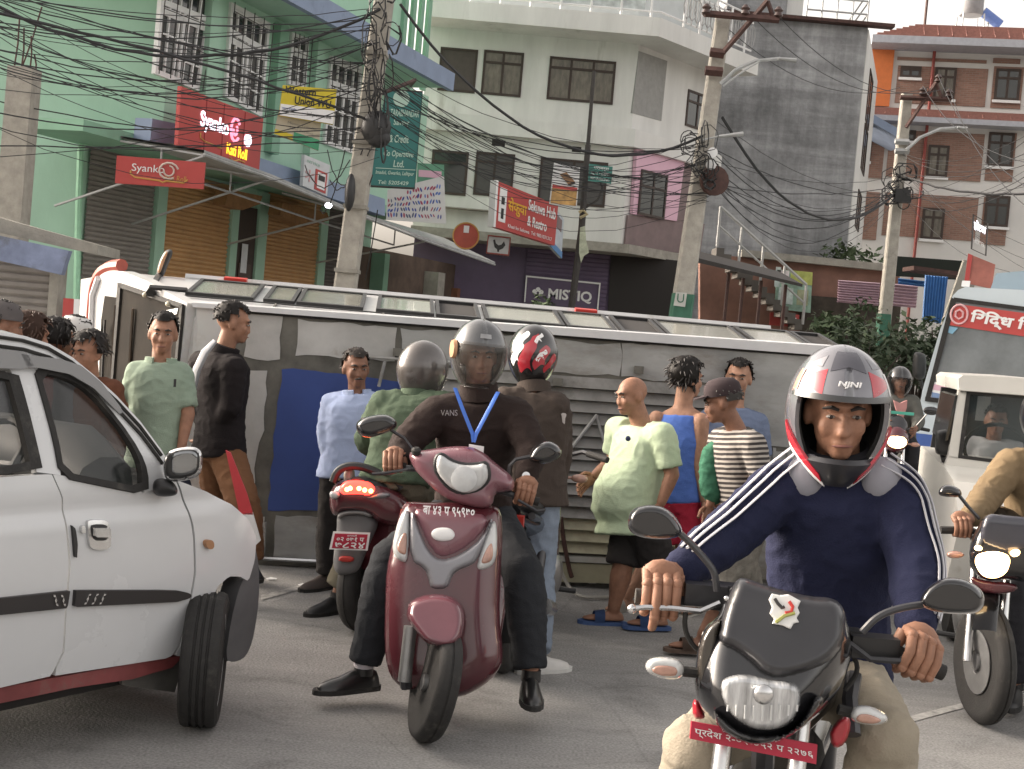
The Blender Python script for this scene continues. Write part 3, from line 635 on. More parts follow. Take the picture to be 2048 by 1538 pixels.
corrug([(1772, 566), (1836, 572), (1832, 616), (1768, 610)], 'pink corrugated sheet right of the far green footed pole', M('pink_tin', (.5, .36, .42)), 29, n=7)
corrug([(1850, 550), (1896, 554), (1885, 648), (1844, 640)], 'bright blue corrugated tin sheet standing by the pale bus', M('blue_tin', (.08, .22, .50), .55, var=.15), 27, vertical=True, n=8)
corrug([(1796, 556), (1850, 562), (1850, 574), (1796, 568)], 'narrow strip of blue tin roof edge beside the blue sheet', M('blue_tin', (.08, .22, .5)), 28, n=2)
sheet(Frame((0, 28.5, 0), (1, 0, 0)), [(1786, 512), (1925, 522), (1920, 560), (1783, 552)], 0, .05, 'shade_net', M('black_net', (.015, .02, .016), .95), 'black shade netting strung above the blue tin', 'netting')
sheet(Frame((0, 28, 0), (1, 0, 0)), [(1805, 535), (1935, 552), (1935, 560), (1805, 543)], 0, .8, 'tin_roof', C_rust, 'rusty flat tin roof above the blue sheet', 'roof')
sheet(Frame((0, 26, 0), (1, 0, 0)), [(1925, 520), (1960, 530), (1915, 660), (1880, 650)], 0, .1, 'timber_prop', C_conc2, 'slanting grey board behind the pale blue bus', 'board')
po = thing('poster', 'wide green and white poster board under the tin awning', 'poster', FQ.w(*FQ.px(1580, 622), .4))
MB().fpoly(FQ, quad(FQ, [(1548, 540), (1618, 546), (1614, 626), (1543, 618)]), .3, .36).build('board', M('poster_green', (.25, .38, .30), .6, var=.5, vs=2.5), po, smooth=0)
for pts, c in (([(1575, 542), (1618, 546), (1617, 572), (1574, 566)], (.42, .46, .12)), ([(1548, 541), (1572, 543), (1571, 562), (1546, 560)], (.6, .55, .55)), ([(1552, 575), (1580, 578), (1578, 610), (1549, 606)], (.5, .58, .55)), ([(1588, 580), (1610, 582), (1608, 612), (1586, 610)], (.30, .32, .2)), ([(1546, 535), (1556, 536), (1552, 575), (1542, 574)], (.5, .08, .08))):
    MB().fpoly(FQ, quad(FQ, pts), .36, .37).build('print_block', M('print%d' % int(c[0]*100), c, .6, var=.3, vs=6), po, smooth=0)
r_ = thing('red_poster', 'small red poster under the green poster board', 'poster', FQ.w(*FQ.px(1560, 652), .4))
MB().fpoly(FQ, quad(FQ, [(1535, 625), (1592, 630), (1590, 655), (1533, 650)]), .3, .35).build('board', C_red, r_, smooth=0)
MB().fpoly(FQ, quad(FQ, [(1572, 634), (1586, 636), (1584, 650), (1570, 648)]), .35, .36).build('print_block', C_letW, r_, smooth=0)
# tin awning on red posts and stair with white rail
FA = Frame((0, 26, 0), (1, 0, 0))
aw = thing('tin_awning', 'dark tin awning on thin red posts beside the stair', 'awning', FA.w(*FA.px(1500, 700)))
b = MB(); tl, tr_, br_, bl = [FA.w(*FA.px(*p)) for p in ((1395, 516), (1605, 568), (1605, 574), (1390, 524))]
b.prism([tl, tr_, br_, bl], V((0, 2.5, .35))); b.build('roof', C_darksteel, aw, smooth=0)
for x, y in ((1462, 545), (1492, 555), (1528, 560), (1578, 568)):
    q = FA.px(x, y); MB().tube([FA.w(q[0], q[1], -.3), FA.w(q[0]+.0, 0, -.3)], .035, 6).build('post', C_rust, aw)
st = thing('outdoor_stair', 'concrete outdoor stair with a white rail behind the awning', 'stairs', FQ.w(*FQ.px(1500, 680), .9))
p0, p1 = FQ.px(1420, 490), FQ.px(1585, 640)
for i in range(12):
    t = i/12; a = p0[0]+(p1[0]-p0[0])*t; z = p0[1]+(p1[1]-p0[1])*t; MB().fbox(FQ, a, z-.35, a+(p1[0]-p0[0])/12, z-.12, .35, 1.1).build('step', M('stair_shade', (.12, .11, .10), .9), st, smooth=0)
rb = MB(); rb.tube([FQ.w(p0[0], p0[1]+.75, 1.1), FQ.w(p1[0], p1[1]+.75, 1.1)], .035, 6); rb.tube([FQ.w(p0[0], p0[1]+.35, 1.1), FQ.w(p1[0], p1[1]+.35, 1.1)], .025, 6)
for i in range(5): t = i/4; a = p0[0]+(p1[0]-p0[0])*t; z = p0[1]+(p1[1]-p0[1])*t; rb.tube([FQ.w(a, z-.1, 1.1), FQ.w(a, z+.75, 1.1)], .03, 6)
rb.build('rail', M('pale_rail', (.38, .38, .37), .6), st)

# ================================================================== shrubs on the bank
C_leaf = [M('leaf_%d' % i, c, .7, var=.35, vs=3) for i, c in enumerate(((.055, .085, .04), (.075, .11, .05), (.04, .06, .03)))]
def shrub(x, y, Y, w_, h_, mi, label, n=900, leaf=.055):
    c = at(x, y, Y); base = V((c.x, Y, max(.0, c.z-h_)))
    t = thing('shrub', label, 'shrub', base, 'shrubs on the bank behind the bus')
    rn = random.Random(int(x*7+y)); b = MB(); st_ = MB()
    cl = [(V((rn.uniform(-.4, .4)*w_, rn.uniform(-.3, .3)*w_, rn.uniform(.25, .95)*h_)), rn.uniform(.16, .3)*w_) for _ in range(9)]
    for k in range(n):
        cc, r = cl[k % 9]; d = V((rn.gauss(0, 1), rn.gauss(0, 1), rn.gauss(0, 1))).normalized()*r*rn.uniform(.5, 1.1)
        p = base+cc+d; 
        if p.z < base.z: continue
        u = V((rn.uniform(-1, 1), rn.uniform(-1, 1), rn.uniform(-.6, .8))).normalized(); v = u.cross(V((rn.uniform(-1, 1), rn.uniform(-1, 1), 1))).normalized(); s_ = leaf*rn.choice((.5, .7, 1, 1.3, 1.9))
        b.face([p-u*s_, p+v*s_*.45, p+u*s_, p-v*s_*.45])
    for cc, r in cl: st_.tube([base+V((cc.x*.2, cc.y*.2, 0)), base+cc*.6, base+cc], [.025, .016, .008], 5)
    b.build('foliage', C_leaf[mi], t, smooth=0, kind='stuff'); st_.build('stem', C_wood, t)
for x, y, Y, w_, h_, mi, lb in ((1672, 625, 25, .8, 1.3, 0, 'leafy shrub under the peach wall beside the red poster'), (1705, 625, 24, 1.4, 1.6, 1, 'wide leafy shrub below the left pink sheet'), (1790, 622, 25, 1.3, 1.7, 0, 'dark leafy shrub right of the far green footed pole'), (1845, 640, 23.5, 1.0, 1.6, 2, 'dark shrub just left of the pale blue bus'), (1735, 665, 23, 1.6, 1.2, 2, 'low dark shrub in front of the far green footed pole'), (1890, 640, 25, 1.2, 1.5, 0, 'dark shrub behind the mirror of the pale blue bus')):
    shrub(x, y, Y, w_, h_, mi, lb)
shrub(1100, 594, 30.5, 1.1, .9, 1, 'small green bush in front of the purple shop sign', 500)
shrub(1705, 500, 41, 2.0, .8, 1, 'weeds growing on the wall under the concrete block', 500, .09)
# ================================================================== poles
C_green2 = M('pole_green_paint', (.04, .14, .09), .6, var=.2, vs=8)
def rpole(px0, px1, Y, w0, w1, depth=.8, n4=None):   # rectangular tapered concrete pole between two pixels
    p, q = at(*px0, Y), at(*px1, Y); p.y = q.y = Y; b = MB()
    L = [p+(q-p)*t for t in (0, .25, .5, .75, 1)]; R = []
    for i, c in enumerate(L):
        w_ = (w0+(w1-w0)*i/4)/2; d = w_*depth
        R.append([c+V((x*w_, y*d, 0)) for x, y in ((-1, -.7), (-.8, -1), (.8, -1), (1, -.7), (1, 1), (-1, 1))])
    b.rings(R); return b, p, q
b, p, q = rpole((640, 950), (772, -30), 18.0, .32, .25)
P1 = thing('utility_pole', 'thick pale concrete utility pole wrapped in black cable tangles by the green building', 'utility pole', p)
b.build('shaft', C_pole, P1, smooth=0)
for t in (.42, .55, .68, .86):
    c = p+(q-p)*t; MB().box(c, (.34-.06*t, .34, .05)).build('clamp_band', C_conc2, P1, smooth=0)
def tangle(cx, cy, Y, w_, h_, n, r, parent, seed):
    rn = random.Random(seed)
    b = MB()
    for k in range(n):
        x, y = cx+rn.uniform(-w_, w_), cy+rn.uniform(-h_, h_); pts = []; a0 = rn.uniform(0, 6); rx, ry = rn.uniform(.3, .9)*w_, rn.uniform(.3, .8)*h_
        for i in range(11): t = a0+i*rn.uniform(.45, .7); pts.append(at(x+rx*cos(t), y+ry*sin(t), Y-.25-rn.uniform(0, .15)))
        b.tube(pts, r*rn.uniform(.6, 1.4), 5)
    b.build('cable_tangle', C_blackp, parent, kind='stuff')
tangle(762, 130, 18, 24, 90, 9, .009, P1, 1); tangle(752, 230, 18, 16, 60, 8, .011, P1, 2); tangle(770, 30, 18, 24, 50, 7, .010, P1, 3)
b = MB(); b.ell(at(752, 255, 17.75), (.2, .12, .22)); b.ell(at(757, 275, 17.75), (.16, .1, .14)); b.build('joint_box', C_blackp, P1)
b = MB(); b.ell(at(700, 385, 17.7), (.07, .12, .25)); b.build('joint_box', C_blackp, P1)
MB().tube([at(742, 195, 18), at(830, 160, 19), at(822, 170, 21)], .03, 5).build('bracket', C_rust, P1)

def lamp_arm(parent, pts, Y, head, r=.028):
    b = MB(); b.tube([at(*p, Y+.02*i) for i, p in enumerate(pts)], r, 6); b.build('lamp_arm', C_steel, parent)
    b = MB(); b.tube([at(*head[0], Y), at(*head[1], Y)], [.035, .06], 8, flat=.6); b.build('lamp_head', C_steel, parent)
b, p, q = rpole((1322, 900), (1447, 30), 20.0, .34, .21)
P2 = thing('utility_pole', 'pale utility pole with a green foot and letter U by the tin awning', 'utility pole', p)
sh_ = b.build('shaft', C_pole, P2, smooth=0)
b, _, _ = rpole((1322, 900), (1367, 588), 20.0, .355, .315, .85); b.build('painted_foot', C_green2, P2, smooth=0)
fU = Frame((0, 19.82, 0), (1, 0, 0)); 
MB().fpoly(fU, quad(fU, [(1352, 584), (1374, 586), (1370, 614), (1347, 611)]), .0, .01).build('painted_patch', M('pole_white_paint', (.5, .5, .47), .7), P2, smooth=0)
a0, b0, a1, b1 = fU.rect(1355, 587, 1367, 606); lettering(fU, 'U', a0, b0, a1, b1, .011, C_green2, P2)
MB().tube([at(1410, 28, 20), at(1412, 27, 19.7), at(1558, 40, 19.7)], .05, 4).build('cross_arm', C_rust, P2)
MB().tube([at(1440, 112, 19.8), at(1535, 2, 19.8)], .04, 4).build('brace', C_rust, P2); MB().tube([at(1535, 2, 19.8), at(1548, 38, 19.8)], .035, 4).build('brace', C_rust, P2)
MB().tube([at(1420, 104, 19.8), at(1448, 108, 19.8)], .07, 4).build('clamp_band', C_rust, P2); MB().tube([at(1410, 141, 19.8), at(1445, 144, 19.8)], .07, 4).build('clamp_band', C_rust, P2)
for x, y in ((1490, 20), (1556, 24), (1412, 18)): MB().lathe(at(x, y+12, 19.7), (0, 0, 1), ((.03, 0), (.07, .03), (.05, .08), (.07, .11), (.03, .16)), 10).build('insulator', M('brown_porcelain', (.06, .035, .03), .3), P2)
lamp_arm(P2, [(1440, 168), (1470, 140), (1510, 122), (1560, 117)], 19.8, ((1556, 117), (1592, 121))); MB().tube([at(1446, 172, 19.8), at(1490, 140, 19.8), at(1520, 122, 19.8)], .015, 5).build('lamp_stay', C_steel, P2)
lamp_arm(P2, [(1405, 280), (1440, 272)], 19.8, ((1436, 273), (1486, 268)), .015)
tangle(1400, 310, 20, 24, 45, 8, .007, P2, 5); tangle(1408, 350, 20, 20, 30, 6, .010, P2, 6)
MB().lathe(at(1425, 362, 19.9), (.3, -1, 0), ((.1, 0), (.22, .02), (.22, .1), (.1, .12)), 14).build('cable_coil', C_rust, P2)
for x, y in ((1425, 305), (1422, 330)): MB().lathe(at(x, y, 19.75), (0, -1, 0), ((.0, 0), (.075, .005), (.075, .02), (0, .025)), 12).build('meter_tag', C_letW, P2)
b, p, q = rpole((1743, 905), (1814, 188), 27.0, .26, .2)
P3 = thing('utility_pole', 'slim far utility pole with a green foot among the shrubs', 'utility pole', p); b.build('shaft', C_pole, P3, smooth=0)
b, _, _ = rpole((1743, 905), (1769, 628), 27.0, .28, .25, .85); b.build('painted_foot', C_green2, P3, smooth=0)
MB().tube([at(1800, 195, 26.8), at(1902, 199, 26.8)], .05, 4).build('cross_arm', C_rust, P3); MB().tube([at(1812, 255, 26.8), at(1872, 165, 26.8)], .04, 4).build('brace', C_rust, P3); MB().tube([at(1872, 165, 26.8), at(1884, 198, 26.8)], .04, 4).build('brace', C_rust, P3)
for x, y in ((1845, 182), (1898, 186), (1876, 156)): MB().lathe(at(x, y+10, 26.8), (0, 0, 1), ((.03, 0), (.08, .03), (.05, .08), (.08, .11), (.03, .17)), 8).build('insulator', M('brown_porcelain', (.06, .035, .03)), P3)
lamp_arm(P3, [(1812, 300), (1840, 275), (1880, 258), (1920, 255)], 26.8, ((1915, 255), (1934, 257)), .035)
for y in (283, 302): MB().tube([at(1790, y, 26.85), at(1818, y+1, 26.85)], .06, 4).build('clamp_band', C_steel, P3)
tangle(1800, 370, 27, 30, 30, 12, .014, P3, 8); b = MB(); b.box(at(1803, 392, 26.7), (.3, .2, .26)); b.build('joint_box', C_blackp, P3, bevel=.03)
tp = thing('lamp_post', 'thin dark iron post with a hooked lamp in front of the shop sign', 'lamp post', gr(1130, 770) if 0 else V((at(1152, 600, 24).x, 24, 0)))
MB().tube([V((at(1150, 620, 24).x-.15, 24, 0)), at(1163, 460, 24), at(1176, 290, 24)], [.065, .06, .05], 8).build('shaft', C_darksteel, tp); MB().tube([at(1176, 290, 24), at(1188, 142, 24)], [.035, .03], 8).build('shaft_top', C_darksteel, tp)
MB().tube([at(1164, 420, 24), at(1195, 400, 24), at(1205, 375, 24), at(1196, 352, 24)], .022, 6).build('hook', C_darksteel, tp)
MB().tube([at(1158, 425, 23.9), at(1166, 420, 23.9), at(1174, 428, 23.9), at(1160, 436, 23.9)], .03, 5).build('rag_tie', M('yellow_rag', (.4, .34, .2), .9), tp)
# torn cloth on the post
b = MB(); f_ = Frame((0, 23.85, 0), (1, 0, 0)); b.fpoly(f_, quad(f_, [(1160, 455), (1170, 452), (1172, 480), (1178, 505), (1168, 512), (1162, 526), (1158, 505)]), 0, .02)
tag(b.build('torn_banner', M('torn_cloth', (.42, .45, .34), .9, var=.4, vs=7), smooth=0), 'torn pale cloth hanging from the thin dark post', 'cloth')

# ================================================================== cables
C_wire = M('black_cable', (.025, .025, .027), .6, var=.1)
def cable(p, q, sag=.3, r=.011, n=14, label='black overhead cable strung between the poles', group='overhead cables', wob=0, rn=random):
    pts = []
    for i in range(n+1):
        t = i/n; c = p+(q-p)*t; c = c+V((0, 0, -sag*4*t*(1-t)+(rn.uniform(-wob, wob) if 0 < i < n else 0))); pts.append(c)
    return tag(MB().tube(pts, r, 5).build('cable', C_wire), label, 'cable', group)
rn = random.Random(21)
L1, L2, L3, L4 = 'thin black cable running from the left edge to the near pole', 'thin black cable between the near pole and the green footed pole', 'thin black cable between the green footed pole and the far slim pole', 'thin black cable from the far slim pole to the right edge'
ORD = 'first second third fourth fifth sixth seventh eighth ninth tenth eleventh twelfth thirteenth fourteenth fifteenth sixteenth seventeenth eighteenth nineteenth twentieth'.split()
def ordw(k): return ORD[k] if k < 20 else ('twenty-'+ORD[k-20] if k < 29 else 'thirtieth' if k == 29 else 'thirty-'+ORD[k-30])
def rank(pre, where, n, lo, hi): return sorted((rn.uniform(lo, hi), ) for _ in range(n)), [f'{pre}, {ordw(k)} from the top {where}' for k in range(n)]
ends, LAB = rank('cable from the left edge', 'at the near pole', 36, 15, 315)
for k in range(36):
    y1 = ends[k][0]; y0 = rn.choice((rn.uniform(-60, 60), rn.uniform(20, 140), rn.uniform(150, 335))) if y1 > 150 else rn.uniform(-60, 200); L1 = LAB[k]
    cable(at(-40, y0, rn.uniform(13, 17)), at(752+rn.uniform(-8, 8), y1, 17.85), rn.uniform(.05, .55), rn.choice((.004, .005, .006, .008)), label=L1, group='cables left of the near pole', wob=.012, rn=rn)
ends, LAB = rank('cable from the near pole', 'at the lettered pole', 28, 245, 405)
for k in range(28):
    L2 = LAB[k]; cable(at(765+rn.uniform(-8, 8), rn.uniform(70, 290), 18), at(1415+rn.uniform(-8, 8), ends[k][0], 19.9), rn.uniform(.25, 1.0), rn.choice((.004, .005, .007)), label=L2, group='cables between the near pole and the green footed pole', wob=.012, rn=rn)
ends, LAB = rank('cable towards the far pole', 'at the lettered pole', 14, 235, 370)
for k in range(14):
    L3 = LAB[k]; cable(at(1425, ends[k][0], 20), at(1797, rn.uniform(350, 400), 26.9), rn.uniform(.1, 1.2), rn.choice((.005, .006, .008)), label=L3, group='cables between the green footed pole and the far pole', wob=.01, rn=rn)
ends, LAB = rank('cable leaving to the right', 'at the far pole', 14, 300, 400)
for k in range(14):
    L4 = LAB[k]; cable(at(1803, ends[k][0], 27), at(2080, rn.uniform(250, 600), rn.uniform(18, 24)), rn.uniform(.1, .5), rn.choice((.004, .006, .007)), label=L4, group='cables right of the far pole', wob=.008, rn=rn)
cable(at(-30, 0, 15), at(760, 18, 17.9), .62, .02, 20, 'thick twisted black cable sagging across the top of the green building', None, .02, rn)
cable(at(800, 8, 18), at(1405, 272, 19.9), .95, .021, 20, 'thick black cable sagging from the near pole past the balcony', None, .01, rn)
cable(at(-30, 20, 14), at(760, 250, 17.9), -.1, .018, 16, 'medium black cable slanting down to the joint box of the near pole', None, .02, rn)
cable(at(1445, 235, 20), at(1797, 380, 26.9), 1.0, .024, 18, 'thick black cable dipping across the grey concrete block', None, .01, rn)
cable(at(1803, 350, 27), at(2080, 385, 20), .15, .02, 16, 'thick black cable in front of the brick building at right', None, .01, rn)
for x, y, Y in ((1500, 28, 19.8), (1555, 30, 19.8), (1420, 24, 19.8)):
    cable(at(x, y, Y), at(1800+(x-1420)*.7, 175, 26.8), .5, .006, 14, {1500: 'middle', 1555: 'right hand', 1420: 'left hand'}[x]+' bare power line between the two cross arms', 'bare power lines')
for x, y in ((1846, 172), (1898, 176), (1876, 150)): cable(at(x, y, 26.8), at(2080, 330+(x-1846)*2, 15), .3, .006, 14, 'bare power line leaving the '+{1846: 'left', 1898: 'right', 1876: 'topmost'}[x]+' insulator of the far cross arm', 'bare power lines')
for x0, y0, x1, y1, s, wh in ((690, 300, 640, 420, .3, 'to the lit canopy lamp'), (700, 320, 610, 330, .35, 'to the white board'), (740, 300, 655, 300, .5, 'to the last barred window'), (745, 350, 690, 420, .3, 'close to the near pole'), (755, 420, 730, 560, .1, 'straight down beside the near pole'), (725, 300, 660, 360, .3, 'to the slab band right of the white board')):
    cable(at(x0, y0, 17.8), at(x1, y1, 20), s, .008, 12, 'loose black wire drooping '+wh, 'loose drooping wires', .02, rn)

# ================================================================== signs
C_glowW = M('lit_white_letters', (.8, .8, .85), .5, var=0, emit=(.85, .85, 1), es=.8)
C_glowY = M('lit_yellow_letters', (.8, .5, .05), .5, var=0, emit=(1, .62, .03), es=.5)
C_glowP = M('lit_pink_swirl', (.8, .3, .45), .5, var=0, emit=(1, .35, .5), es=.35)
C_gold = M('gold_line', (.55, .30, .08), .5, var=0)
def board(fr, q, name, mat, label, c0=0, c1=.06, border=None, cat='sign'):
    t = thing(name, label, cat, fr.w(*q[3], c0)); MB().fpoly(fr, q, c0, c1).build('board', mat, t, smooth=0)
    if border:
        b = MB(); w_ = border[1]
        for u0, v0, u1, v1 in ((0, 0, 1, w_), (0, 1-w_, 1, 1), (0, w_, w_*.6, 1-w_), (1-w_*.6, w_, 1, 1-w_)): b.fpoly(fr, sub(q, u0, v0, u1, v1), c0-.01, c1+.015)
        b.build('border', border[0], t, smooth=0)
    return t
def txt(fr, q, s, u0, v0, u1, v1, c, mat, t, **k):   # text in the part u0..u1, v0..v1 of a quad
    a, b_ = bil(q, u0, v1); d, e = bil(q, u1, v0); lo, hi = bil(q, (u0+u1)/2, v1)[1], bil(q, (u0+u1)/2, v0)[1]
    fr2, q0, q1 = fr, bil(q, u0, v1), bil(q, u1, v1)           # follow the quad's own slope
    P0, P1 = fr.w(*q0, c), fr.w(*q1, c); Pt = fr.w(*bil(q, u0, v0), c); u = (P1-P0); v = (Pt-P0)
    f2 = Frame(P0, u, v); 
    return lettering(f2, s, 0, 0, u.length, v.length, 0, mat, t, **k)
f = FG.off(.75); q = quad(f, [(355, 172), (520, 236), (511, 345), (348, 290)])
t = board(f, q, 'shop_sign', C_red, 'big red sign with lit white and yellow letters on the green building')
txt(f, q, 'Syanko', .23, .27, .57, .62, .065, C_glowW, t, bold=.02); txt(f, q, 'Kati Roll', .56, .66, .82, .86, .065, C_glowY, t, bold=.02)
b = MB(); ce = bil(q, .64, .4); b.tube([f.w(ce[0]+.13*cos(k*.5+.6), ce[1]+.17*sin(k*.5+.6), .08) for k in range(11)], .022, 5); b.tube([f.w(ce[0]+.06*cos(k*.6+3), ce[1]+.08*sin(k*.6+3), .08) for k in range(8)], .02, 5); b.build('swirl', C_glowP, t)
b = MB(); ce = bil(q, .81, .5); b.lathe(f.w(*ce, .065), f.n, ((0, 0), (.1, .002), (.1, .02), (0, .022)), 12); b.build('dot', C_glowW, t)
b = MB()
for u0 in (.29, .5, .76): p0, p1 = bil(q, u0, .02), bil(q, u0, .98); b.tube([f.w(*p0, .062), f.w(*p1, .062)], .008, 4)
b.build('seam', M('red_seam', (.25, .02, .025), .5), t); b = MB(); b.tube([f.w(*bil(q, x, y), .066) for x, y in ((.24, .66), (.24, .74), (.3, .78), (.5, .8))], .012, 4); b.tube([f.w(*bil(q, x, y), .066) for x, y in ((.6, .9), (.66, .95), (.72, .9), (.8, .91))], .012, 4); b.build('flourish', C_gold, t)
f = Frame((0, 18.6, 0), (1, .03, 0)); q = quad(f, [(236, 312), (412, 326), (408, 379), (232, 367)])
t = board(f, q, 'hanging_sign', C_red, 'small red sign hanging under the canopy of the green building')
txt(f, q, 'Syanko', .18, .24, .55, .60, .065, C_letW, t); txt(f, q, 'Kati Roll', .56, .58, .80, .80, .065, C_gold, t)
b = MB(); b.tube([f.w(*bil(q, x, y), .066) for x, y in ((.17, .5), (.17, .62), (.22, .74), (.5, .8), (.54, .86), (.58, .8), (.78, .82), (.82, .7))], .012, 4); b.build('flourish', C_gold, t)
b = MB(); ce = bil(q, .6, .42); b.tube([f.w(ce[0]+.13*cos(k*.5+.3), ce[1]+.11*sin(k*.5+.3), .07) for k in range(11)], .014, 4); b.tube([f.w(ce[0]+.07*cos(k*.6+3), ce[1]+.07*sin(k*.6+3), .07) for k in range(9)], .012, 4); b.build('swirl', M('cream_line', (.6, .5, .45), .5), t)
# yellow money transfer sign
f = FG.off(.95); fy = Frame(at(560, 230, 20.5), (1, .25, 0)); q = quad(fy, [(565, 172), (672, 181), (665, 250), (557, 232)])
t = board(fy, q, 'yellow_sign', M('yellow_board', (.60, .48, .03), .5, var=.05), 'yellow and white sign with black letters between barred windows', 0, .1)
MB().fpoly(fy, sub(q, 0.004, .62, .996, 1.0), .1, .11).build('white_strip', C_letW, t, smooth=0)
txt(fy, q, 'Western', .05, .02, .62, .26, .105, C_blackp, t, bold=.02); txt(fy, q, 'Union WU', .25, .32, .92, .57, .105, C_blackp, t, bold=.02)
txt(fy, q, 'money transfer', .04, .70, .30, .80, .111, M('blue_print', (.05, .08, .3), .6), t); txt(fy, q, 'local government levies', .5, .76, .95, .9, .111, C_blackp, t)
q = quad(fy.off(-.1), [(556, 226), (642, 240), (636, 302), (548, 268)]); t2 = board(fy.off(-.1), q, 'beige_sign', M('beige_board', (.50, .46, .36), .6, var=.1), 'beige sign plate hanging below the yellow sign', 0, .06)
MB().fpoly(fy.off(-.1), sub(q, .42, .66, 1, 1), .06, .075).build('green_strip', M('green_strip', (.06, .3, .16), .5), t2, smooth=0); MB().fpoly(fy.off(-.1), sub(q, 0, .78, .40, 1), .06, .07).build('yellow_strip', M('yellow_board', (.6, .48, .03)), t2, smooth=0)
txt(fy.off(-.1), q, 'Money Transfer', .25, .28, .92, .42, .062, C_conc2, t2); txt(fy.off(-.1), q, 'Send Receive', .3, .46, .85, .58, .062, C_conc2, t2)
# teal vertical sign
f = Frame((0, 21.5, 0), (1, .12, 0)); q = quad(f, [(772, 180), (845, 185), (829, 379), (735, 374)])
t = board(f, q, 'vertical_sign', M('teal_board', (.03, .16, .15), .5, var=.15, vs=2), 'tall dark teal sign with pale letters half behind the near pole', 0, .12, (C_darksteel, .012))
C_pale = M('pale_teal_letters', (.42, .58, .5), .6, var=0)
for s, v0, v1, u0, u1 in (('TARABHANDAR', .20, .27, .22, .95), ('Saving', .30, .38, .34, .72), ('& Credit', .46, .54, .30, .76), ('Co Operative', .62, .70, .22, .9), ('Ltd.', .72, .79, .48, .72), ('Imadol, Gwarko, Lalitpur', .83, .88, .12, .95), ('Tel: 5205429', .93, .97, .2, .85)):
    txt(f, q, s, u0, v0, u1, v1, .125, C_pale, t, bold=.02)
ce = bil(q, .45, .09); b = MB(); b.lathe(f.w(*ce, .12), f.n, ((0, 0), (.13, .002), (.13, .012), (0, .014)), 16); b.build('emblem', C_pale, t); b = MB(); b.fpoly(f, sub(q, .1, .805, .98, .812), .12, .13); b.build('line', C_pale, t, smooth=0)
# white board with red logo on the slab band
f = FG.off(.5); q = quad(f, [(603, 309), (654, 330), (648, 392), (599, 371)]); t = board(f, q, 'white_sign', M('white_board', (.6, .62, .64), .5, var=.06), 'white board with a red square logo on the blue grey band')
MB().fpoly(f, sub(q, .45, .3, .9, .95), .06, .075).build('logo', C_red, t, smooth=0); MB().fpoly(f, sub(q, .52, .37, .83, .88), .075, .08).build('logo_centre', C_letW, t, smooth=0); MB().fpoly(f, sub(q, .55, .45, .8, .62), .08, .086).build('logo_bar', C_blackp, t, smooth=0)
txt(f, q, 'service', .1, .08, .6, .2, .065, C_pale, t); txt(f, q, '*', .06, .4, .4, .8, .065, M('pink_print', (.6, .35, .36), .6), t)
# footwear banners
f = Frame((0, 23, 0), (1, .1, 0)); q = quad(f, [(835, 326), (888, 330), (890, 445), (832, 440)]); t = board(f, q, 'green_banner', M('green_banner', (.12, .3, .2), .7, var=.2), 'green banner with a pink bar behind the slipper banner', 0, .03)
MB().fpoly(f, sub(q, .05, .12, .9, .24), .03, .036).build('pink_bar', C_pink, t, smooth=0)
f = Frame((0, 22.6, 0), (1, .1, 0)); q = quad(f, [(775, 380), (888, 352), (892, 448), (772, 440)]); t = board(f, q, 'slipper_banner', M('white_banner', (.62, .63, .63), .7, var=.05), 'white banner printed with rows of blue slippers', 0, .03)
rs = random.Random(4); pal = [M('slip_%d' % i, c, .6, var=0) for i, c in enumerate(((.05, .07, .3), (.1, .18, .5), (.35, .06, .12), (.1, .12, .2)))]
bs_ = [MB() for _ in pal]
for r in range(5):
    for k in range(9):
        u, v = .06+k*.103+rs.uniform(-.015, .015), .2+r*.16+rs.uniform(-.02, .02)
        if u < .3 and v < .25: continue
        c = bil(q, u, v); w_ = rs.uniform(.010, .017); h_ = rs.uniform(.03, .045); a = rs.uniform(-.6, .6)
        for s in (-1, 1):
            pts = [(c[0]+s*.022+cos(a)*w_*cos(t*pi/4)-sin(a)*h_*sin(t*pi/4), c[1]+sin(a)*w_*cos(t*pi/4)+cos(a)*h_*sin(t*pi/4)) for t in range(8)]
            bs_[rs.randrange(4)].fpoly(f, pts, .03, .034)
for b, m in zip(bs_, pal): b.build('slipper_print', m, t, smooth=0, kind='stuff')
q2 = quad(f, [(780, 440), (892, 448), (890, 470), (860, 468)]) 
# red restaurant sign with a side board
fs = Frame(at(985, 420, 24), (cos(radians(38)), sin(radians(38)), 0)); q = quad(fs, [(983, 362), (1106, 411), (1099, 491), (977, 453)])
t = board(fs, q, 'restaurant_sign', C_red, 'red restaurant sign with white and yellow letters in front of the white building', 0, .15)
MB().fpoly(fs, sub(q, -.012, -.01, .02, 1.01), -.01, .17).build('white_edge', C_letW, t, smooth=0); MB().fpoly(fs, sub(q, .06, .1, .17, .85), .15, .16).build('bottle_panel', C_letW, t, smooth=0)
b = MB(); b.fpoly(fs, sub(q, .09, .3, .14, .46), .16, .165); b.fpoly(fs, sub(q, .095, .55, .135, .78), .16, .165); b.build('bottle_print', C_blackp, t, smooth=0)
txt(fs, q, 'सेकुवा', .2, .24, .5, .62, .155, C_letY, t, bold=.02); txt(fs, q, 'Sekuwa Hub', .52, .12, .97, .38, .155, C_letW, t, bold=.02); txt(fs, q, '& Restro', .52, .5, .84, .74, .155, C_letW, t, bold=.02); txt(fs, q, 'Khasi ko Sekuwa  Tel: 9851031317', .22, .84, .94, .92, .155, C_letW, t)
fd = Frame(fs.w(*q[1]), (.30, .95, 0)); q = quad(fd, [(1107, 412), (1128, 438), (1123, 517), (1100, 492)]); t = board(fd, q, 'side_poster', M('pale_poster', (.42, .46, .5), .6, var=.35, vs=3), 'pale blue poster on the end of the red restaurant sign', -.05, 0)
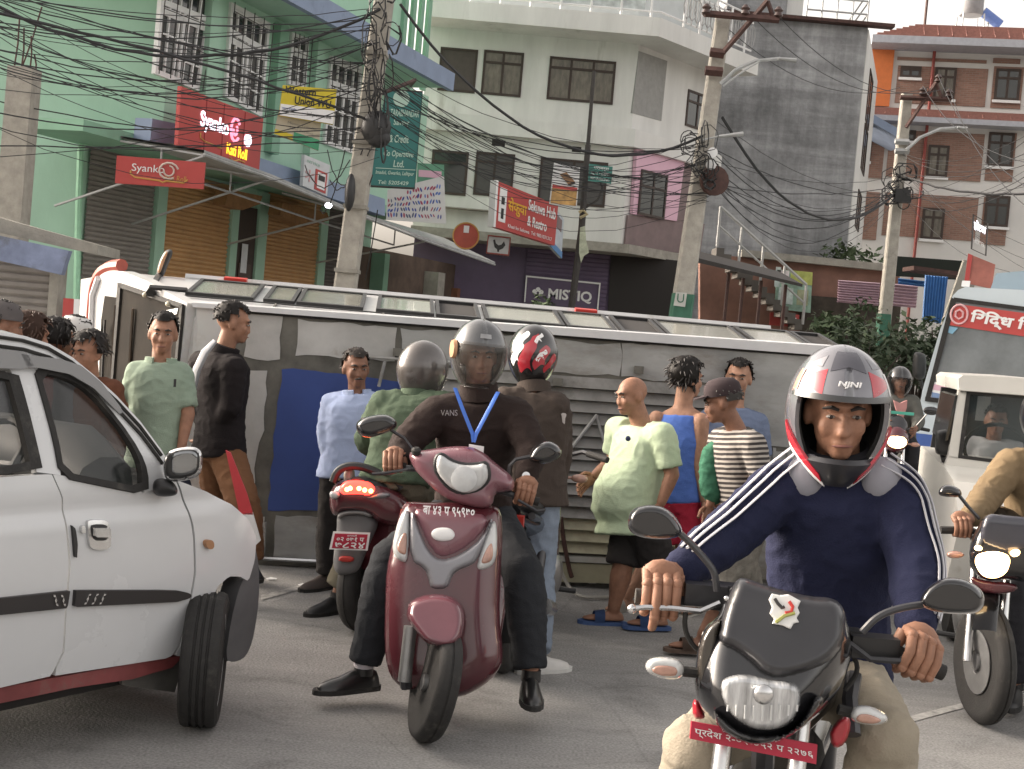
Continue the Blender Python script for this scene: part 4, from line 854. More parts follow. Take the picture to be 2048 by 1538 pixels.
MB().fpoly(fd, sub(q, 0, .84, 1, 1), 0, .01).build('blue_strip', M('blue_strip', (.08, .22, .45), .5), t, smooth=0); MB().fpoly(fd, sub(q, .1, .1, .8, .4), 0, .01).build('mauve_print', C_mauve, t, smooth=0)
# food poster on the thin post
f = Frame((0, 23.6, 0), (1, .05, 0)); q = quad(f, [(1108, 326), (1160, 335), (1153, 415), (1098, 409)]); t = board(f, q, 'food_poster', M('white_banner', (.62, .63, .63)), 'white poster with a chocolate block above a red strip on the thin post', 0, .04)
MB().fpoly(f, [bil(q, *p) for p in ((.25, .25), (.5, .18), (.85, .38), (.6, .46))], .04, .06).build('chocolate_print', M('choc', (.25, .14, .07), .6), t, smooth=0); MB().fpoly(f, [bil(q, *p) for p in ((.6, .46), (.85, .38), (.86, .43), (.62, .5))], .04, .058).build('chocolate_edge', C_wood, t, smooth=0)
MB().fpoly(f, sub(q, .04, .52, .96, .60), .04, .05).build('red_strip', C_red, t, smooth=0); MB().fpoly(f, sub(q, .04, .60, .96, .97), .04, .048).build('food_print', M('food', (.42, .25, .09), .6, var=.6, vs=5), t, smooth=0)
f = Frame((0, 23.7, 0), (1, .05, 0)); q = quad(f, [(1178, 328), (1225, 334), (1222, 368), (1176, 362)]); t = board(f, q, 'street_sign', M('green_plate', (.05, .2, .17), .5), 'small green plate with white text beside the food poster', 0, .04)
txt(f, q, 'परामर्श', .2, .1, .85, .35, .045, C_letW, t); txt(f, q, 'शुभ यात्रा', .1, .42, .9, .65, .045, C_letW, t); txt(f, q, 'NO PARKING', .1, .74, .9, .9, .045, C_letW, t)
# round red sign and rooster light box
c = at(932, 472, 25); t = thing('round_sign', 'round red sign with a pale ring on the wall left of the restaurant sign', 'sign', c+V((0, 0, -.3)))
MB().lathe(c, (0, -1, 0), ((0, -.05), (.25, -.05), (.25, .05), (0, .05)), 24).build('disc', M('red_disc', (.45, .09, .06), .5), t); MB().lathe(c, (0, -1, 0), ((.225, .03), (.25, .03), (.25, .07), (.225, .07), (.225, .03)), 24).build('ring', C_gold, t)
MB().box(c+V((.0, -.06, .12)), (.1, .02, .13)).build('tag_print', C_letW, t, smooth=0)
f = Frame((0, 24.5, 0), (1, 0, 0)); q = quad(f, [(976, 470), (1022, 475), (1018, 512), (972, 507)]); t = board(f, q, 'light_box', M('pale_box', (.45, .47, .47), .5), 'pale light box with a black rooster under the red restaurant sign', -.2, .05, (C_redpipe, .07))
b = MB(); b.fpoly(f, [bil(q, *p) for p in ((.25, .25), (.33, .2), (.38, .4), (.5, .5), (.62, .45), (.72, .25), (.8, .45), (.7, .65), (.55, .75), (.56, .85), (.48, .85), (.46, .72), (.34, .62), (.28, .4))], .05, .06); b.build('rooster_print', C_blackp, t, smooth=0)
# small lit lamp on the canopy edge
t = thing('canopy_lamp', 'small lit white lamp on the canopy edge left of the near pole', 'lamp', at(657, 411, 19.4)); MB().ell(at(657, 411, 19.4), (.05, .05, .04)).build('bulb', M('bulb', (.9, .9, 1), .5, var=0, emit=(.9, .9, 1), es=4), t)
# signs at the right edge and banner at the left
f = Frame((0, 22, 0), (1, -.5, 0)); q = quad(f, [(1946, 428), (1976, 446), (1972, 512), (1942, 498)]); t = thing('neon_sign', 'narrow dark frame with lit violet white letters above the pale blue bus', 'sign', f.w(*q[3]))
b = MB(); 
for u0, v0, u1, v1 in ((0, 0, 1, .02), (0, .98, 1, 1), (0, .02, .05, .98), (.95, .02, 1, .98)): b.fpoly(f, sub(q, u0, v0, u1, v1), -.05, .03)
b.build('frame', C_darksteel, t, smooth=0); txt(f, q, 'होटल', .1, .12, .9, .42, 0, C_glowW, t, bold=.03); txt(f, q, 'HOTEL', .1, .66, .9, .78, 0, C_letW, t)
f = Frame((0, 22.5, 0), (1, -.3, 0)); q = quad(f, [(1936, 508), (1990, 530), (1983, 578), (1928, 566)]); t = board(f, q, 'faded_sign', M('faded_red', (.36, .13, .10), .7, var=.25, vs=4), 'faded red sign board behind the pale blue bus', 0, .1)
MB().fpoly(f, sub(q, 0, 0, .16, 1), .1, .12).build('red_edge', C_red, t, smooth=0)
f = Frame((0, 15.5, 0), (1, .1, 0)); q = quad(f, [(128, 596), (200, 602), (200, 700), (122, 690)]); t = board(f, q, 'red_banner', C_red, 'red banner with a white stripe behind the crowd at left', 0, .03); MB().fpoly(f, sub(q, .3, 0, .56, 1), .03, .04).build('white_stripe', C_letW, t, smooth=0)
# ================================================================== minibus lying on its side, roof towards us
ya, ti = radians(5), radians(8)
hB = V((-sin(ya)*cos(ti), cos(ya)*cos(ti), sin(ti))); uB = V((cos(ya), sin(ya), 0)); vB = uB.cross(hB)
oB = gr(530, 1130); BU = Frame(oB, uB, vB)                      # roof plane; n looks at us
C_bus = M('bus_white_paint', (.58, .58, .58), .3, var=.10, vs=2, coat=.3, dirt=((.36, .33, .29), 1.6, .57))
C_zinc = M('bus_bare_zinc', (.37, .375, .37), .6, .1, var=.30, vs=2.2, bump=.15, bs=9, dirt=((.23, .21, .18), 1.7, .50), stretch=(.6, 1, 1.6))
C_grime = M('bus_grime', (.13, .125, .11), .9, var=.45, vs=4)
C_patch = M('bus_old_paint', (.46, .455, .44), .75, var=.18, vs=3, bump=.2, bs=14, dirt=((.24, .19, .15), 2.6, .54))
C_busblue = M('bus_blue_patch', (.045, .08, .27), .75, var=.15, vs=2, dirt=((.05, .055, .10), 3, .68))
C_redlamp = M('red_lamp_glass', (.5, .04, .03), .3)
bus = thing('overturned_bus', 'white minibus lying on its side with its worn roof towards us', 'bus', BU.w(2, 0, -.5))
bt = BU.px(800, 650)[1]; a0 = BU.px(390, 612)[0]; a1 = BU.px(1700, 715)[0]
HB = 1.75
def bx(x, y): return BU.px(x, y)
# body shell: cross section (h, b) swept from front to rear, front raked so that its foot lies further forward
prof = [(.0, .05), (.0, bt-.09), (.02, bt-.03), (.07, bt+.01), (.24, bt+.03), (.95, bt+.045), (1.02, bt+.045), (1.2, bt+.03), (1.3, bt-.02), (HB, bt-.12), (HB, .05)]
def afront(h): return a0-1.13*(h/HB)**.85
rr = []
for a in [None, .35, 1, 2, 3, 4]+[a1-.25, a1-.1, a1]:
    R_ = []
    for h, b in prof:
        aa = afront(h) if a is None else (afront(h)*(1-.0)+.02 if a < afront(h) else a)
        if a is not None and a > a1-.3:                        # rounded rear
            t = (a-(a1-.25))/.25; b = .05+(b-.05)*(1-.16*t*t); h = h+(HB/2-h)*.06*t*t
        R_.append(BU.w(max(aa, afront(h)) if a is not None else aa, b, -h-.012))
    rr.append(R_)
MB().rings(rr).build('body', C_bus, bus, smooth=50)
rnb = random.Random(12)
def rough(P, j=.016, st=.07):
    Q = []
    for i in range(len(P)):
        a, b = V(P[i]), V(P[(i+1) % len(P)]); L = (b-a).length; m = max(1, int(L/st)); n_ = V((-(b-a).y, (b-a).x)).normalized() if L > 0 else V((0, 0)); o = 0
        for k in range(m): o = o*.6+rnb.uniform(-j, j)*.7; Q.append(tuple(a+(b-a)*(k/m)+n_*(o if k else 0)))
    return Q
def roofplate(name, pts, mat, c0=-.01, c1=.012, **k): return MB().fpoly(BU, rough(quad(BU, pts)) if name in ('roof_panel', 'blue_patch') else quad(BU, pts), c0, c1).build(name, mat, bus, smooth=0, **k)
roofplate('roof_skin', [(470, 622), (1690, 712), (1665, 1170), (440, 1125)], C_grime, -.01, .006)
roofplate('roof_panel', [(394, 606), (470, 618), (470, 700), (440, 1000), (376, 1000)], C_bus)
roofplate('roof_panel', [(498, 626), (566, 632), (560, 718), (488, 712)], C_patch); roofplate('roof_panel', [(596, 637), (794, 655), (790, 722), (591, 711)], C_patch)
roofplate('roof_panel', [(801, 656), (1240, 686), (1238, 752), (801, 722)], C_zinc); roofplate('roof_panel', [(1243, 686), (1690, 712), (1678, 900), (1420, 880), (1415, 766), (1242, 752)], C_zinc)
roofplate('roof_panel', [(476, 740), (535, 741), (529, 860), (513, 912), (505, 1010), (452, 1005)], C_patch)
roofplate('blue_patch', [(564, 738), (830, 762), (800, 1024), (536, 1020), (537, 996), (552, 850)], C_busblue)
roofplate('roof_panel', [(462, 1034), (530, 1033), (527, 1104), (456, 1098)], C_patch); roofplate('roof_panel', [(552, 1030), (800, 1040), (796, 1122), (547, 1112)], C_zinc)
roofplate('roof_panel', [(1420, 886), (1676, 905), (1668, 1165), (1412, 1150)], C_zinc)
for k in range(9): x = 1428+k*29; roofplate('roof_rib', [(x, 888+k*1.6), (x+6, 888+k*1.6), (x-1, 1150+k*1.2), (x-7, 1150+k*1.2)], C_zinc, .012, .03)
# gutter strip along the roof edge
b = MB(); q = quad(BU, [(386, 603), (1690, 692), (1688, 712), (388, 612)]); b.fpoly(BU, [q[0], q[1], q[2], q[3]], -.01, .05); b.build('gutter', M('bus_clean_white', (.68, .69, .71), .3, var=.04, coat=.4), bus, smooth=0, bevel=.012)
b = MB(); b.tube([BU.w(*bx(472, 621), .02), BU.w(*bx(1688, 714), .02)], .012, 5); b.build('seal', C_rubber, bus)
# long metal slats of the roof
sq = quad(BU, [(800, 728), (1420, 770), (1410, 1118), (796, 1086)])
C_slatA = M('grey_slat', (.25, .245, .235), .75, .0, var=.3, vs=2.4, dirt=((.10, .095, .085), 1.6, .52)); C_slatB = M('cream_slat', (.40, .38, .27), .75, var=.2, vs=3, dirt=((.25, .23, .17), 2, .55))
for k in range(15):
    v0, v1 = k/15, (k+.86)/15; s_ = sub(sq, 0, v0, 1, v1); b = MB()
    lo, hi = .004, .05
    P = [BU.w(*s_[0], lo), BU.w(*s_[1], lo), BU.w(*s_[2], hi), BU.w(*s_[3], hi)]; D = BU.n*-.02
    b.prism(P, D); b.build('slat', C_slatB if k > 11 else C_slatA, bus, smooth=0)
roofplate('lower_strip', [(796, 1094), (1410, 1120), (1408, 1132), (796, 1106)], M('strip_white', (.5, .5, .47), .5), .012, .035); roofplate('lower_plate', [(796, 1110), (1408, 1136), (1404, 1172), (796, 1150)], C_slatB, .0, .02)
b = MB(); b.tube([BU.w(*bx(527, 1114), .03), BU.w(*bx(800, 1128), .03)], .014, 6); b.tube([BU.w(*bx(527, 1114), .03), BU.w(*bx(531, 1040), .03)], .012, 6); b.build('edge_strip', C_chrome, bus)
for p0, p1, r_ in (((1106, 938), (1192, 826), .012), ((1190, 826), (1206, 880), .009), ((770, 720), (758, 770), .011), ((740, 712), (905, 722), .011)): MB().tube([BU.w(*bx(*p0), .05), BU.w(*bx(*p1), .05)], r_, 6).build('rack_rod', C_zinc, bus)
b = MB(); b.tube(smoothline([BU.w(*bx(x, y), .05) for x, y in ((1120, 1030), (1126, 1080), (1136, 1130), (1142, 1150))], 2, False), .015, 6); b.build('rack_rod', C_rust, bus)
hose = [tuple(at(x, y, 8.8)) for x, y in ((1105, 1020), (1112, 1090), (1118, 1135), (1140, 1180))]+[tuple(gr(1165, 1196, .02)), tuple(gr(1220, 1194, .02))]
tag(MB().tube(smoothline(hose, 3, False), .012, 6).build('hose', M('pale_hose', (.35, .34, .31), .6)), 'pale thin hose hanging from the bus roof onto the road', 'hose')
for x, y in ((796, 703), (1276, 738), (1115, 762)): MB().box(BU.w(*bx(x, y), .03), (.06, .06, .05)).build('bracket', C_grime, bus, bevel=.008)
# windows along the upward side
BT = Frame(BU.w(0, bt+.035-.24*.021, -.012), uB, (hB+vB*.021).normalized())   # u along, v from roof to floor, n up
def midA(x):                                                       # position along the bus of a pixel column on the window line
    return BT.px(x, 577+(x-546)*(667-577)/(1600-546))[0]
glassB = M('bus_glass_painted_sky', (.40, .40, .35), .12, var=.2, vs=2, spec=1.0, coat=1.0)  # pale base colour stands in for bright sky reflected in the panes
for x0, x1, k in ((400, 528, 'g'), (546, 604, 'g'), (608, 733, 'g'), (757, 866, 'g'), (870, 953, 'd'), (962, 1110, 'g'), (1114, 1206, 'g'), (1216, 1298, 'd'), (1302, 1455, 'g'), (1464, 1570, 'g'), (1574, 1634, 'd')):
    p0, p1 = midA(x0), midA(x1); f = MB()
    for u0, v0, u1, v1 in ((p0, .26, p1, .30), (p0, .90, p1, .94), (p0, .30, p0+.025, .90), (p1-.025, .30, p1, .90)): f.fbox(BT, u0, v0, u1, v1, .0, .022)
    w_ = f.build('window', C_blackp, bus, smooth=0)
    MB().fbox(BT, p0+.02, .29, p1-.02, .91, -.03, .012 if k == 'g' else .002).build('pane', glassB if k == 'g' else C_black, w_, smooth=0)  # 'd' windows are open: a flat black sheet paints the shaded inside
b = MB()
for v in (.20, 1.0): b.fbox(BT, midA(395), v, midA(1640), v+.012, 0, .008)
b.build('black_line', C_blackp, bus, smooth=0)
for x in (770, 1010, 1255, 1500, 570): a = midA(x); MB().fbox(BT, a, .03, a+.012, .22, -.01, .006).build('panel_seam', C_grime, bus, smooth=0)
b = MB(); b.tube([BT.w(midA(360), 1.12, -.005), BT.w(a1-.25, 1.12, -.005)], .028, 6); b.build('rub_rail', C_bus, bus)
for x in (465, 1175): a = midA(x); MB().fbox(BT, a-.08, 1.02, a+.08, 1.09, .0, .03).build('side_lamp', C_redlamp, bus, smooth=0, bevel=.01)
for x, t in ((1512, 0), (1560, 1)):
    b = MB(); a = midA(x); b.tube([BT.w(a+i*.035, .1+.02*sin(i*1.9+t)+.02*t, .012) for i in range(8)], .006, 4); b.build('painted_flourish', C_letW, bus)
# front: mask, windscreen, bumper
A_, B_ = BU.w(afront(0), 0, -.012), BU.w(afront(HB), 0, -HB-.012)
FF = Frame(A_, A_-B_, vB)
def fplate(name, pts, mat, c0, c1, par=None, **k): return MB().fpoly(FF, quad(FF, pts), c0, c1).build(name, mat, par or bus, smooth=0, **k)
fplate('front_mask', [(392, 606), (306, 560), (262, 543), (232, 540), (214, 552), (206, 590), (197, 700), (190, 1010), (372, 1010), (376, 740)], C_bus, -.02, .06, bevel=.02)
ws = fplate('windscreen', [(262, 571), (386, 613), (374, 735), (366, 1000), (206, 1000), (221, 640), (228, 592), (257, 596)], M('bus_screen', (.022, .019, .016), .85, var=.5, vs=3, spec=.1), .06, .07)
for pts in ([(258, 572), (264, 568), (262, 600), (228, 1000), (222, 1000), (252, 640)], [(384, 610), (389, 612), (377, 740), (369, 1000), (364, 1000), (372, 740)], [(258, 566), (388, 609), (387, 616), (258, 574)]): fplate('screen_seal', pts, C_rubber, .065, .085, ws)
b = MB()
for i, x in enumerate((240, 276, 330)): b.tube([FF.w(*FF.px(x+14, 610+i*7), .085), FF.w(*FF.px(x+4, 750), .08), FF.w(*FF.px(x-8, 960), .085)], .008+.003*(i % 2), 5)
b.build('curtain_fold', M('brown_curtain', (.06, .045, .032), .9, var=.4), ws)
b = MB(); b.tube([FF.w(*FF.px(x, y), .11) for x, y in ((216, 760), (226, 690), (240, 640), (231, 820))], .01, 5); b.build('wiper', C_blackp, ws)
fplate('sticker', [(346, 622), (378, 616), (375, 628), (342, 636)], C_letW, .07, .076, ws); 
for x, y in ((315, 590), (362, 608)): MB().ell(FF.w(*FF.px(x, y), .09), (.018, .018, .018), u=8, v=5).build('screw_cap', M('cream_cap', (.6, .55, .42), .4), ws)
b = MB(); b.tube(smoothline([tuple(FF.w(*FF.px(x, y), .03)) for x, y in ((186, 1000), (190, 700), (194, 590), (206, 550), (226, 534), (252, 531))], 2, False), .046, 8); b.build('bumper', M('bus_red_paint', (.36, .07, .045), .4, var=.15), bus)
b = MB(); b.tube([tuple(FF.w(*FF.px(x, y), .07)) for x, y in ((200, 680), (204, 590), (216, 556))], .025, 6); b.build('lamp_rim', M('bus_clean_white', (.68, .69, .71)), bus)
mm = MB(); inflate(mm, [(312, 548), (318, 522), (330, 500), (344, 498), (346, 508), (336, 530), (328, 552), (318, 556)], 9.7, .06, .05); mr_ = mm.build('mirror', C_blackp, bus)
mm = MB(); inflate(mm, [(314, 546), (320, 522), (330, 503), (337, 503), (328, 525), (320, 548)], 9.635, .012, .02); mm.build('mirror_glass', M('orange_lit_plastic', (.45, .25, .14), .4), mr_)  # side of the housing; orange evening light is put into its colour
MB().tube([at(318, 552, 9.72), BT.w(midA(330), .35, -.02)], .03, 6).build('mirror_arm', C_blackp, mr_)
MB().tube([BT.w(midA(330), .33, .02), BT.w(midA(402), .28, .03)], .018, 5).build('trim_rod', C_blackp, bus)
# red and white barrier sheet leaning by the bus, between the car nose and the crowd
f = Frame((0, 7.6, 0), (1, .1, 0)); ba = thing('barrier_sheet', 'red and white plastic barrier sheet behind the nose of the white car', 'barrier', V((at(480, 1080, 7.6).x, 7.6, 0)))
MB().fpoly(f, quad(f, [(452, 900), (462, 905), (494, 985), (507, 1028), (480, 1028)]), 0, .02).build('red_sheet', M('red_plastic', (.55, .05, .06), .5), ba, smooth=0); MB().fpoly(f, quad(f, [(470, 1028), (506, 1024), (522, 1080), (500, 1100), (480, 1200), (470, 1200)]), .0, .02).build('white_sheet', C_letW, ba, smooth=0)
# ================================================================== white hatchback at the left
AC = radians(33); CF = Frame(gr(376, 1448), (sin(AC), cos(AC), 0))          # a = forward, b = up, c = out of its right side
zb = CF.px(200, 966)[1]; TL_ = radians(17)
CG = Frame(CF.w(0, zb, 0), CF.u, V((0, 0, 1))*cos(TL_)-CF.n*sin(TL_))       # leaning plane of the side windows
C_car = M('car_white_paint', (.60, .61, .62), .25, var=.03, vs=2, coat=.6, dirt=((.46, .44, .40), 1.5, .66))
C_cglass = M('car_glass', (.03, .035, .034), .04, var=0, alpha=.34, spec=.7)
C_redsill = M('car_red_sill', (.20, .05, .05), .5, var=.3, vs=5, dirt=((.16, .13, .11), 4, .55))
car = thing('parked_car', 'white hatchback with a red sill and black side moulding at the left edge', 'car', CF.w(-1.2, 0, -.75))
WD = 1.46
def cq(pts): return [CF.px(*p) for p in pts]
def bulge(a, z):
    t = (z-.56)/.42; c = .035*(1-t*t) if z > .56 else .035*(1-((z-.56)/.5)**2*1.2)
    if a > .15: c -= .30*(a-.15)**2+.0
    c -= .012*exp(-((z-(zb-.09))/.035)**2)
    return c
def panel(name, pts, mat, holes=(), extra=0, th=.03, mirror=False, local=False, step=.022, par=None, sm=0):
    P = pts if local else cq(pts)
    if sm: P = smoothline(P, sm)
    b = MB()
    s = (lambda c: -WD-c) if mirror else (lambda c: c)
    solid(b, P, step, lambda a, z, d: CF.w(a, z, s(bulge(a, z)+extra)), lambda a, z, d: CF.w(a, z, s(bulge(a, z)+extra-th)), [h for h in holes])
    return b.build(name, mat, par or car, smooth=50)
front_door = [(111, 950), (125, 951), (200, 966), (290, 985), (353, 962), (365, 998), (375, 1045), (377, 1071), (376, 1143), (359, 1241), (348, 1288), (336, 1308), (326, 1314), (97, 1349), (118, 1299), (121, 1216), (131, 1125), (127, 998)]
fd = panel('door', front_door, C_car)
ra = CF.px(0, 1200)[0]
zr = CF.px(0, 1366)[1]; zs_ = .17
rear = cq([(108, 949), (124, 998), (127, 1125), (117, 1216), (114, 1299), (93, 1349)])
x_in = rear[-1]
rd = [rear[0]]+rear[1:]+[(-1.55, x_in[1]-.02), (-1.78, .40), (-1.95, .62), (-1.98, zb+.03)]
rdo = panel('door', rd, C_car, local=True)
arch = [(486, 1160), (468, 1150), (446, 1150), (424, 1169), (410, 1198), (394, 1234), (381, 1270), (364, 1311)]
fender = [(356, 961), (413, 983), (460, 1008), (492, 1040), (505, 1074), (500, 1118)]+arch+[(341, 1309), (352, 1288), (363, 1241), (380, 1143), (381, 1071), (379, 1045), (369, 998)]
fe = panel('fender', fender, C_car)
quarter = [(-2.0, zb+.03), (-1.97, .62), (-1.8, .40), (-1.62, .3), (-2.02, .28), (-2.06, .45), (-2.2, .58), (-2.4, .58), (-2.54, .45), (-2.6, .28), (-2.9, .3), (-2.93, .6), (-2.85, zb+.06)]
panel('rear_quarter', quarter, C_car, local=True)
# far side
panel('far_side', [(.5, .3), (.55, .62), (.42, .78), (0.02, zb), (-2.85, zb+.05), (-2.93, .3)], C_car, local=True, mirror=True)
# sill, moulding, flap, bumper
sill = cq([(0, 1366), (326, 1314), (363, 1310), (341, 1334), (308, 1343), (261, 1357), (145, 1374), (0, 1403)]); P = [(-1.6, sill[0][1])]+sill[1:-1]+[(-1.6, sill[-1][1])]
solid_ = MB(); solid(solid_, P, .02, lambda a, z, d: CF.w(a, z, .012), lambda a, z, d: CF.w(a, z, -.1)); solid_.build('sill', C_redsill, car)
C_mould = M('car_black_moulding', (.025, .022, .022), .5, var=.1)
def stripe(name, pts, mat, par, e0=.0, e1=.018, local=False, sm=0): return panel(name, pts, mat, extra=e1, th=e1-e0+.01, par=par, local=local, step=.012, sm=sm)
mo = stripe('moulding', [(134, 1176), (300, 1176), (340, 1177), (358, 1181), (369, 1187), (358, 1193), (336, 1199), (131, 1209)], C_mould, fd)
for k in range(3):
    x = 147+k*15; stripe('chrome_slash', [(x+11, 1182), (x+15, 1182), (x+4, 1203), (x, 1203)], C_chrome, fd, .015, .024)
stripe('moulding', [(-1.5, CF.px(0, 1181)[1])]+cq([(122, 1177), (116, 1211)])+[(-1.5, CF.px(0, 1209)[1])], C_mould, rdo, local=True)
for x in (88, 103): stripe('chrome_slash', [(x-2, 1184), (x+2, 1184), (x+8, 1206), (x+4, 1206)], C_chrome, rdo, .015, .024)
stripe('door_edge_guard', [(135, 1049), (141, 1055), (143, 1085), (140, 1112), (136, 1110)], C_blackp, fd, 0, .012)
hd = stripe('handle', [(168, 1038), (202, 1038), (209, 1046), (209, 1086), (202, 1096), (172, 1096), (165, 1086), (165, 1046)], C_chrome, fd, 0, .014, sm=1)
stripe('handle_recess', [(172, 1046), (201, 1046), (203, 1054), (203, 1078), (172, 1078), (170, 1054)], C_blackp, hd, .014, .017, sm=1); stripe('handle_grip', [(172, 1052), (203, 1052), (203, 1070), (172, 1070)], C_chrome, hd, .016, .034)
stripe('keyhole', [(152, 1052), (156, 1048), (160, 1052), (160, 1062), (156, 1066), (152, 1062)], C_chrome, fd, 0, .014, sm=1)
stripe('side_indicator', [(396, 1077), (408, 1076), (412, 1083), (411, 1092), (404, 1096), (396, 1090)], M('amber_lens', (.35, .18, .09), .3), fe, 0, .02, sm=1)
fl = panel('mud_flap', [(259, 1375), (261, 1359), (308, 1343), (363, 1308), (396, 1232), (404, 1215), (386, 1300), (369, 1391), (319, 1384)], M('mud_flap', (.13, .125, .115), .85, var=.3, vs=6), extra=-.06, th=.015, step=.015)
# bumper corner, wheel housing and nose
bp = [(504, 1071), (513, 1095), (520, 1130), (522, 1198), (515, 1270), (506, 1305), (493, 1321), (472, 1327), (455, 1320), (462, 1240), (476, 1180), (486, 1158), (500, 1118)]
panel('bumper', bp, M('car_grey_bumper', (.12, .12, .125), .55, var=.2, vs=4, dirt=((.2, .18, .15), 3, .6)), extra=-.03, th=.10, sm=1)
b = MB(); rim = cq(arch+[(455, 1320)]); b.rings([[CF.w(a, z, c) for a, z in rim] for c in (-.035, -.35)], cap=False, closed=False); b.build('wheel_housing', M('wheel_housing', (.06, .05, .04), .95, var=.5, vs=7), car, recalc=False)
aN, zN = CF.px(515, 1250); b = MB()
b.box8([CF.w(aN-.22, .2, -.12), CF.w(aN-.08, .2, -.3), CF.w(aN-.08, .2, -WD+.3), CF.w(aN-.22, .2, -WD+.12), CF.w(aN-.2, .62, -.12), CF.w(aN-.05, .62, -.3), CF.w(aN-.05, .62, -WD+.3), CF.w(aN-.2, .62, -WD+.12)]); b.build('front_bumper', C_mould, car, smooth=0, bevel=.03)
# bonnet: from the fender's top edge across to the far side
ft = [CF.px(*p) for p in ((350, 958), (385, 972), (413, 983), (440, 996), (460, 1008), (478, 1024), (492, 1040), (503, 1066))]
rr = [[CF.w(a+.07*sin(pi*t)*(i/7), z-.004+.035*sin(pi*t), bulge(a, z)-.012-(WD+2*bulge(a, z)-.02)*t) for i, (a, z) in enumerate(ft)] for t in [k/10 for k in range(11)]]
MB().rings(rr, cap=False, closed=False).build('bonnet', C_car, car, smooth=60)
MB().box(CF.w(-1.1, .3, -WD/2), (2.9, WD-.2, .22), (CF.u, CF.n, CF.v)).build('underbody', C_black, car, smooth=0)
# greenhouse: pillars, roof, windows
def g(pts): return [CG.px(*p) for p in pts]
def gpanel(name, P, mat, holes=(), c=0, th=.03, step=.02, par=None, sm=0):
    if sm: P = smoothline(P, sm)
    b = MB(); solid(b, P, step, lambda a, z, d: CG.w(a, z, c), lambda a, z, d: CG.w(a, z, c-th), holes); return b.build(name, mat, par or car, smooth=50)
roofl = g([(343, 935), (324, 901), (281, 843), (234, 792), (187, 749), (144, 714), (98, 687), (47, 671), (0, 664)])
zr2 = roofl[-1][1]
roofl += [(-1.7, zr2+.0), (-2.2, zr2-.06), (-2.6, zr2-.2), (-2.82, .05)]
w1 = g([(70, 737), (129, 749), (176, 776), (234, 843), (273, 901), (288, 940), (289, 983), (200, 966), (122, 950), (109, 878), (90, 808)])
w2 = g([(21, 737), (43, 812), (62, 890), (74, 944)]); w2 = [(-1.75, w2[3][1]), (-1.72, w2[0][1]-.03), (-1.5, w2[0][1])]+w2
side = roofl+[(-2.82, -.02)]+g([(60, 942), (111, 949), (200, 966), (290, 985), (350, 962)])
gpanel('side_frame', side, C_car, holes=[w1, w2])
def inset(P, k):
    cx, cy = sum(p[0] for p in P)/len(P), sum(p[1] for p in P)/len(P); return [(cx+(x-cx)*k, cy+(y-cy)*k) for x, y in P]
for w_, nm in ((w1, fd), (w2, rdo)):
    o_, i_ = smoothline(inset(w_, 1.06), 1), smoothline(inset(w_, .93), 1); sb_ = MB(); sb_.rings([[CG.w(*p, -.02) for p in o_], [CG.w(*p, .008) for p in o_], [CG.w(*p, .008) for p in i_], [CG.w(*p, -.02) for p in i_]], cap=False); sb_.build('window_seal', C_rubber, nm, smooth=0)
    gpanel('window_pane', inset(w_, .97), C_cglass, c=-.014, th=.005, par=nm)
gpanel('rain_visor', g([(30, 712), (62, 716), (110, 722), (150, 735), (190, 768), (236, 826), (228, 832), (176, 780), (128, 752), (68, 740), (42, 738)]), M('smoke_visor', (.20, .20, .20), .25, var=0), c=.035, th=.006, step=.014)
gpanel('rain_visor', [(-1.7, w2[2][1]-.0), (-1.7, w2[2][1]+.09)]+g([(8, 704), (40, 708), (56, 735), (30, 742)]), M('smoke_visor', (.2, .2, .2)), c=.035, th=.006, step=.014)
for off_ in (.012, .045):                                                    # black lines along the roof gutter
    b = MB(); b.tube([CG.w(a-.01, z-off_-.008, .006) for a, z in roofl[1:11]], .007, 5); b.build('gutter_line', C_rubber, car)
cm = -WD/2
def across(pl, crown, name, mat, k0=0, k1=None, bow=0):
    pl = pl[k0:k1]; rr = []
    for i in range(13):
        t = i/12; rr.append([CG.w(a, z, -.004)-CF.n*((WD-2*sin(TL_)*z)*t)+V((0, 0, 1))*crown*sin(pi*t)+CF.u*bow*sin(pi*t) for a, z in pl])
    return MB().rings(rr, cap=False, closed=False).build(name, mat, car, smooth=60)
across(roofl, .035, 'roof', C_car, 5, 11); across(roofl, .012, 'windscreen', C_cglass, 0, 6, .06); across(roofl, .02, 'rear_window', C_cglass, 10, 13, -.03)
b = MB(); far = [CG.w(a, z, 0)-CF.n*(WD-2*sin(TL_)*z) for a, z in roofl]; b.tube(far, .03, 6); b.tube([CF.w(x, z, -WD) for x, z in ((-.55, zb), (-.75, zb))], .03, 5)
fp = [g([(111, 949)])[0], g([(45, 712)])[0]]; b.tube([CG.w(a, z, 0)-CF.n*(WD-2*sin(TL_)*z) for a, z in fp], .045, 6); b.build('far_pillar', C_car, car)
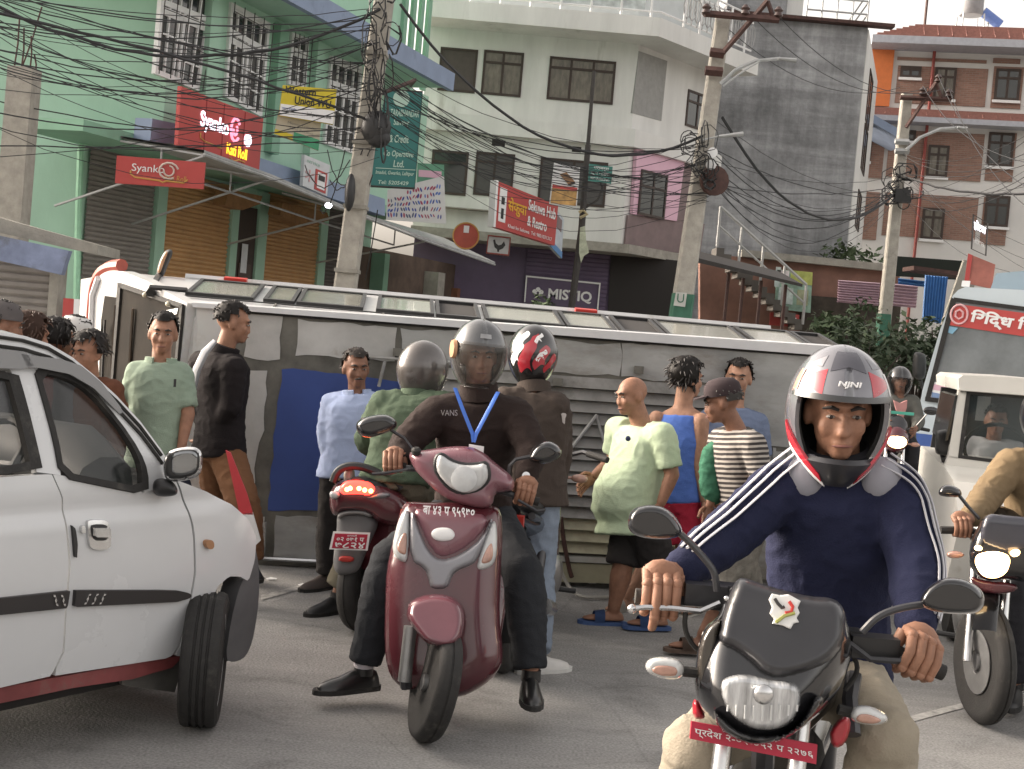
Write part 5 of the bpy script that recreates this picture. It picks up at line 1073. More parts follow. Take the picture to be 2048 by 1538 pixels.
# cabin: dashboard, wheel, seats
C_dash = M('dash_plastic', (.035, .037, .037), .6, var=.1)
dash = MB(); dash.tube([CF.w(-.42, zb-.03, -.12), CF.w(-.36, zb+.03, -.35), CF.w(-.36, zb+.02, -WD+.35), CF.w(-.42, zb-.05, -WD+.12)], [.12, .15, .15, .12], 10); dash.build('dashboard', C_dash, car)
b = MB(); c = CF.w(-.80, zb+.055, -.34); ax = (CF.u*-.8+V((0, 0, 1))*.6).normalized(); y_ = CF.n; x_ = ax.cross(y_)
b.tube([c+(x_*cos(k*pi/10)+y_*sin(k*pi/10))*.18 for k in range(21)], .016, 6, cap=False); b.tube([c-y_*.17, c+ax*-.02, c+y_*.17], .014, 5); b.tube([c, c-ax*.3], .03, 6); b.build('steering_wheel', C_blackp, car)
for s in (-.36, -1.08):
    b = MB(); b.box(CF.w(-1.15, .52, s), (.5, .46, .16), (CF.u, CF.n, CF.v)); b.box(CF.w(-1.42, .82, s), (.14, .44, .6), ((CF.u+CF.v*.25).normalized(), CF.n, (CF.v-CF.u*.25).normalized())); b.box(CF.w(-1.5, 1.2, s), (.09, .24, .16), (CF.u, CF.n, CF.v)); b.build('seat', M('seat_cloth', (.06, .058, .055), .9), car, bevel=.03)
# wing mirror
yM = CF.w(*CF.px(330, 960), .0).y-.12
mb = MB(); inflate(mb, [(328, 911), (345, 898), (382, 892), (400, 898), (406, 913), (404, 942), (392, 957), (351, 965), (331, 960), (326, 940)], yM, .015, .07, backbulge=.05, rw=9); mi = mb.build('wing_mirror', C_chrome, fd)
mb = MB(); inflate(mb, [(332, 913), (347, 902), (381, 897), (396, 902), (401, 914), (399, 939), (388, 952), (352, 960), (334, 955), (330, 939)], yM-.012, .008, .01, rw=6); mb.build('mirror_rim', C_blackp, mi)
mb = MB(); inflate(mb, [(344, 910), (355, 904), (380, 901), (392, 905), (396, 915), (394, 936), (384, 947), (358, 952), (345, 946), (342, 930)], yM-.022, .003, .01, rw=4); mb.build('mirror_glass', M('mirror_glass', (.25, .26, .27), .03, 1, var=0), mi)
mb = MB(); inflate(mb, [(306, 962), (322, 955), (346, 962), (357, 980), (352, 992), (318, 994), (305, 985)], yM+.03, .04, .08, backbulge=.03); mb.build('mirror_foot', C_blackp, mi)
# wheels
def carwheel(c, head, name='wheel', w_=.155, R_=.272):
    ax = V((head.y, -head.x, 0)); b = MB()
    pr = [(R_-.085, -w_*.42), (R_-.03, -w_*.5), (R_-.008, -w_*.44), (R_, -w_*.34)]
    for k in range(4):
        x = -w_*.34+(k+.5)*w_*.68/4; g_ = w_*.02; pr += [(R_, x+w_*.68/8-g_*2), (R_-.007, x+w_*.68/8-g_), (R_-.007, x+w_*.68/8+g_), (R_, x+w_*.68/8+g_*2)] if k < 3 else [(R_, w_*.34)]
    pr += [(R_-.008, w_*.44), (R_-.03, w_*.5), (R_-.085, w_*.42)]
    b.lathe(c, ax, pr, 40); wh = b.build(name, C_rubber, car, smooth=30)
    b = MB(); b.lathe(c, ax, ((.03, -w_*.3), (R_-.085, -w_*.3), (R_-.08, -w_*.43), (R_-.08, w_*.43), (R_-.095, w_*.4), (R_-.1, w_*.25), (.06, w_*.3), (.05, w_*.36), (0, w_*.36)), 24); b.build('rim', C_steel, wh)
    return wh
g0 = gr(396, 1452); st = radians(-8)
carwheel(g0+V((.0, .02, .272)), V((sin(st), cos(st), 0))); carwheel(CF.w(-2.3, .268, -.12), CF.u); carwheel(CF.w(.02, .268, -WD+.12), CF.u); carwheel(CF.w(-2.3, .268, -WD+.12), CF.u)
# ================================================================== people
def fuse(mb, vox=.012, it=2, wr=0, wf=9.0, seed=0, fold=None):
    me = bpy.data.meshes.new('f'); mb.bm.to_mesh(me); mb.bm.free(); o = bpy.data.objects.new('f', me); COL.objects.link(o)
    md = o.modifiers.new('r', 'REMESH'); md.mode = 'VOXEL'; md.voxel_size = vox
    bpy.context.view_layer.update(); m2 = bpy.data.meshes.new_from_object(o.evaluated_get(bpy.context.evaluated_depsgraph_get()))
    bpy.data.objects.remove(o); bpy.data.meshes.remove(me); b = MB(); b.bm.from_mesh(m2); bpy.data.meshes.remove(m2)
    for _ in range(it): bmesh.ops.smooth_vert(b.bm, verts=b.bm.verts, factor=.5, use_axis_x=True, use_axis_y=True, use_axis_z=True)
    if wr:
        b.bm.normal_update(); off = V((seed*3.1, seed*1.7, seed))
        for v in b.bm.verts:
            c = v.co; n1 = noise.noise(V((c.x*wf+c.z*4, c.y*wf, c.z*wf*1.5))+off); n2 = noise.noise(V((c.x*wf*2.3-c.z*9, c.y*wf*2.3, c.z*wf*2.6))+off)
            v.co = c + v.normal*wr*(max(0, 1-abs(n1)*3.4)**1.5*1.0-.25+max(0, 1-abs(n2)*3)**2*.45)
    if wr: bmesh.ops.smooth_vert(b.bm, verts=b.bm.verts, factor=.35, use_axis_x=True, use_axis_y=True, use_axis_z=True)
    return b
def az(a): a = radians(a); return V((sin(a), cos(a), 0))
def pose(base, fa, h=1.7):
    f = az(fa); r = V((f.y, -f.x, 0)); b = V(base); s = h/1.7; J = {'s': s, 'f': f, 'hf': f}
    P = lambda x, y, z: b + r*(x*s) + f*(y*s) + V((0, 0, z*s))
    J.update(pel=P(0, 0, .95), neck=P(0, -.01, 1.44), head=P(0, .02, 1.585))
    for k, S_ in (('R', 1), ('L', -1)):
        J.update({'sh'+k: P(.175*S_, -.01, 1.375), 'el'+k: P(.225*S_, -.03, 1.10), 'wr'+k: P(.235*S_, .05, .86), 'hip'+k: P(.085*S_, 0, .9), 'kn'+k: P(.1*S_, .02, .49), 'an'+k: P(.105*S_, -.02, .085), 'toe'+k: P(.125*S_, .16, .03)})
    return J
TS = [(-.14, .12, .095), (0, .155, .112), (.28, .138, .102), (.6, .155, .115), (.82, .165, .105), (.93, .125, .08), (1.0, .06, .058)]
def torso(mb, J, secs, ex=0, belly=0, k=1, n=22):
    s = J['s']; sp = J['neck']-J['pel']; R = []
    rh, rs = (J['hipR']-J['hipL']).normalized(), (J['shR']-J['shL']).normalized(); bend = J.get('bend', 0)
    for t, a, b in secs:
        rv = (rh*(1-max(0, min(1, t)))+rs*max(0, min(1, t))).normalized(); fv = sp.normalized().cross(rv).normalized()
        g_ = exp(-((t-.2)/(.28 if t > .2 else .5))**2)*belly*s; c = J['pel']+sp*t+fv*(g_*.55-bend*s*sin(pi*max(0, min(1, t))))
        A, B = (a*k+ex)*s+g_*.45, (b*k+ex)*s+g_*.55
        R.append([c+rv*(A*(abs(cos(q))**.85)*(1 if cos(q) > 0 else -1))+fv*(B*(abs(sin(q))**.85)*(1 if sin(q) > 0 else -1)) for q in [2*pi*i/n for i in range(n)]])
    mb.rings(R)
def lerp(a, b, t): return a+(b-a)*t
def limbpts(pts, rad, upto):          # two segment limb cut at upto (0..2)
    P, R = [], []
    for i in range(9):
        t = upto*i/8; k = 0 if t <= 1 else 1; u = t-k
        P.append(lerp(pts[k], pts[k+1], u)); R.append(rad(t))
    return P, R
def shoe_shape(mb, an, toe, s, ex=0, up=None, flat=1.0):
    d = (toe-an); up = up or V((0, 0, 1)); d = (d-up*d.dot(up)).normalized(); w_ = up.cross(d); base = an-up*(.085*s)
    R = []
    for x, hw, h in ((-.075, .018, .035), (-.06, .032, .075), (-.02, .036, .10), (.05, .042, .085), (.11, .047, .06), (.165, .042, .048), (.2, .026, .035), (.212, .01, .02)):
        R.append([base+d*(x*s)+w_*((hw+ex)*s*cos(q))+up*(max(.004, (h*flat+ex)*(sin(q) if sin(q) > 0 else .0))*s) for q in [2*pi*i/14 for i in range(14)]])
    mb.rings(R)
    return base, d, w_, up
def hand(mb, wr, d, pn, s, side, curl=.5, spread=1):
    d = d.normalized(); ac = d.cross(pn).normalized(); pn = ac.cross(d)
    mb.ell(wr+d*.05*s, (.04*s, .055*s, .017*s), (ac, d, pn), 12, 8)
    for i, (x, L) in enumerate(((-.030, .9), (-.010, 1.05), (.010, 1.0), (.029, .8))):
        p = wr+d*.09*s+ac*x*s; pts = [p-d*.02*s, p]; a = curl*.5
        for ln in (.042, .028, .022):
            q = (d*cos(a)+pn*sin(a)+ac*(x*1.5*spread)).normalized(); p = p+q*ln*L*s; pts.append(p); a += curl*.75+.08*i
        mb.tube(pts, [.0095*s, .0095*s, .009*s, .0085*s, .006*s], 7)
    t0 = wr+d*.025*s+ac*side*.03*s; mb.tube([t0, t0+(d*.6+ac*side*.8+pn*.3)*.04*s, t0+(d*1.3+ac*side*1.0+pn*.7)*.055*s], [.013*s, .011*s, .008*s], 7)
def grip(mb, c, ax, wr, s=1.0, point=-1, back=None):
    """a fist closed round a bar at c; ax points outwards along the bar"""
    ax = ax.normalized(); e1 = (back or (wr-c)); e1 = (e1-ax*e1.dot(ax)).normalized(); e2 = ax.cross(e1)
    if e2.z < 0: e2 = -e2
    for i in range(4):
        o_ = c+ax*((i-1.5)*.0215*s); R_ = (1, 1.06, 1.0, .88)[i]
        arc = ((35, .062), (85, .056), (130, .05), (178, .043), (225, .033), (275, .024)) if i != point else ((35, .062), (85, .056), (130, .056), (165, .062), (195, .068), (214, .068))
        pts = [o_+(e1*cos(radians(a))+e2*sin(radians(a)))*(r*s*(R_ if a > 80 else 1)) for a, r in arc]
        mb.tube(pts, [.0125*s, .0125*s, .0115*s, .011*s, .010*s, .0075*s], 8)
        mb.ell(pts[1], (.0135*s,)*3, u=8, v=6); mb.ell(pts[3], (.0122*s,)*3, u=8, v=6)
    pc = c+e1*.042*s+e2*.034*s; mb.ell(pc, (.044*s, .036*s, .024*s), (ax, (e1*.6+e2*.5).normalized(), ax.cross((e1*.6+e2*.5).normalized())), 12, 8)
    mb.tube([wr, lerp(wr, pc, .6), pc], [.029*s, .031*s, .03*s], 10)
    t0 = pc-ax*.038*s; mb.tube([t0, c-ax*.048*s+e1*.012*s-e2*.008*s, c-ax*.035*s-e1*.028*s-e2*.016*s], [.016*s, .014*s, .009*s], 8)
def head_mesh(mb, c, f, up, s, jaw=1.0):
    f = (f-up*f.dot(up)).normalized(); r = f.cross(up); ax = (r, f, up); s = s*1.04
    E = lambda x, y, z, a, b, d, u=16, v=12: mb.ell(c+(r*x+f*y+up*z)*s, (a*s, b*s, d*s), ax, u, v)
    E(0, -.012, .03, .074, .093, .083); E(0, .022, -.03, .062*jaw, .068, .082); E(0, .06, -.088, .03*jaw, .028, .022); E(0, .078, .026, .05, .017, .013)
    E(0, .090, -.020, .010, .012, .03); E(0, .094, -.037, .017, .013, .011); E(.034, .064, -.026, .024, .02, .028); E(-.034, .064, -.026, .024, .02, .028)
    E(0, .083, -.064, .025, .012, .007); E(0, .082, -.075, .021, .012, .007)
    for x in (-.075, .075): E(x*jaw, -.008, -.008, .012, .024, .033, 10, 8)
    return ax, s
def face_bits(c, ax, s, parent, brow, lipm, mous=None):
    r, f, up = ax; P = lambda x, y, z: c+(r*x+f*y+up*z)*s
    for x in (-.031, .031):
        e = MB().ell(P(x, .083, .002), (.011*s, .008*s, .0048*s), ax, 10, 6).build('eye', M('eye_white', (.26, .24, .22), .3, var=0), parent)
        MB().ell(P(x, .0895, .002), (.0055*s, .004*s, .0052*s), ax, 8, 6).build('iris', M('iris', (.02, .012, .01), .2, var=0), e)
        MB().tube([P(x*.45, .095, .020), P(x, .094, .027), P(x*1.6, .08, .021)], [.004*s, .0055*s, .003*s], 6).build('eyebrow', brow, parent)
    MB().tube([P(-.024, .086, -.069), P(-.01, .0955, -.068), P(.01, .0955, -.068), P(.024, .086, -.069)], [.002*s, .0045*s, .0045*s, .002*s], 6, flat=.8).build('lips', lipm, parent)
    if mous: MB().tube([P(-.026, .085, -.06), P(0, .104, -.052), P(.026, .085, -.06)], [.003*s, .007*s, .003*s], 6).build('moustache', mous, parent)
def hair_mesh(c, ax, s, parent, mat, style='short', seed=0):
    r, f, up = ax; b = MB(); n_u, n_v = 40, 26; vs = {}
    for j in range(n_v+1):
        t = pi*j/n_v
        for i in range(n_u):
            p = 2*pi*i/n_u; d = V((sin(t)*cos(p), sin(t)*sin(p), cos(t)))     # x right, y forward, z up
            lim = -.35 if style in ('short', 'bun') else (-.75 if style == 'long' else -.5)
            hairline = .52 if style != 'long' else .5
            ok = (d.z > lim and d.y < .35) or d.z > hairline+.12*cos(p*2)
            if style == 'short' and abs(d.x) > .75 and d.y > -.05 and d.z < .2: ok = False
            if not ok: continue
            nz = noise.noise(d*4+V((seed, 0, 0)))*.06+noise.noise(d*11+V((seed, 3, 0)))*.05
            k = (1.09 if style == 'short' else 1.2)+nz+(.06 if d.z > .6 else 0)
            vs[i, j] = b.bm.verts.new(c+(r*(d.x*.078*k)+f*(-.012+d.y*.097*k)+up*(.03+d.z*.087*k))*s)
    for j in range(n_v):
        for i in range(n_u):
            q = [(i, j), ((i+1) % n_u, j), ((i+1) % n_u, j+1), (i, j+1)]
            if all(k in vs for k in q):
                try: b.bm.faces.new([vs[k] for k in q])
                except ValueError: pass
    bmesh.ops.solidify(b.bm, geom=list(b.bm.faces), thickness=.012*s)
    rn = random.Random(seed)
    keys = list(vs)
    for _ in range(120 if style == 'short' else 170):                       # locks
        v = vs[rn.choice(keys)].co; n_ = (v-c).normalized(); d = (up*-1+n_*.6+r*rn.uniform(-.7, .7)+f*rn.uniform(-.5, .3)).normalized(); L = (.016 if style == 'short' else .036)*s*rn.uniform(.6, 1.3)
        b.tube([v-n_*.004*s, v+n_*.005*s+d*L*.5, v+n_*.001*s+d*L], [.005*s, .004*s, .001*s], 4)
    return b.build('hair', mat, parent, smooth=60)
def hpt(c, ax, s, a, e, k=1.0, low=1.0):   # point on a helmet: azimuth a from the front (towards right), elevation e
    r, f, up = ax; ce, se = cos(e), sin(e)
    x, y, z = sin(a)*ce*.128, cos(a)*ce*.148+(-.008), se*(.138 if se > 0 else .138*low)
    if se < -.2: y += .02*(-se-.2)*max(0, cos(a))*2; x *= 1-.12*(-se-.2)
    return c+(r*x+f*y+up*z)*(s*k)
def hpatch(c, ax, s, a0, a1, e0, e1, name, mat, parent, k=1.0, low=1.0, th=.006, na=18, ne=10, shape=None):
    b = MB(); g_ = []
    for i in range(na+1):
        row = []
        for j in range(ne+1):
            a = a0+(a1-a0)*i/na; e = e0+(e1-e0)*j/ne
            if shape: a, e = shape(i/na, j/ne)
            row.append(hpt(c, ax, s, radians(a), radians(e), k, low))
        g_.append(row)
    out, inn = g_, [[c+(p-c)*(1-th/.13) for p in row] for row in g_]
    A = [[b.bm.verts.new(p) for p in row] for row in out]; B = [[b.bm.verts.new(p) for p in row] for row in inn]
    wrap = abs(a1-a0) >= 359.9 and not shape
    for i in range(na):
        for j in range(ne):
            b.bm.faces.new((A[i][j], A[i+1][j], A[i+1][j+1], A[i][j+1])); b.bm.faces.new((B[i][j], B[i][j+1], B[i+1][j+1], B[i+1][j]))
        b.bm.faces.new((A[i][0], B[i][0], B[i+1][0], A[i+1][0])); b.bm.faces.new((A[i][ne], A[i+1][ne], B[i+1][ne], B[i][ne]))
    for j in range(ne):
        b.bm.faces.new((A[0][j], A[0][j+1], B[0][j+1], B[0][j])); b.bm.faces.new((A[na][j], B[na][j], B[na][j+1], A[na][j+1]))
    bmesh.ops.remove_doubles(b.bm, verts=b.bm.verts, dist=1e-5)
    return b.build(name, mat, parent, smooth=60)
def helmet(c, f, up, s, parent, mat, kind='full', visor=None, label=None, tall=1.1):
    up = V(up).normalized(); f = (f-up*f.dot(up)).normalized(); ax = (f.cross(up), f, up*tall)
    low = 1.15
    C_lin = M('helmet_liner', (.02, .02, .02), .9)
    top = hpatch(c, ax, s, 0, 360, 14 if kind != 'back' else -62, 89, 'helmet', mat, parent, low=low, na=48, ne=16, th=.012)
    if label: top['label'] = label
    if kind != 'back':
        hpatch(c, ax, s, 62, 298, -60, 14.2, 'helmet_back', mat, top, low=low, na=36, ne=12, th=.012)
        hpatch(c, ax, s, 0, 360, -50, 80, 'liner', C_lin, top, k=.9, low=low, na=30, ne=10, th=.01, shape=lambda u, v: (66+228*u, -50+130*v))
        if kind == 'full': hpatch(c, ax, s, -63, 63, -62, -35, 'chin_bar', C_satin, top, k=1.04, low=low, na=20, ne=6, th=.012)
        if kind == 'visor': hpatch(c, ax, s, -68, 68, -55, 18, 'visor', visor or C_glass, top, k=1.035, low=low, na=20, ne=10, th=.004)
    return top, ax
C_hair = M('black_hair', (.018, .014, .012), .55, var=.3, vs=30); C_lip = M('lip', (.20, .085, .07), .6, var=0)
def skin(name, c): return M(name, c, .55, var=.2, vs=22, bump=.12, bs=140, spec=.35)
SK1, SK2, SK3 = skin('skin_tan', (.30, .155, .10)), skin('skin_brown', (.21, .105, .068)), skin('skin_light', (.36, .20, .135))
def cloth(name, c, var=.12, **k): return M(name, c, .9, var=var, vs=k.pop('vs', 5), bump=.25, bs=k.pop('bs', 160), spec=.2, **k)
def person(label, J, sk, top=None, bottom=None, shoes=None, hair=('short', None), hel=None, fa_head=None, tilt=0, belly=0, grips=None, hands=True, group=None, vox=.011, face=True, girth=1.0, seed=0, mous=None, legs=True, moveroot=None):
    s = J['s']; base = V(((J['anL'].x+J['anR'].x)/2, (J['anL'].y+J['anR'].y)/2, min(J['anL'].z, J['anR'].z)-.085*s)); base.z = max(base.z, 0)
    t = thing('person', label, 'person', base, group)
    up = (J['head']-J['neck']).normalized()*.4+V((0, 0, 1))*.6; up.normalize()
    hf = az(fa_head) if fa_head is not None else J['f']; hf = hf+V((0, 0, tilt))
    arm = lambda k: [J['sh'+k], J['el'+k], J['wr'+k]]; leg = lambda k: [J['hip'+k], J['kn'+k], J['an'+k]]
    ra = lambda q: (.052-.010*q if q <= 1 else .043-.016*(q-1))*s*girth; rl = lambda q: (.085-.026*q if q <= 1 else .06-.024*(q-1)+.008*sin(pi*min(1, (q-1)*1.6)))*s*girth
    b = MB(); torso(b, J, TS, -.012, belly*.9, girth)
    for k in 'LR':
        b.caps(*limbpts(arm(k), ra, 2)); 
        if legs: b.caps(*limbpts(leg(k), rl, 2))
    b.tube([lerp(J['pel'], J['neck'], .9), J['neck'], lerp(J['neck'], J['head'], .75)], [.075*s, .056*s*girth, .054*s*girth], 14)
    ax, hs = head_mesh(b, J['head'], hf, up, s, .97+.06*(girth-1))
    if shoes and shoes[0] == 'sandal':
        for k in 'LR': shoe_shape(b, J['an'+k], J['toe'+k], s*.95, -.004, J.get('up'+k), .8)
    b = fuse(b, vox*.8, 1)
    if hands:
        for k, sd_ in (('L', 1), ('R', -1)):
            if grips and k in grips: g_ = grips[k]; grip(b, g_[0], g_[1], J['wr'+k], s*g_[2] if len(g_) > 2 else s, g_[3] if len(g_) > 3 else -1, g_[4] if len(g_) > 4 else None)
            else:
                d = J.get('hd'+k) or (J['wr'+k]-J['el'+k]); r_ = (J['shR']-J['shL']).normalized(); pn = J.get('pn'+k) or (r_ if k == 'L' else -r_); hand(b, J['wr'+k], d, pn, s*1.05, sd_ if k == 'L' else -sd_, .45)
    body = b.build('body', sk, t, smooth=80)
    if face: face_bits(J['head'], ax, hs, t, C_hair, C_lip, mous)
    if hair and not hel: hair_mesh(J['head'], ax, hs, t, hair[1] or C_hair, hair[0], seed)
    if top:
        mat, upto, loose = top[:3]; hem = top[3] if len(top) > 3 else -.16; b = MB()
        secs = [(hem, .165+belly*.08, .125+belly*.10)] + [(q, a, bb) for q, a, bb in TS if q > hem+.03 and q < .99]+[(.985, .078, .07)]
        if top[4] if len(top) > 4 else False: secs = [(hem, .155, .115), (0, .158, .115), (.28, .145, .105), (.6, .15, .115), (.78, .125, .10), (.9, .10, .085)]
        torso(b, J, secs, .010+loose*.25, belly, girth)
        if upto > 0:
            rs = lambda q: ra(q)+(.006+loose*(.52 if q < 1.6 else .36))*s
            for k in 'LR': P, R = limbpts(arm(k), rs, upto); P = [lerp(J['sh'+k], lerp(J['pel'], J['neck'], .86), .45)]+P; R = [R[0]*1.1]+R; b.caps(P, R, 12) if upto > 1.2 else (b.tube(P, R, 14), b.ell(J['sh'+k], (R[1]*.98,)*3))
        fuse(b, vox, 2, (.003+.07*loose)*s, 12, seed).build('shirt' if upto <= 1.2 else 'jacket', mat, t, smooth=80)
    if bottom:
        mat, upto, loose = bottom[:3]; b = MB(); torso(b, J, [(-.2, .10, .10), (-.1, .145, .112), (.02, .155, .113), (.10, .14, .10)], .004+loose*.2, belly*.55, girth)
        rs = lambda q: rl(q)+(.008+loose*(.35+.35*q))*s
        for k in 'LR': P, R = limbpts(leg(k), rs, upto); b.tube(P, R, 14); b.ell(P[0], (R[0],)*3); b.ell(P[4], (R[4],)*3)
        fuse(b, vox, 2, (.003+.08*loose)*s, 11, seed+5).build('trousers' if upto > 1.3 else 'shorts', mat, t, smooth=80)
    if shoes:
        for k in 'LR':
            if shoes[0] == 'shoe':
                b = MB(); base, d, w_, u_ = shoe_shape(b, J['an'+k], J['toe'+k], s*1.06, .004, J.get('up'+k)); b.tube([J['an'+k]-u_*.02*s, J['an'+k]+u_*.03*s], [.045*s, .042*s], 12); o = b.build('shoe', shoes[1], t, smooth=60)
                so_ = MB(); ring = [(x, hw) for x, hw in ((-.085, .012), (-.07, .034), (-.02, .04), (.05, .045), (.11, .051), (.17, .046), (.21, .03), (.228, .008))]
                pts = [base+d*(x*s*1.06)+w_*(h*s*1.06) for x, h in ring]+[base+d*(x*s*1.06)-w_*(h*s*1.06) for x, h in ring[::-1]]; so_.prism([p-u_*.001 for p in pts], u_*(.022*s)); so_.build('sole', shoes[2] if len(shoes) > 2 else C_rubber, o, smooth=0)
            else:
                b = MB(); an = J['an'+k]; up_ = J.get('up'+k) or V((0, 0, 1)); d = J['toe'+k]-an; d = (d-up_*d.dot(up_)).normalized(); w_ = up_.cross(d); base = an-up_*(.085*s)
                ring = [(x, hw) for x, hw in ((-.09, .02), (-.06, .036), (.0, .04), (.08, .046), (.15, .05), (.2, .04), (.225, .012))]
                b.prism([base+d*(x*s)+w_*(h*s)-up_*.02*s for x, h in ring]+[base+d*(x*s)-w_*(h*s)-up_*.02*s for x, h in ring[::-1]], up_*.022*s)
                o = b.build('sandal', shoes[1], t, smooth=0)
                st_ = MB(); R_ = []
                for x in (.06, .125): R_.append([base+d*(x*s)+w_*(.052*s*cos(q))+up_*(.075*(1.15-x*2.4)*s*sin(q)) for q in [pi*i/10 for i in range(11)]])
                st_.rings(R_, cap=False, closed=False); bmesh.ops.solidify(st_.bm, geom=list(st_.bm.faces), thickness=.008*s); st_.build('strap', shoes[2] if len(shoes) > 2 else shoes[1], o)
    return t, ax, hs, body
def P_(J, Y, **kw):                     # joints given as (pixel x, pixel y, extra distance)
    for k, v in kw.items(): J[k] = at(v[0], v[1], Y+(v[2] if len(v) > 2 else 0))
    return J
def collar(t, J, mat, w_=.075, h_=.03, open_=.0):
    s = J['s']; up = (J['head']-J['neck']).normalized(); b = MB(); c = lerp(J['pel'], J['neck'], .985); f = J['f']; r = f.cross(up).normalized(); f = up.cross(r)
    pts = [c+(r*cos(a)*w_+f*sin(a)*w_*.95)*s for a in [radians(90+open_+(360-2*open_)*i/20) for i in range(21)]]
    R_ = [[p, p+up*h_*s+(p-c)*-.05, p+up*h_*.9*s+(p-c)*.22, p-up*.012*s+(p-c)*.28] for p in pts]
    b.rings(R_, cap=True); return b.build('collar', mat, t, smooth=60)

# ---- bald man walking left in a pale green shirt
Y = 8.0; g0 = gr(1262, 1250); J = pose(g0, -105, 1.62)
P_(J, Y, head=(1263, 792), neck=(1283, 850), pel=(1268, 1022), shL=(1326, 872, -.17), shR=(1236, 858, .2), elL=(1344, 950, -.2), wrL=(1322, 1006, -.22), elR=(1226, 920, .22), wrR=(1190, 950, .18), hipL=(1285, 1040, -.08), hipR=(1262, 1040, .08), knL=(1325, 1140, -.05), anL=(1316, 1228, -.05), toeL=(1270, 1240, -.08), knR=(1245, 1135, .02), anR=(1226, 1236, .02), toeR=(1180, 1250, 0))
J['anR'].z = .1; J['anL'].z = .11; J['toeR'].z = J['toeL'].z = .04
t, ax, hs, _ = person('bald stocky man in a pale green shirt and dark shorts and blue sandals', J, SK1, (cloth('pale_green_cotton', (.47, .57, .40)), .82, .04, -.28), (cloth('dark_shorts', (.035, .032, .032)), .95, .05), ('sandal', M('blue_foam', (.06, .11, .26), .8)), None, fa_head=-118, belly=.12, girth=1.14, seed=2)
MB().ell(at(1256, 877, 7.72), (.016, .01, .016)).build('badge', M('navy_badge', (.02, .03, .08), .6), t)
# ---- curly haired man in a blue tank top
Y = 8.5; J = pose(gr(1335, 1200), 35, 1.72)
P_(J, Y, head=(1374, 757), neck=(1366, 812), pel=(1350, 985), shL=(1313, 838, .0), shR=(1402, 842, -.1), elL=(1322, 920, .05), wrL=(1330, 985), elR=(1398, 930, -.1), wrR=(1408, 1000, -.1), hipL=(1338, 1000), hipR=(1366, 1000), knL=(1310, 1110), knR=(1372, 1110), anL=(1255, 1190, .0), toeL=(1225, 1203, -.1), anR=(1378, 1200), toeR=(1390, 1205, .1))
J['anL'].z = J['anR'].z = .09
person('man with wavy black hair in a blue tank top and red shorts looking away', J, SK3, (cloth('blue_jersey', (.09, .17, .50)), 0, .03, -.1, True), (cloth('red_shorts', (.42, .03, .06)), .75, .05), ('sandal', M('pale_sandal', (.5, .48, .44), .8)), ('long', C_hair), fa_head=62, girth=1.05, seed=4)
# ---- man in a grey blue shirt behind
Y = 8.85; J = pose(gr(1470, 1190), 172, 1.74); P_(J, Y, head=(1477, 757), neck=(1470, 812), pel=(1462, 1000), shR=(1418, 838), shL=(1516, 846), elR=(1404, 925), wrR=(1425, 985, -.15), elL=(1526, 930), wrL=(1520, 1000))
person('tall young man in a grey blue shirt behind the man in the striped shirt', J, SK3, (cloth('grey_blue_cotton', (.16, .20, .30)), .8, .03), (cloth('dark_trousers', (.03, .03, .035)), 2, .03), ('shoe', C_blackp), ('short', C_hair), fa_head=195, seed=6)
# ---- capped man in the striped shirt
def stripemat():
    m = M('striped_cotton', (.04, .035, .033), .9, var=0); n, L = m.node_tree.nodes, m.node_tree.links; tc = n.new('ShaderNodeTexCoord'); w_ = n.new('ShaderNodeTexWave'); w_.bands_direction = 'Z'; w_.inputs['Scale'].default_value = 11.5; w_.inputs['Distortion'].default_value = .6; w_.inputs['Detail'].default_value = 1
    mp = n.new('ShaderNodeMapping'); mp.inputs['Rotation'].default_value = (.05, radians(8), 0); L.new(tc.outputs['Object'], mp.inputs[0]); L.new(mp.outputs[0], w_.inputs[0])
    r = n.new('ShaderNodeValToRGB'); r.color_ramp.interpolation = 'CONSTANT'; r.color_ramp.elements[0].color = (.035, .03, .03, 1); r.color_ramp.elements[1].color = (.36, .33, .30, 1); r.color_ramp.elements[1].position = .55; L.new(w_.outputs['Fac'], r.inputs[0]); L.new(r.outputs[0], n['Principled BSDF'].inputs['Base Color']); return m
Y = 7.5; J = pose(gr(1440, 1290), -80, 1.62)
P_(J, Y, head=(1444, 805), neck=(1472, 856), pel=(1490, 1030, .05), shL=(1508, 890, -.16), shR=(1440, 880, .18), elL=(1525, 965, -.2), wrL=(1490, 1030, -.22), elR=(1430, 950, .15), wrR=(1420, 1010, .1), hipL=(1498, 1050, -.08), hipR=(1470, 1050, .08), knL=(1470, 1150, -.1), anL=(1405, 1272, -.1), toeL=(1350, 1285, -.12), knR=(1490, 1170, .1), anR=(1510, 1270, .15), toeR=(1470, 1280, .1))
J['anL'].z = .12; J['anR'].z = .09
t, ax, hs, _ = person('older man in a dark cap and striped shirt stepping forward in flip-flops', J, SK2, (stripemat(), .85, .035, -.2), (cloth('camouflage_cotton', (.17, .16, .14), .5, vs=12), 1.55, .05), ('sandal', M('brown_rubber', (.09, .06, .045), .8)), ('short', M('grey_hair', (.09, .085, .08), .7)), fa_head=-82, seed=8)
c = J['head']; r, f, up = ax; b = MB(); R_ = []
for k, (rad, z) in enumerate(((.088, .028), (.09, .055), (.084, .09), (.06, .118), (.0, .13))): R_.append([c+(r*(rad*.95*cos(q))+f*(-.012+rad*1.18*sin(q))+up*(z+.012))*hs for q in [2*pi*i/24 for i in range(24)]])
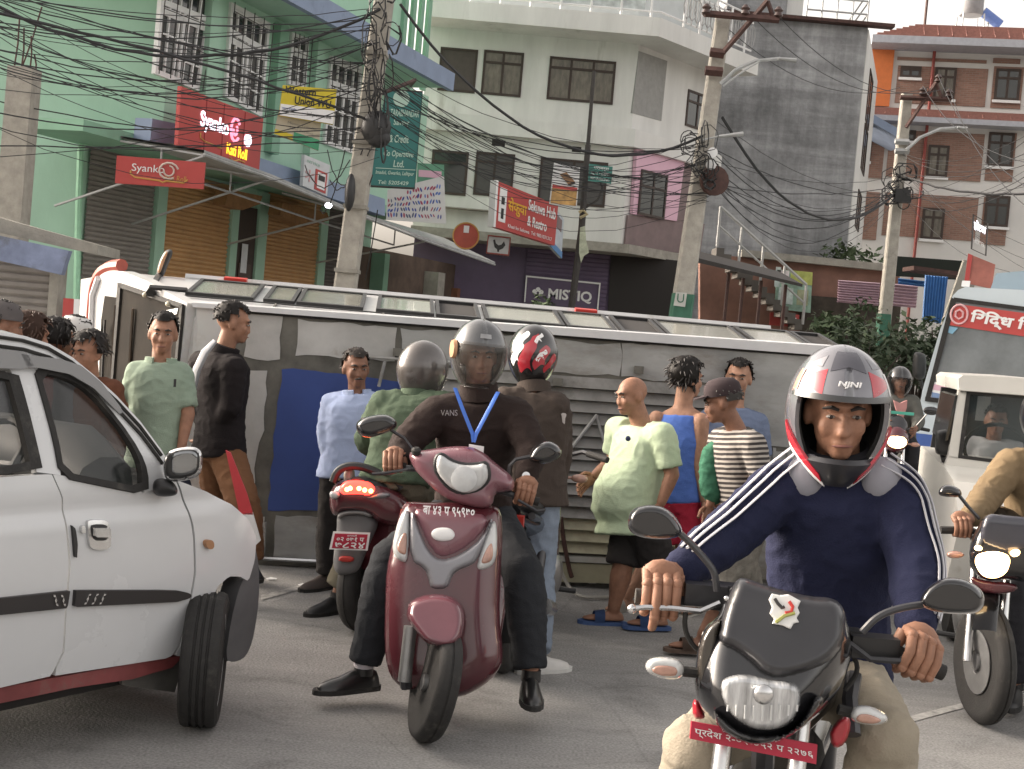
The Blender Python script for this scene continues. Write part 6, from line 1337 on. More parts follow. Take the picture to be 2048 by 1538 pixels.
b.rings(R_); b.prism([c+(r*(.07*cos(q))+f*(.075+.085*sin(q))+up*(.045-.012*sin(q)))*hs for q in [pi*i/12 for i in range(13)]], up*.008); b.build('cap', M('dark_cap', (.035, .022, .025), .9, var=.3), t, smooth=60)
b = MB(); fg = Frame((0, 7.75, 0), (1, 0, 0)); inflate(b, [(1402, 900), (1424, 880), (1450, 888), (1456, 930), (1448, 1000), (1420, 1015), (1396, 980)], 7.62, .07, .02, backbulge=.04)
tag(fuse(b, .01, 1, .008, 12, 3).build('held_cloth', cloth('green_cloth', (.05, .16, .10)), smooth=60), 'green cloth held at the chest of the man in the striped shirt', 'cloth')
# ---- man in the pale blue shirt
Y = 8.35; J = pose(gr(672, 1180), 165, 1.68)
P_(J, Y, head=(712, 738), neck=(714, 786), pel=(692, 930), shR=(663, 808, .02), shL=(752, 806), elR=(652, 870), wrR=(666, 935, -.05), elL=(765, 870), wrL=(750, 930, -.1), hipR=(672, 945), hipL=(710, 945), knR=(662, 1050), knL=(712, 1055), anR=(655, 1160, .0), toeR=(625, 1172, -.1), anL=(712, 1165), toeL=(700, 1175, -.2)); J['anR'].z = J['anL'].z = .09
t, *_ = person('thin man in a pale blue long sleeved shirt by the blue roof patch', J, SK2, (cloth('pale_blue_cotton', (.36, .43, .62), bs=260), 1.9, .03), (cloth('black_trousers', (.02, .018, .018)), 2, .03), ('shoe', M('brown_shoe', (.06, .045, .04), .6)), ('short', M('short_grey_hair', (.06, .05, .045), .7)), fa_head=160, seed=11, mous=C_hair); collar(t, J, _m['pale_blue_cotton'], open_=22)
# ---- youth in the pale green polo
Y = 7.8; J = pose(gr(320, 1190), 170, 1.68)
P_(J, Y, head=(326, 668), neck=(322, 722), pel=(312, 905), shR=(276, 746), shL=(362, 750), elR=(256, 812), wrR=(262, 880), elL=(376, 828, -.04), wrL=(362, 898, -.1), hipR=(292, 925), hipL=(334, 925))
t, *_ = person('youth in a pale green polo shirt standing by the bus windscreen', J, SK1, (cloth('sage_cotton', (.26, .33, .26)), .85, .035), (cloth('navy_trousers', (.02, .022, .035)), 2, .03), ('shoe', C_blackp), ('short', C_hair), fa_head=168, tilt=-.12, seed=13); collar(t, J, _m['sage_cotton'], open_=28)
b = MB(); b.fpoly(Frame((0, 7.62, 0), (1, 0, 0)), [Frame((0, 7.62, 0), (1, 0, 0)).px(*p) for p in ((348, 758), (353, 758), (352, 774), (347, 774))], 0, .004); b.build('badge', C_blackp, t, smooth=0)
# ---- man in the black jacket, profile to the right
Y = 8.25; J = pose(gr(440, 1185), 62, 1.72)
P_(J, Y, head=(467, 646), neck=(448, 702), pel=(438, 885), shR=(468, 738, -.14), shL=(402, 726, .12), elR=(462, 815, -.16), wrR=(420, 862, -.02), elL=(396, 800, .05), wrL=(412, 862, .05), hipR=(452, 905, -.05), hipL=(428, 905, .05), knR=(486, 1005, -.2), knL=(440, 1020, .1), anR=(500, 1120, -.2), anL=(425, 1140, .2))
t, *_ = person('man in a black jacket with pale shoulder panel and brown trousers in profile', J, SK1, (cloth('black_fleece', (.016, .013, .014)), 1.95, .035), (cloth('brown_trousers', (.17, .085, .045)), 2, .04), ('shoe', C_blackp), ('short', C_hair), fa_head=76, girth=1.06, seed=15); collar(t, J, _m['black_fleece'], h_=.045)
b = MB()
for a0_, a1_ in (((432, 690), (395, 770)),):
    q = [at(430, 682, 8.08), at(410, 704, 8.06), at(394, 738, 8.08), at(388, 775, 8.12)]; b.tube(q, [.03, .048, .05, .035], 8, flat=.5)
b.build('shoulder_panel', M('pale_panel', (.42, .43, .46), .8), t)
# ---- heads of the crowd behind the white car
def onlooker(label, x, y, Y, fa, sk, mat, hair='short', hm=None, seed=0, h=1.66, **k):
    c = at(x, y, Y); J = pose(V((c.x, Y, 0)), fa, h); d = c-J['head']
    for q in J:
        if isinstance(J[q], V) and q not in ('f', 'hf') and not q.startswith(('an', 'toe', 'kn')): J[q] = J[q]+d
    for q in 'LR': J['kn'+q] = lerp(J['hip'+q], J['an'+q], .52)
    return person(label, J, sk, (mat, 1.9, .035), (_m['dark_trousers'], 2, .03), ('shoe', C_blackp), (hair, hm or C_hair), seed=seed, vox=.014, hands=False, **k), J
(t, ax, hs, _), J = onlooker('person in a grey cap at the far left edge', 6, 650, 7.0, 60, SK2, cloth('grey_jacket', (.10, .10, .11)), seed=20)
c = J['head']; r, f, up = ax; b = MB(); b.rings([[c+(r*(rad*cos(q))+f*(-.012+rad*1.15*sin(q))+up*z)*hs for q in [2*pi*i/20 for i in range(20)]] for rad, z in ((.09, .03), (.09, .07), (.06, .115), (.0, .128))]); b.build('cap', M('grey_cap', (.09, .08, .08), .9), t, smooth=60)
onlooker('woman with brown hair seen from behind next to the grey cap', 62, 672, 7.4, 40, SK1, cloth('maroon_wool', (.12, .035, .03)), 'curly', M('brown_hair', (.07, .035, .022), .6), 21)
onlooker('person with black hair behind the roof of the white car', 112, 682, 7.6, 30, SK2, _m['grey_jacket'], 'curly', None, 22)
(t, ax, hs, _), J = onlooker('person in a white cap in the crowd by the red banner', 152, 672, 8.4, 100, SK2, cloth('dark_red_wool', (.14, .03, .03)), seed=23)
c = J['head']; r, f, up = ax; b = MB(); b.rings([[c+(r*(rad*cos(q))+f*(-.012+rad*1.15*sin(q))+up*z)*hs for q in [2*pi*i/20 for i in range(20)]] for rad, z in ((.09, .03), (.09, .07), (.06, .115), (.0, .128))]); b.build('cap', M('white_cap', (.55, .54, .53), .9), t, smooth=60)
onlooker('woman in a brown jumper with tied back hair facing the camera', 176, 706, 7.5, 205, SK1, cloth('brown_jumper', (.12, .05, .03)), 'bun', None, 24, h=1.6)
# ================================================================== two-wheelers
C_maroon = M('maroon_paint', (.085, .018, .025), .25, var=.06, vs=4, coat=.7, dirt=((.13, .09, .085), 5, .70))
C_mauvep = M('dusty_maroon_paint', (.20, .085, .105), .28, var=.08, vs=5, coat=.6)
C_silver = M('silver_plastic', (.26, .26, .28), .35, .4, var=.08, vs=6)
C_lens = M('clear_lens', (.55, .56, .56), .12, var=.10, vs=14, coat=.8, bump=.15, bs=30)
C_amber = M('amber_clear_lens', (.46, .26, .20), .2, var=.25, vs=25, coat=.8)
C_gloss = M('gloss_black', (.012, .012, .014), .16, var=.05, coat=.8, dirt=((.05, .045, .04), 9, .62))
C_satin = M('satin_black', (.028, .028, .032), .34, var=.15, vs=8, coat=.3)
C_head = M('lit_headlight', (.9, .8, .6), .3, var=0, emit=(1, .62, .28), es=3.0)
C_headc = M('lit_headlight_core', (.95, .9, .8), .3, var=0, emit=(1, .80, .5), es=6)
C_tail = M('lit_tail_lamp', (.8, .04, .03), .3, var=0, emit=(1, .03, .02), es=2.2)
C_tailc = M('lit_tail_bulb', (.9, .3, .1), .3, var=0, emit=(1, .35, .08), es=5)
C_plate = M('number_plate_red', (.42, .02, .05), .5, var=.06)
C_alu = M('dull_alloy', (.34, .34, .34), .4, .8, var=.15, vs=12)
def wheel(par, c, ax, R_, w_, rimm, name='wheel', spokes=6):
    b = MB(); pr = [(R_*.74, -w_*.36), (R_*.84, -w_*.5), (R_*.93, -w_*.46), (R_*.985, -w_*.26), (R_, -w_*.05), (R_*.985, -w_*.045), (R_*.985, w_*.045), (R_, w_*.05), (R_*.985, w_*.26), (R_*.93, w_*.46), (R_*.84, w_*.5), (R_*.74, w_*.36)]
    b.lathe(c, ax, pr, 48); b2 = b.build(name, C_rubber, par, smooth=50)
    b = MB(); b.lathe(c, ax, ((R_*.66, -w_*.3), (R_*.76, -w_*.36), (R_*.76, w_*.36), (R_*.66, w_*.3), (R_*.66, -w_*.3)), 36); b.lathe(c, ax, ((0, -w_*.6), (R_*.14, -w_*.55), (R_*.14, w_*.55), (0, w_*.6)), 14)
    a = V(ax).normalized(); x = a.cross(V((0, 0, 1))).normalized(); y = a.cross(x)
    for k in range(spokes): q = 2*pi*k/spokes; d = x*cos(q)+y*sin(q); b.tube([c+d*R_*.1, c+d*R_*.68], [R_*.055, R_*.045], 6)
    b.build('rim', rimm, b2); 
    MB().lathe(c+a*w_*.42, a, ((R_*.2, 0), (R_*.52, 0), (R_*.52, .004), (R_*.2, .004), (R_*.2, 0)), 24).build('brake_disc', C_alu, b2); return b2
def motorcycle(label, O, fa, paint, lean=0, nacelle=True, lit=False, steer=0, group=None, mirrors=True, cat='motorcycle', bar=True, R_=.30):
    f = az(fa); r = V((f.y, -f.x, 0)); u = (V((0, 0, 1))*cos(radians(lean))+r*sin(radians(lean))).normalized(); O = V(O); t = thing('motorcycle', label, cat, O, group)
    P = lambda x, y, z: O+r*x+f*y+u*z; rr = u.cross(f)*-1; rr = f.cross(u)
    fs = az(fa+steer); rs = fs.cross(u).normalized()
    wheel(t, P(0, .66, R_), rs, R_, .085, C_alu); wheel(t, P(0, -.66, R_), rr, R_, .11, C_alu)
    for s in (-1, 1): MB().tube([P(0, .66, R_)+rs*(.085*s), P(0, .46, .92)+rs*(.085*s)], [.024, .021], 10).build('fork', C_chrome, t)
    fd = MB(); arc = [P(0, .66, R_)+(f*cos(q)+u*sin(q))*(R_+.045) for q in [radians(35+i*12) for i in range(11)]]; fd.rings([[p+rs*(.062*cos(a))+(p-P(0, .66, R_)).normalized()*(.02*sin(a)) for a in [pi*k/6 for k in range(7)]] for p in arc], cap=False, closed=False); bmesh.ops.solidify(fd.bm, geom=list(fd.bm.faces), thickness=.004); fd.build('front_mudguard', paint, t)
    b = MB(); b.tube([P(0, .42, .86), P(0, .1, .84), P(0, -.25, .74)], .03, 8); b.tube([P(0, .42, .82), P(0, .2, .36), P(0, -.2, .32)], .028, 8)
    for s in (-1, 1): b.tube([P(.09*s, -.2, .38), P(.09*s, -.66, R_)], .024, 8); b.tube([P(.1*s, -.3, .72), P(.1*s, -.85, .82)], .02, 8); b.tube([P(.12*s, -.62, .34), P(.12*s, -.42, .70)], .03, 10)
    b.build('frame', C_satin, t)
    e = MB(); e.ell(P(0, .02, .42), (.15, .2, .15), (r, f, u)); e.lathe(P(0, .1, .46), (f*.35+u).normalized(), ((.09, 0), (.1, .03), (.085, .05), (.1, .08), (.085, .1), (.1, .13), (.085, .15), (.09, .2)), 14); e.ell(P(.16, -.02, .40), (.04, .12, .11), (r, f, u)); e.build('engine', C_alu, t)
    e = MB(); e.tube([P(.1, .2, .45), P(.14, .12, .25), P(.16, -.2, .24)], .02, 8); e.tube([P(.16, -.2, .24), P(.18, -.45, .3), P(.19, -.8, .38)], [.03, .05, .045], 12); e.build('exhaust', C_chrome, t)
    k = MB(); k.rings([[P(a*cos(q)*1.0, y, z+bb*sin(q)) for q in [2*pi*i/18 for i in range(18)]] for y, z, a, bb in ((.40, .86, .05, .05), (.34, .88, .12, .1), (.2, .9, .155, .125), (.02, .88, .14, .12), (-.12, .83, .09, .08), (-.16, .82, .05, .05))]); k.build('tank', paint, t, smooth=60)
    k = MB(); k.rings([[P(a*cos(q), y, z+bb*sin(q)) for q in [2*pi*i/16 for i in range(16)]] for y, z, a, bb in ((-.1, .8, .08, .03), (-.25, .79, .13, .05), (-.5, .81, .13, .055), (-.78, .86, .11, .05), (-.9, .88, .06, .03))]); k.build('seat', C_blackp, t, smooth=60)
    k = MB(); k.rings([[P(a*cos(q), y, z+bb*sin(q)) for q in [2*pi*i/16 for i in range(16)]] for y, z, a, bb in ((-.05, .66, .13, .09), (-.3, .68, .15, .09), (-.6, .76, .12, .07), (-.95, .84, .06, .04))]); k.build('side_cover', paint, t, smooth=60)
    k = MB(); arc = [P(0, -.66, R_)+(f*cos(q)+u*sin(q))*(R_+.07) for q in [radians(80+i*11) for i in range(11)]]; k.rings([[p+r*(.08*cos(a))+(p-P(0, -.66, R_)).normalized()*(.02*sin(a)) for a in [pi*i/6 for i in range(7)]] for p in arc], cap=False, closed=False); bmesh.ops.solidify(k.bm, geom=list(k.bm.faces), thickness=.004); k.build('rear_mudguard', C_blackp, t)
    MB().box(P(0, -.98, .80), (.16, .05, .07), (r, f, u)).build('tail_lamp', C_redlamp, t, bevel=.012)
    for s in (-1, 1): MB().tube([P(.1*s, .1, .3), P(.27*s, .1, .3)], .014, 8).build('foot_peg', C_blackp, t)
    if bar:
        h = MB(); cx = P(0, .38, 1.0); h.tube([cx-rs*.36-fs*.14+u*.03, cx-rs*.22-fs*.04+u*.05, cx-rs*.08, cx+rs*.08, cx+rs*.22-fs*.04+u*.05, cx+rs*.36-fs*.14+u*.03], .013, 8); h.build('handlebar', C_satin, t)
        for s in (-1, 1): 
            g_ = MB(); g_.tube([cx+rs*(.25*s)-fs*.06+u*.045, cx+rs*(.37*s)-fs*.145+u*.028], .019, 10); g_.build('grip', C_rubber, t)
            if mirrors: m = MB(); m.tube([cx+rs*(.2*s)+u*.05, cx+rs*(.3*s)+u*.2+fs*.04], .008, 6); m.ell(cx+rs*(.34*s)+u*.24+fs*.04, (.08, .018, .045), (rs, fs, u)); m.build('mirror', C_gloss, t)
    if nacelle:
        n_ = MB(); n_.ell(P(0, .52, .92), (.13, .12, .14), (rs, fs, u)); n_.build('nacelle', paint, t); n_ = MB(); n_.ell(P(0, .5, 1.06), (.11, .05, .12), (rs, (fs+u*.6).normalized(), (u-fs*.6).normalized())); n_.build('fly_screen', C_satin, t)
        l_ = MB(); l_.ell(P(0, .60, .90), (.10, .06, .07), (rs, fs, u)); l_.build('headlight', C_head if lit else C_lens, t)
        for s in (-1, 1): i_ = MB(); i_.ell(P(.2*s, .5, .88), (.05, .025, .025), (rs, fs, u)); i_.tube([P(.1*s, .5, .88), P(.17*s, .5, .88)], .01, 6); i_.build('indicator', C_amber, t)
    return t, P
Z4 = zoomer(600, 980, .3628); Z5 = zoomer(600, 600, .325)
def shell(name, P, Y, mat, par, bulge=.03, back=.02, rw=None, **k): b = MB(); inflate(b, P, Y, bulge, back, rw, **k); return b.build(name, mat, par, smooth=70)

# ------------------------------------------------------------------ maroon scooter coming towards us
sc = thing('scooter', 'maroon scooter seen from the front with a white headlight and silver nose', 'scooter', gr(842, 1482))
slope = lambda y0, Ya, y1, Yb: (lambda x, y: Ya+(Yb-Ya)*(y-y0)/(y1-y0))
Ys = slope(1000, 5.86, 1400, 5.66)
shell('front_shield', Z4([(600, 62), (720, 70), (850, 66), (1060, 80), (1110, 110), (1118, 250), (1105, 480), (1098, 700), (1120, 900), (1110, 970), (1050, 1050), (960, 1110), (890, 1140), (760, 1150), (660, 1120), (590, 1100), (520, 1062), (480, 980), (465, 850), (470, 600), (478, 440), (500, 330), (540, 160), (570, 80)]), Ys, C_maroon, sc, .10, .12, 60, step=5, backbulge=.05, sm=1)
nose = shell('nose_panel', Z4([(622, 100), (700, 112), (880, 120), (1050, 140), (1000, 260), (880, 350), (780, 384), (720, 340), (660, 220)]), lambda x, y: Ys(x, y)-.085, C_mauvep, sc, .035, .02, 30, step=4, sm=1)
shell('silver_nose', Z4([(603, 140), (622, 112), (660, 225), (716, 345), (780, 388), (884, 354), (1004, 262), (1056, 150), (1062, 170), (1030, 260), (985, 370), (958, 410), (880, 440), (850, 460), (835, 490), (815, 545), (720, 548), (705, 490), (690, 440), (606, 388)]), lambda x, y: Ys(x, y)-.095, C_silver, sc, .03, .03, 10, step=3, sm=1)
for nm, pts in (('turn_signal', [(562, 118), (600, 105), (608, 180), (604, 300), (598, 392), (572, 406), (522, 372), (506, 312), (530, 200)]), ('turn_signal', [(1060, 168), (1084, 178), (1090, 320), (1072, 408), (1012, 448), (962, 440), (984, 350), (1022, 240)])):
    o = shell(nm, Z4(pts), lambda x, y: Ys(x, y)-.075, C_lens, sc, .035, .03, 12, step=3); cx, cy = sum(p[0] for p in pts)/len(pts), sum(p[1] for p in pts)/len(pts)
    shell('amber_bulb', Z4([(cx+(x-cx)*.55, cy+35+(y-cy)*.42) for x, y in pts]), lambda x, y: Ys(x, y)-.108, C_amber, o, .008, .004, 6, step=2)
shell('lower_vent', Z4([(612, 400), (690, 446), (702, 480), (640, 450)]), lambda x, y: Ys(x, y)-.092, C_blackp, sc, .01, .02, step=2, sm=1); shell('lower_vent', Z4([(835, 492), (850, 462), (955, 414), (940, 450), (870, 486)]), lambda x, y: Ys(x, y)-.092, C_blackp, sc, .01, .02, step=2, sm=1)
shell('badge', Z4([(718, 240), (740, 212), (790, 205), (835, 212), (858, 245), (840, 276), (790, 284), (740, 276)]), lambda x, y: Ys(x, y)-.125, C_letW, sc, .012, .01, step=2)
fN = Frame(at(895, 1030, 5.71), (1, .0, 0), (0, .28, 1)); a0_, b0_, a1_, b1_ = fN.rect(846, 1022, 948, 1040); lettering(Frame(fN.w(a0_, b0_), CR+CU*-.06, fN.v), 'बा ४३ प ९५९७०', 0, 0, a1_-a0_, .042, .012, C_letW, nose, bold=.02)
shell('handlebar_cowl', [(815, 906), (836, 902), (870, 897), (905, 892), (942, 893), (968, 905), (990, 925), (1028, 955), (1029, 980), (1010, 984), (990, 985), (985, 1012), (960, 1018), (915, 1006), (880, 990), (850, 962), (826, 935)], slope(890, 5.86, 1010, 5.80), C_mauvep, sc, .085, .08, 26, step=4, backbulge=.04, sm=1)
hl = shell('headlight', [(874, 912), (884, 909), (900, 922), (925, 930), (950, 930), (972, 925), (977, 945), (975, 962), (958, 980), (932, 988), (906, 980), (884, 960), (871, 938)], 5.728, C_lens, sc, .03, .06, 14, step=2.5, sm=1)
shell('headlight_rim', [(868, 910), (885, 903), (902, 917), (925, 925), (950, 925), (976, 920), (983, 945), (980, 965), (960, 986), (932, 994), (903, 986), (880, 964), (865, 938)], 5.738, C_blackp, sc, .012, .06, 6, step=2.5, sm=1)
b = MB(); b.lathe(at(928, 958, 5.700), (0, -1, .1), ((0, 0), (.05, .003), (.055, .009), (.05, .012), (0, .012)), 20); b.build('reflector', C_lens, hl)
b = MB(); b.tube([at(800, 935, 5.92), at(860, 940, 5.90), at(1010, 985, 5.90), at(1066, 1000, 5.92)], .014, 8); b.build('handlebar', C_satin, sc)
for p, q in (((768, 930), (812, 934)), ((1028, 990), (1078, 1004))): MB().tube([at(*p, 5.92), at(*q, 5.92)], .019, 10).build('grip', C_rubber, sc)
for p in ([(744, 948), (770, 946), (820, 938)], [(1036, 1000), (1075, 1022), (1090, 1020)]): MB().tube([at(*q, 5.86) for q in p], .007, 6).build('brake_lever', C_satin, sc)
for x, y in ((832, 908), (1010, 976)): MB().lathe(at(x, y, 5.80), (0, -.3, 1), ((.02, 0), (.022, .02), (.012, .03)), 10).build('mirror_boot', C_rubber, sc)
mA = shell('mirror', Z5([(338, 770), (372, 728), (450, 706), (540, 702), (598, 742), (596, 790), (520, 822), (430, 850), (365, 835)]), 5.95, C_gloss, sc, .05, .015, 12, step=3); MB().tube([at(*p, 5.95) for p in Z5([(560, 800), (640, 850), (700, 930)])], .008, 6).build('mirror_stem', C_satin, mA)
mA = shell('mirror', Z5([(1420, 930), (1462, 882), (1530, 862), (1600, 900), (1614, 950), (1560, 1000), (1480, 1012), (1400, 990)]), 5.93, C_gloss, sc, .05, .015, 12, step=3); MB().tube([at(*p, 5.92) for p in Z5([(1430, 960), (1330, 980), (1290, 1020), (1280, 1090)])], .009, 6).build('mirror_stem', C_satin, mA)
gd = shell('mudguard', Z4([(588, 680), (600, 620), (660, 585), (740, 572), (830, 580), (885, 620), (908, 690), (902, 770), (880, 832), (830, 868), (760, 866), (690, 842), (640, 780), (596, 720)]), slope(1190, 5.60, 1300, 5.42), M('mudguard_paint', (.15, .05, .065), .2, coat=.8, dirt=((.2, .14, .13), 6, .66)), sc, .08, .04, 14, step=3, backbulge=.0)
cW = at(870, 1365, 5.56); gc = gr(838, 1483); wu = (cW-gc).normalized(); cW = gc+V((.012, .06, .0))+V((wu.x, 0, wu.z)).normalized()*.235
axw = V((.94, .24, 0)).normalized(); up_ = V((wu.x, 0, wu.z)).normalized(); axw = (axw-up_*axw.dot(up_)).normalized()
wheel(sc, gc+V((0, .03, 0))+up_*.238, axw, .238, .098, C_alu)
for pts, r_ in (([(610, 750), (576, 1056)], .028), ([(862, 862), (822, 1104)], .026)):
    (p0, p1) = Z4(pts); MB().tube([at(*p0, 5.55), at(*p1, 5.52)], r_, 10).build('fork', C_alu, sc); MB().tube([at(p1[0], p1[1]-12, 5.52), at(p1[0]+4, p1[1]+12, 5.53)], r_*.9, 8).build('fork_foot', C_satin, sc)
# body behind the shield: floor, seat, tail, rear wheel
fsc = az(8); rsc = V((fsc.y, -fsc.x, 0)); O_ = gr(872, 1440); 
PS = lambda x, y, z: V((O_.x+.04, 5.86, 0))+rsc*x+fsc*y+V((0, 0, z))
b = MB(); b.rings([[PS(a*cos(q), y, z+bb*sin(q)) for q in [2*pi*i/18 for i in range(18)]] for y, z, a, bb in ((.02, .30, .16, .06), (.30, .28, .17, .06), (.42, .45, .17, .16), (.6, .52, .19, .19), (.95, .58, .19, .16), (1.15, .66, .1, .07))]); b.build('rear_body', C_maroon, sc, smooth=60)
b = MB(); b.rings([[PS(a*cos(q), y, z+bb*sin(q)) for q in [2*pi*i/16 for i in range(16)]] for y, z, a, bb in ((.38, .70, .08, .03), (.45, .73, .14, .05), (.7, .75, .15, .055), (1.05, .79, .12, .05), (1.15, .8, .05, .03))]); b.build('seat', C_blackp, sc, smooth=60)
wheel(sc, PS(0, .92, .235), rsc, .235, .10, C_alu)
b = MB(); b.tube([PS(.12, .5, .3), PS(.16, .9, .28)], [.05, .06], 10); b.build('exhaust', C_satin, sc)
# its rider
Y = 6.2; J = pose(gr(950, 1440), 186, 1.70)
P_(J, Y, head=(957, 712, -.02), neck=(958, 790), pel=(945, 1020, .22), shR=(872, 826, -.0), shL=(1032, 830), elR=(806, 892, -.08), wrR=(803, 922, -.23), elL=(1066, 902, -.1), wrL=(1049, 962, -.25), hipR=(905, 1030, .2), hipL=(985, 1035, .2), knR=(778, 1120, -.25), anR=(727, 1340, -.26), toeR=(655, 1372, -.36), knL=(1048, 1150, -.22), anL=(1062, 1352, -.33), toeL=(1066, 1420, -.55))
t, ax, hs, _ = person('scooter rider in dark brown jacket and grey visor helmet with a blue lanyard', J, SK1, (cloth('dark_brown_fleece', (.030, .021, .019)), 1.86, .04, -.1), (cloth('charcoal_trousers', (.024, .026, .030)), 1.93, .025), ('shoe', M('black_leather', (.012, .012, .012), .3, coat=.3)), None, hel=1, fa_head=168, grips={'R': (at(787, 928, 5.93), CR*-1, 1.02), 'L': (at(1050, 988, 5.93), CR-CU*.25, 1.02)}, seed=31, girth=1.1, vox=.010)
C_h1 = M('grey_helmet_shell', (.085, .088, .092), .22, .2, var=.12, vs=5, coat=.8); C_vis = M('smoky_visor', (.10, .09, .08), .10, var=.3, vs=6, alpha=.24, coat=.6)
h1, hx = helmet(J['head']+V((0, 0, .012)), az(168), V((.03, 0, 1)), hs*.985, t, C_h1, 'visor', C_vis, tall=1.12)
b = MB(); b.lathe(hpt(J['head'], hx, hs*.985, radians(70), radians(8), .98), V((-.95, -.3, 0)), ((0, 0), (.045, .0), (.04, .015), (0, .016)), 16); b.build('visor_pivot', M('orange_lit_plastic', (.45, .25, .14)), h1)  # warm glint of the low sun is painted in as orange
hpatch(J['head']+V((0, 0, .012)), hx, hs*.985, -14, 12, 27, 35, 'badge', C_alu, h1, k=1.012, low=1.1, na=6, ne=3)
collar(t, J, _m['dark_brown_fleece'], .072, .07)
C_lan = M('blue_ribbon', (.06, .17, .60), .6, var=.1)
b = MB(); b.tube([at(910, 776, 6.05), at(924, 815, 5.98), at(945, 868, 5.965), at(947, 884, 5.965)], [.010]*4, 6, flat=.25); b.tube([at(996, 784, 6.05), at(980, 815, 5.98), at(952, 868, 5.965), at(947, 884, 5.965)], [.010]*4, 6, flat=.25); b.build('lanyard', C_lan, t)
fr_ = Frame((0, 5.95, 0), (1, 0, 0)); MB().fpoly(fr_, quad(fr_, [(938, 888), (968, 893), (966, 918), (936, 912)]), 0, .006).build('id_card', C_letW, t, smooth=0)
J['hf'] = J['f']; b = MB(); 
for k in 'R': b.caps([lerp(J['an'+k], J['kn'+k], .0)+V((0, 0, .02)), lerp(J['an'+k], J['kn'+k], .22)], [.045, .05], 12)
b.build('sock', M('white_sock', (.5, .47, .5), .9), t)
b = MB(); c = lerp(J['wrL'], J['elL'], .12); d = (J['elL']-J['wrL']).normalized(); b.lathe(c-d*.012, d, ((.036, 0), (.04, .004), (.04, .02), (.036, .024)), 16); b.lathe(c+V((0, -.036, .01)), V((.1, -1, .2)), ((.0, 0), (.02, .0), (.018, .012), (0, .013)), 16); b.build('watch', C_chrome, t)
b = MB(); fr_ = Frame(at(895, 826, 6.03), CR, CU)
lettering(fr_, 'VANS', -.03, -.012, .045, .014, 0, M('pale_embroidery', (.3, .28, .27), .8), t)

# ------------------------------------------------------------------ maroon scooter going away, seen from behind
rs_ = thing('scooter', 'maroon scooter seen from behind with its tail light lit', 'scooter', gr(720, 1258)); Z6 = zoomer(480, 850, .2276); Yr = 7.1
shell('rear_body', Z6([(782, 610), (830, 520), (930, 470), (1060, 455), (1180, 480), (1320, 540), (1480, 640), (1520, 800), (1420, 900), (1220, 870), (1120, 775), (900, 765), (850, 805), (795, 770)]), Yr, C_maroon, rs_, .10, .5, 30, step=4, backbulge=.1)
shell('tail_lamp', Z6([(868, 565), (900, 510), (960, 486), (1050, 484), (1150, 504), (1192, 560), (1180, 602), (1130, 628), (1050, 612), (980, 612), (900, 622)]), Yr-.085, C_tail, rs_, .035, .03, 10, step=2)
for x, y in ((940, 566), (968, 556), (1046, 558), (1096, 572), (1150, 580)): MB().ell(at(*Z6([(x, y)])[0], Yr-.125), (.012, .006, .012), u=8, v=6).build('tail_bulb', C_tailc, rs_)
shell('chrome_trim', Z6([(782, 606), (800, 578), (868, 588), (884, 622), (850, 648), (800, 648)]), Yr-.09, C_lens, rs_, .02, .03, 6, step=2, sm=1); shell('chrome_trim', Z6([(1040, 625), (1130, 632), (1190, 604), (1250, 590), (1318, 602), (1322, 630), (1250, 652), (1100, 650)]), Yr-.09, C_silver, rs_, .02, .03, 6, step=2, sm=1)
b = MB(); b.tube(smoothline([tuple(at(*p, Yr-.02)) for p in Z6([(818, 500), (850, 410), (930, 362), (1040, 358), (1160, 395), (1330, 480), (1420, 560)])], 2, False), .022, 8); b.build('grab_rail', C_blackp, rs_)
hg = shell('number_plate_holder', Z6([(850, 800), (880, 762), (960, 748), (1080, 752), (1170, 792), (1225, 862), (1160, 1000), (1110, 1110), (1064, 1250), (1000, 1312), (900, 1326), (830, 1290), (815, 1180), (835, 1050), (852, 900)]), Yr+.02, M('grey_plastic', (.16, .16, .165), .5, var=.12), rs_, .05, .06, 16, step=3)
shell('grey_lip', Z6([(850, 800), (890, 755), (1080, 750), (1170, 790), (1150, 812), (1060, 782), (920, 788), (870, 830)]), Yr-.05, M('grey_plastic2', (.25, .25, .25), .4), rs_, .02, .03, 6, step=2, sm=1)
fp_ = Frame(at(700, 1080, Yr-.07), (1, 0, 0)); q = quad(fp_, Z6([(820, 935), (1146, 945), (1122, 1102), (786, 1090)])); pl_ = MB().fpoly(fp_, q, 0, .008).build('number_plate', C_letW, rs_, smooth=0, bevel=.004)
MB().fpoly(fp_, sub(q, .06, .1, .94, .92), .008, .011).build('plate_field', C_plate, pl_, smooth=0)
def slant(fr, q, s, u0, v0, u1, v1, c, mat, par, **k):
    A, B_, C_ = fr.w(*bil(q, u0, v1), c), fr.w(*bil(q, u1, v1), c), fr.w(*bil(q, u0, v0), c); f2 = Frame(A, B_-A, C_-A); f2.v = (C_-A).normalized(); return lettering(f2, s, 0, 0, (B_-A).length, (C_-A).length, .001, mat, par, **k)
slant(fp_, q, 'बागमती', .4, .13, .66, .24, .0115, C_letW, pl_, th=.002); slant(fp_, q, '०२ ०७१ प', .14, .28, .86, .54, .0115, C_letW, pl_, th=.002, bold=.02); slant(fp_, q, '७८२४', .12, .56, .9, .9, .0115, C_letW, pl_, th=.002, bold=.02)
shell('rear_reflector', Z6([(868, 1150), (1006, 1156), (996, 1208), (868, 1202)]), Yr-.05, C_redlamp, rs_, .01, .02, 4, step=2, sm=1)
wc = gr(716, 1262); wheel(rs_, wc+V((.0, .02, .24)), V((.95, -.30, .08)).normalized(), .24, .11, C_alu)
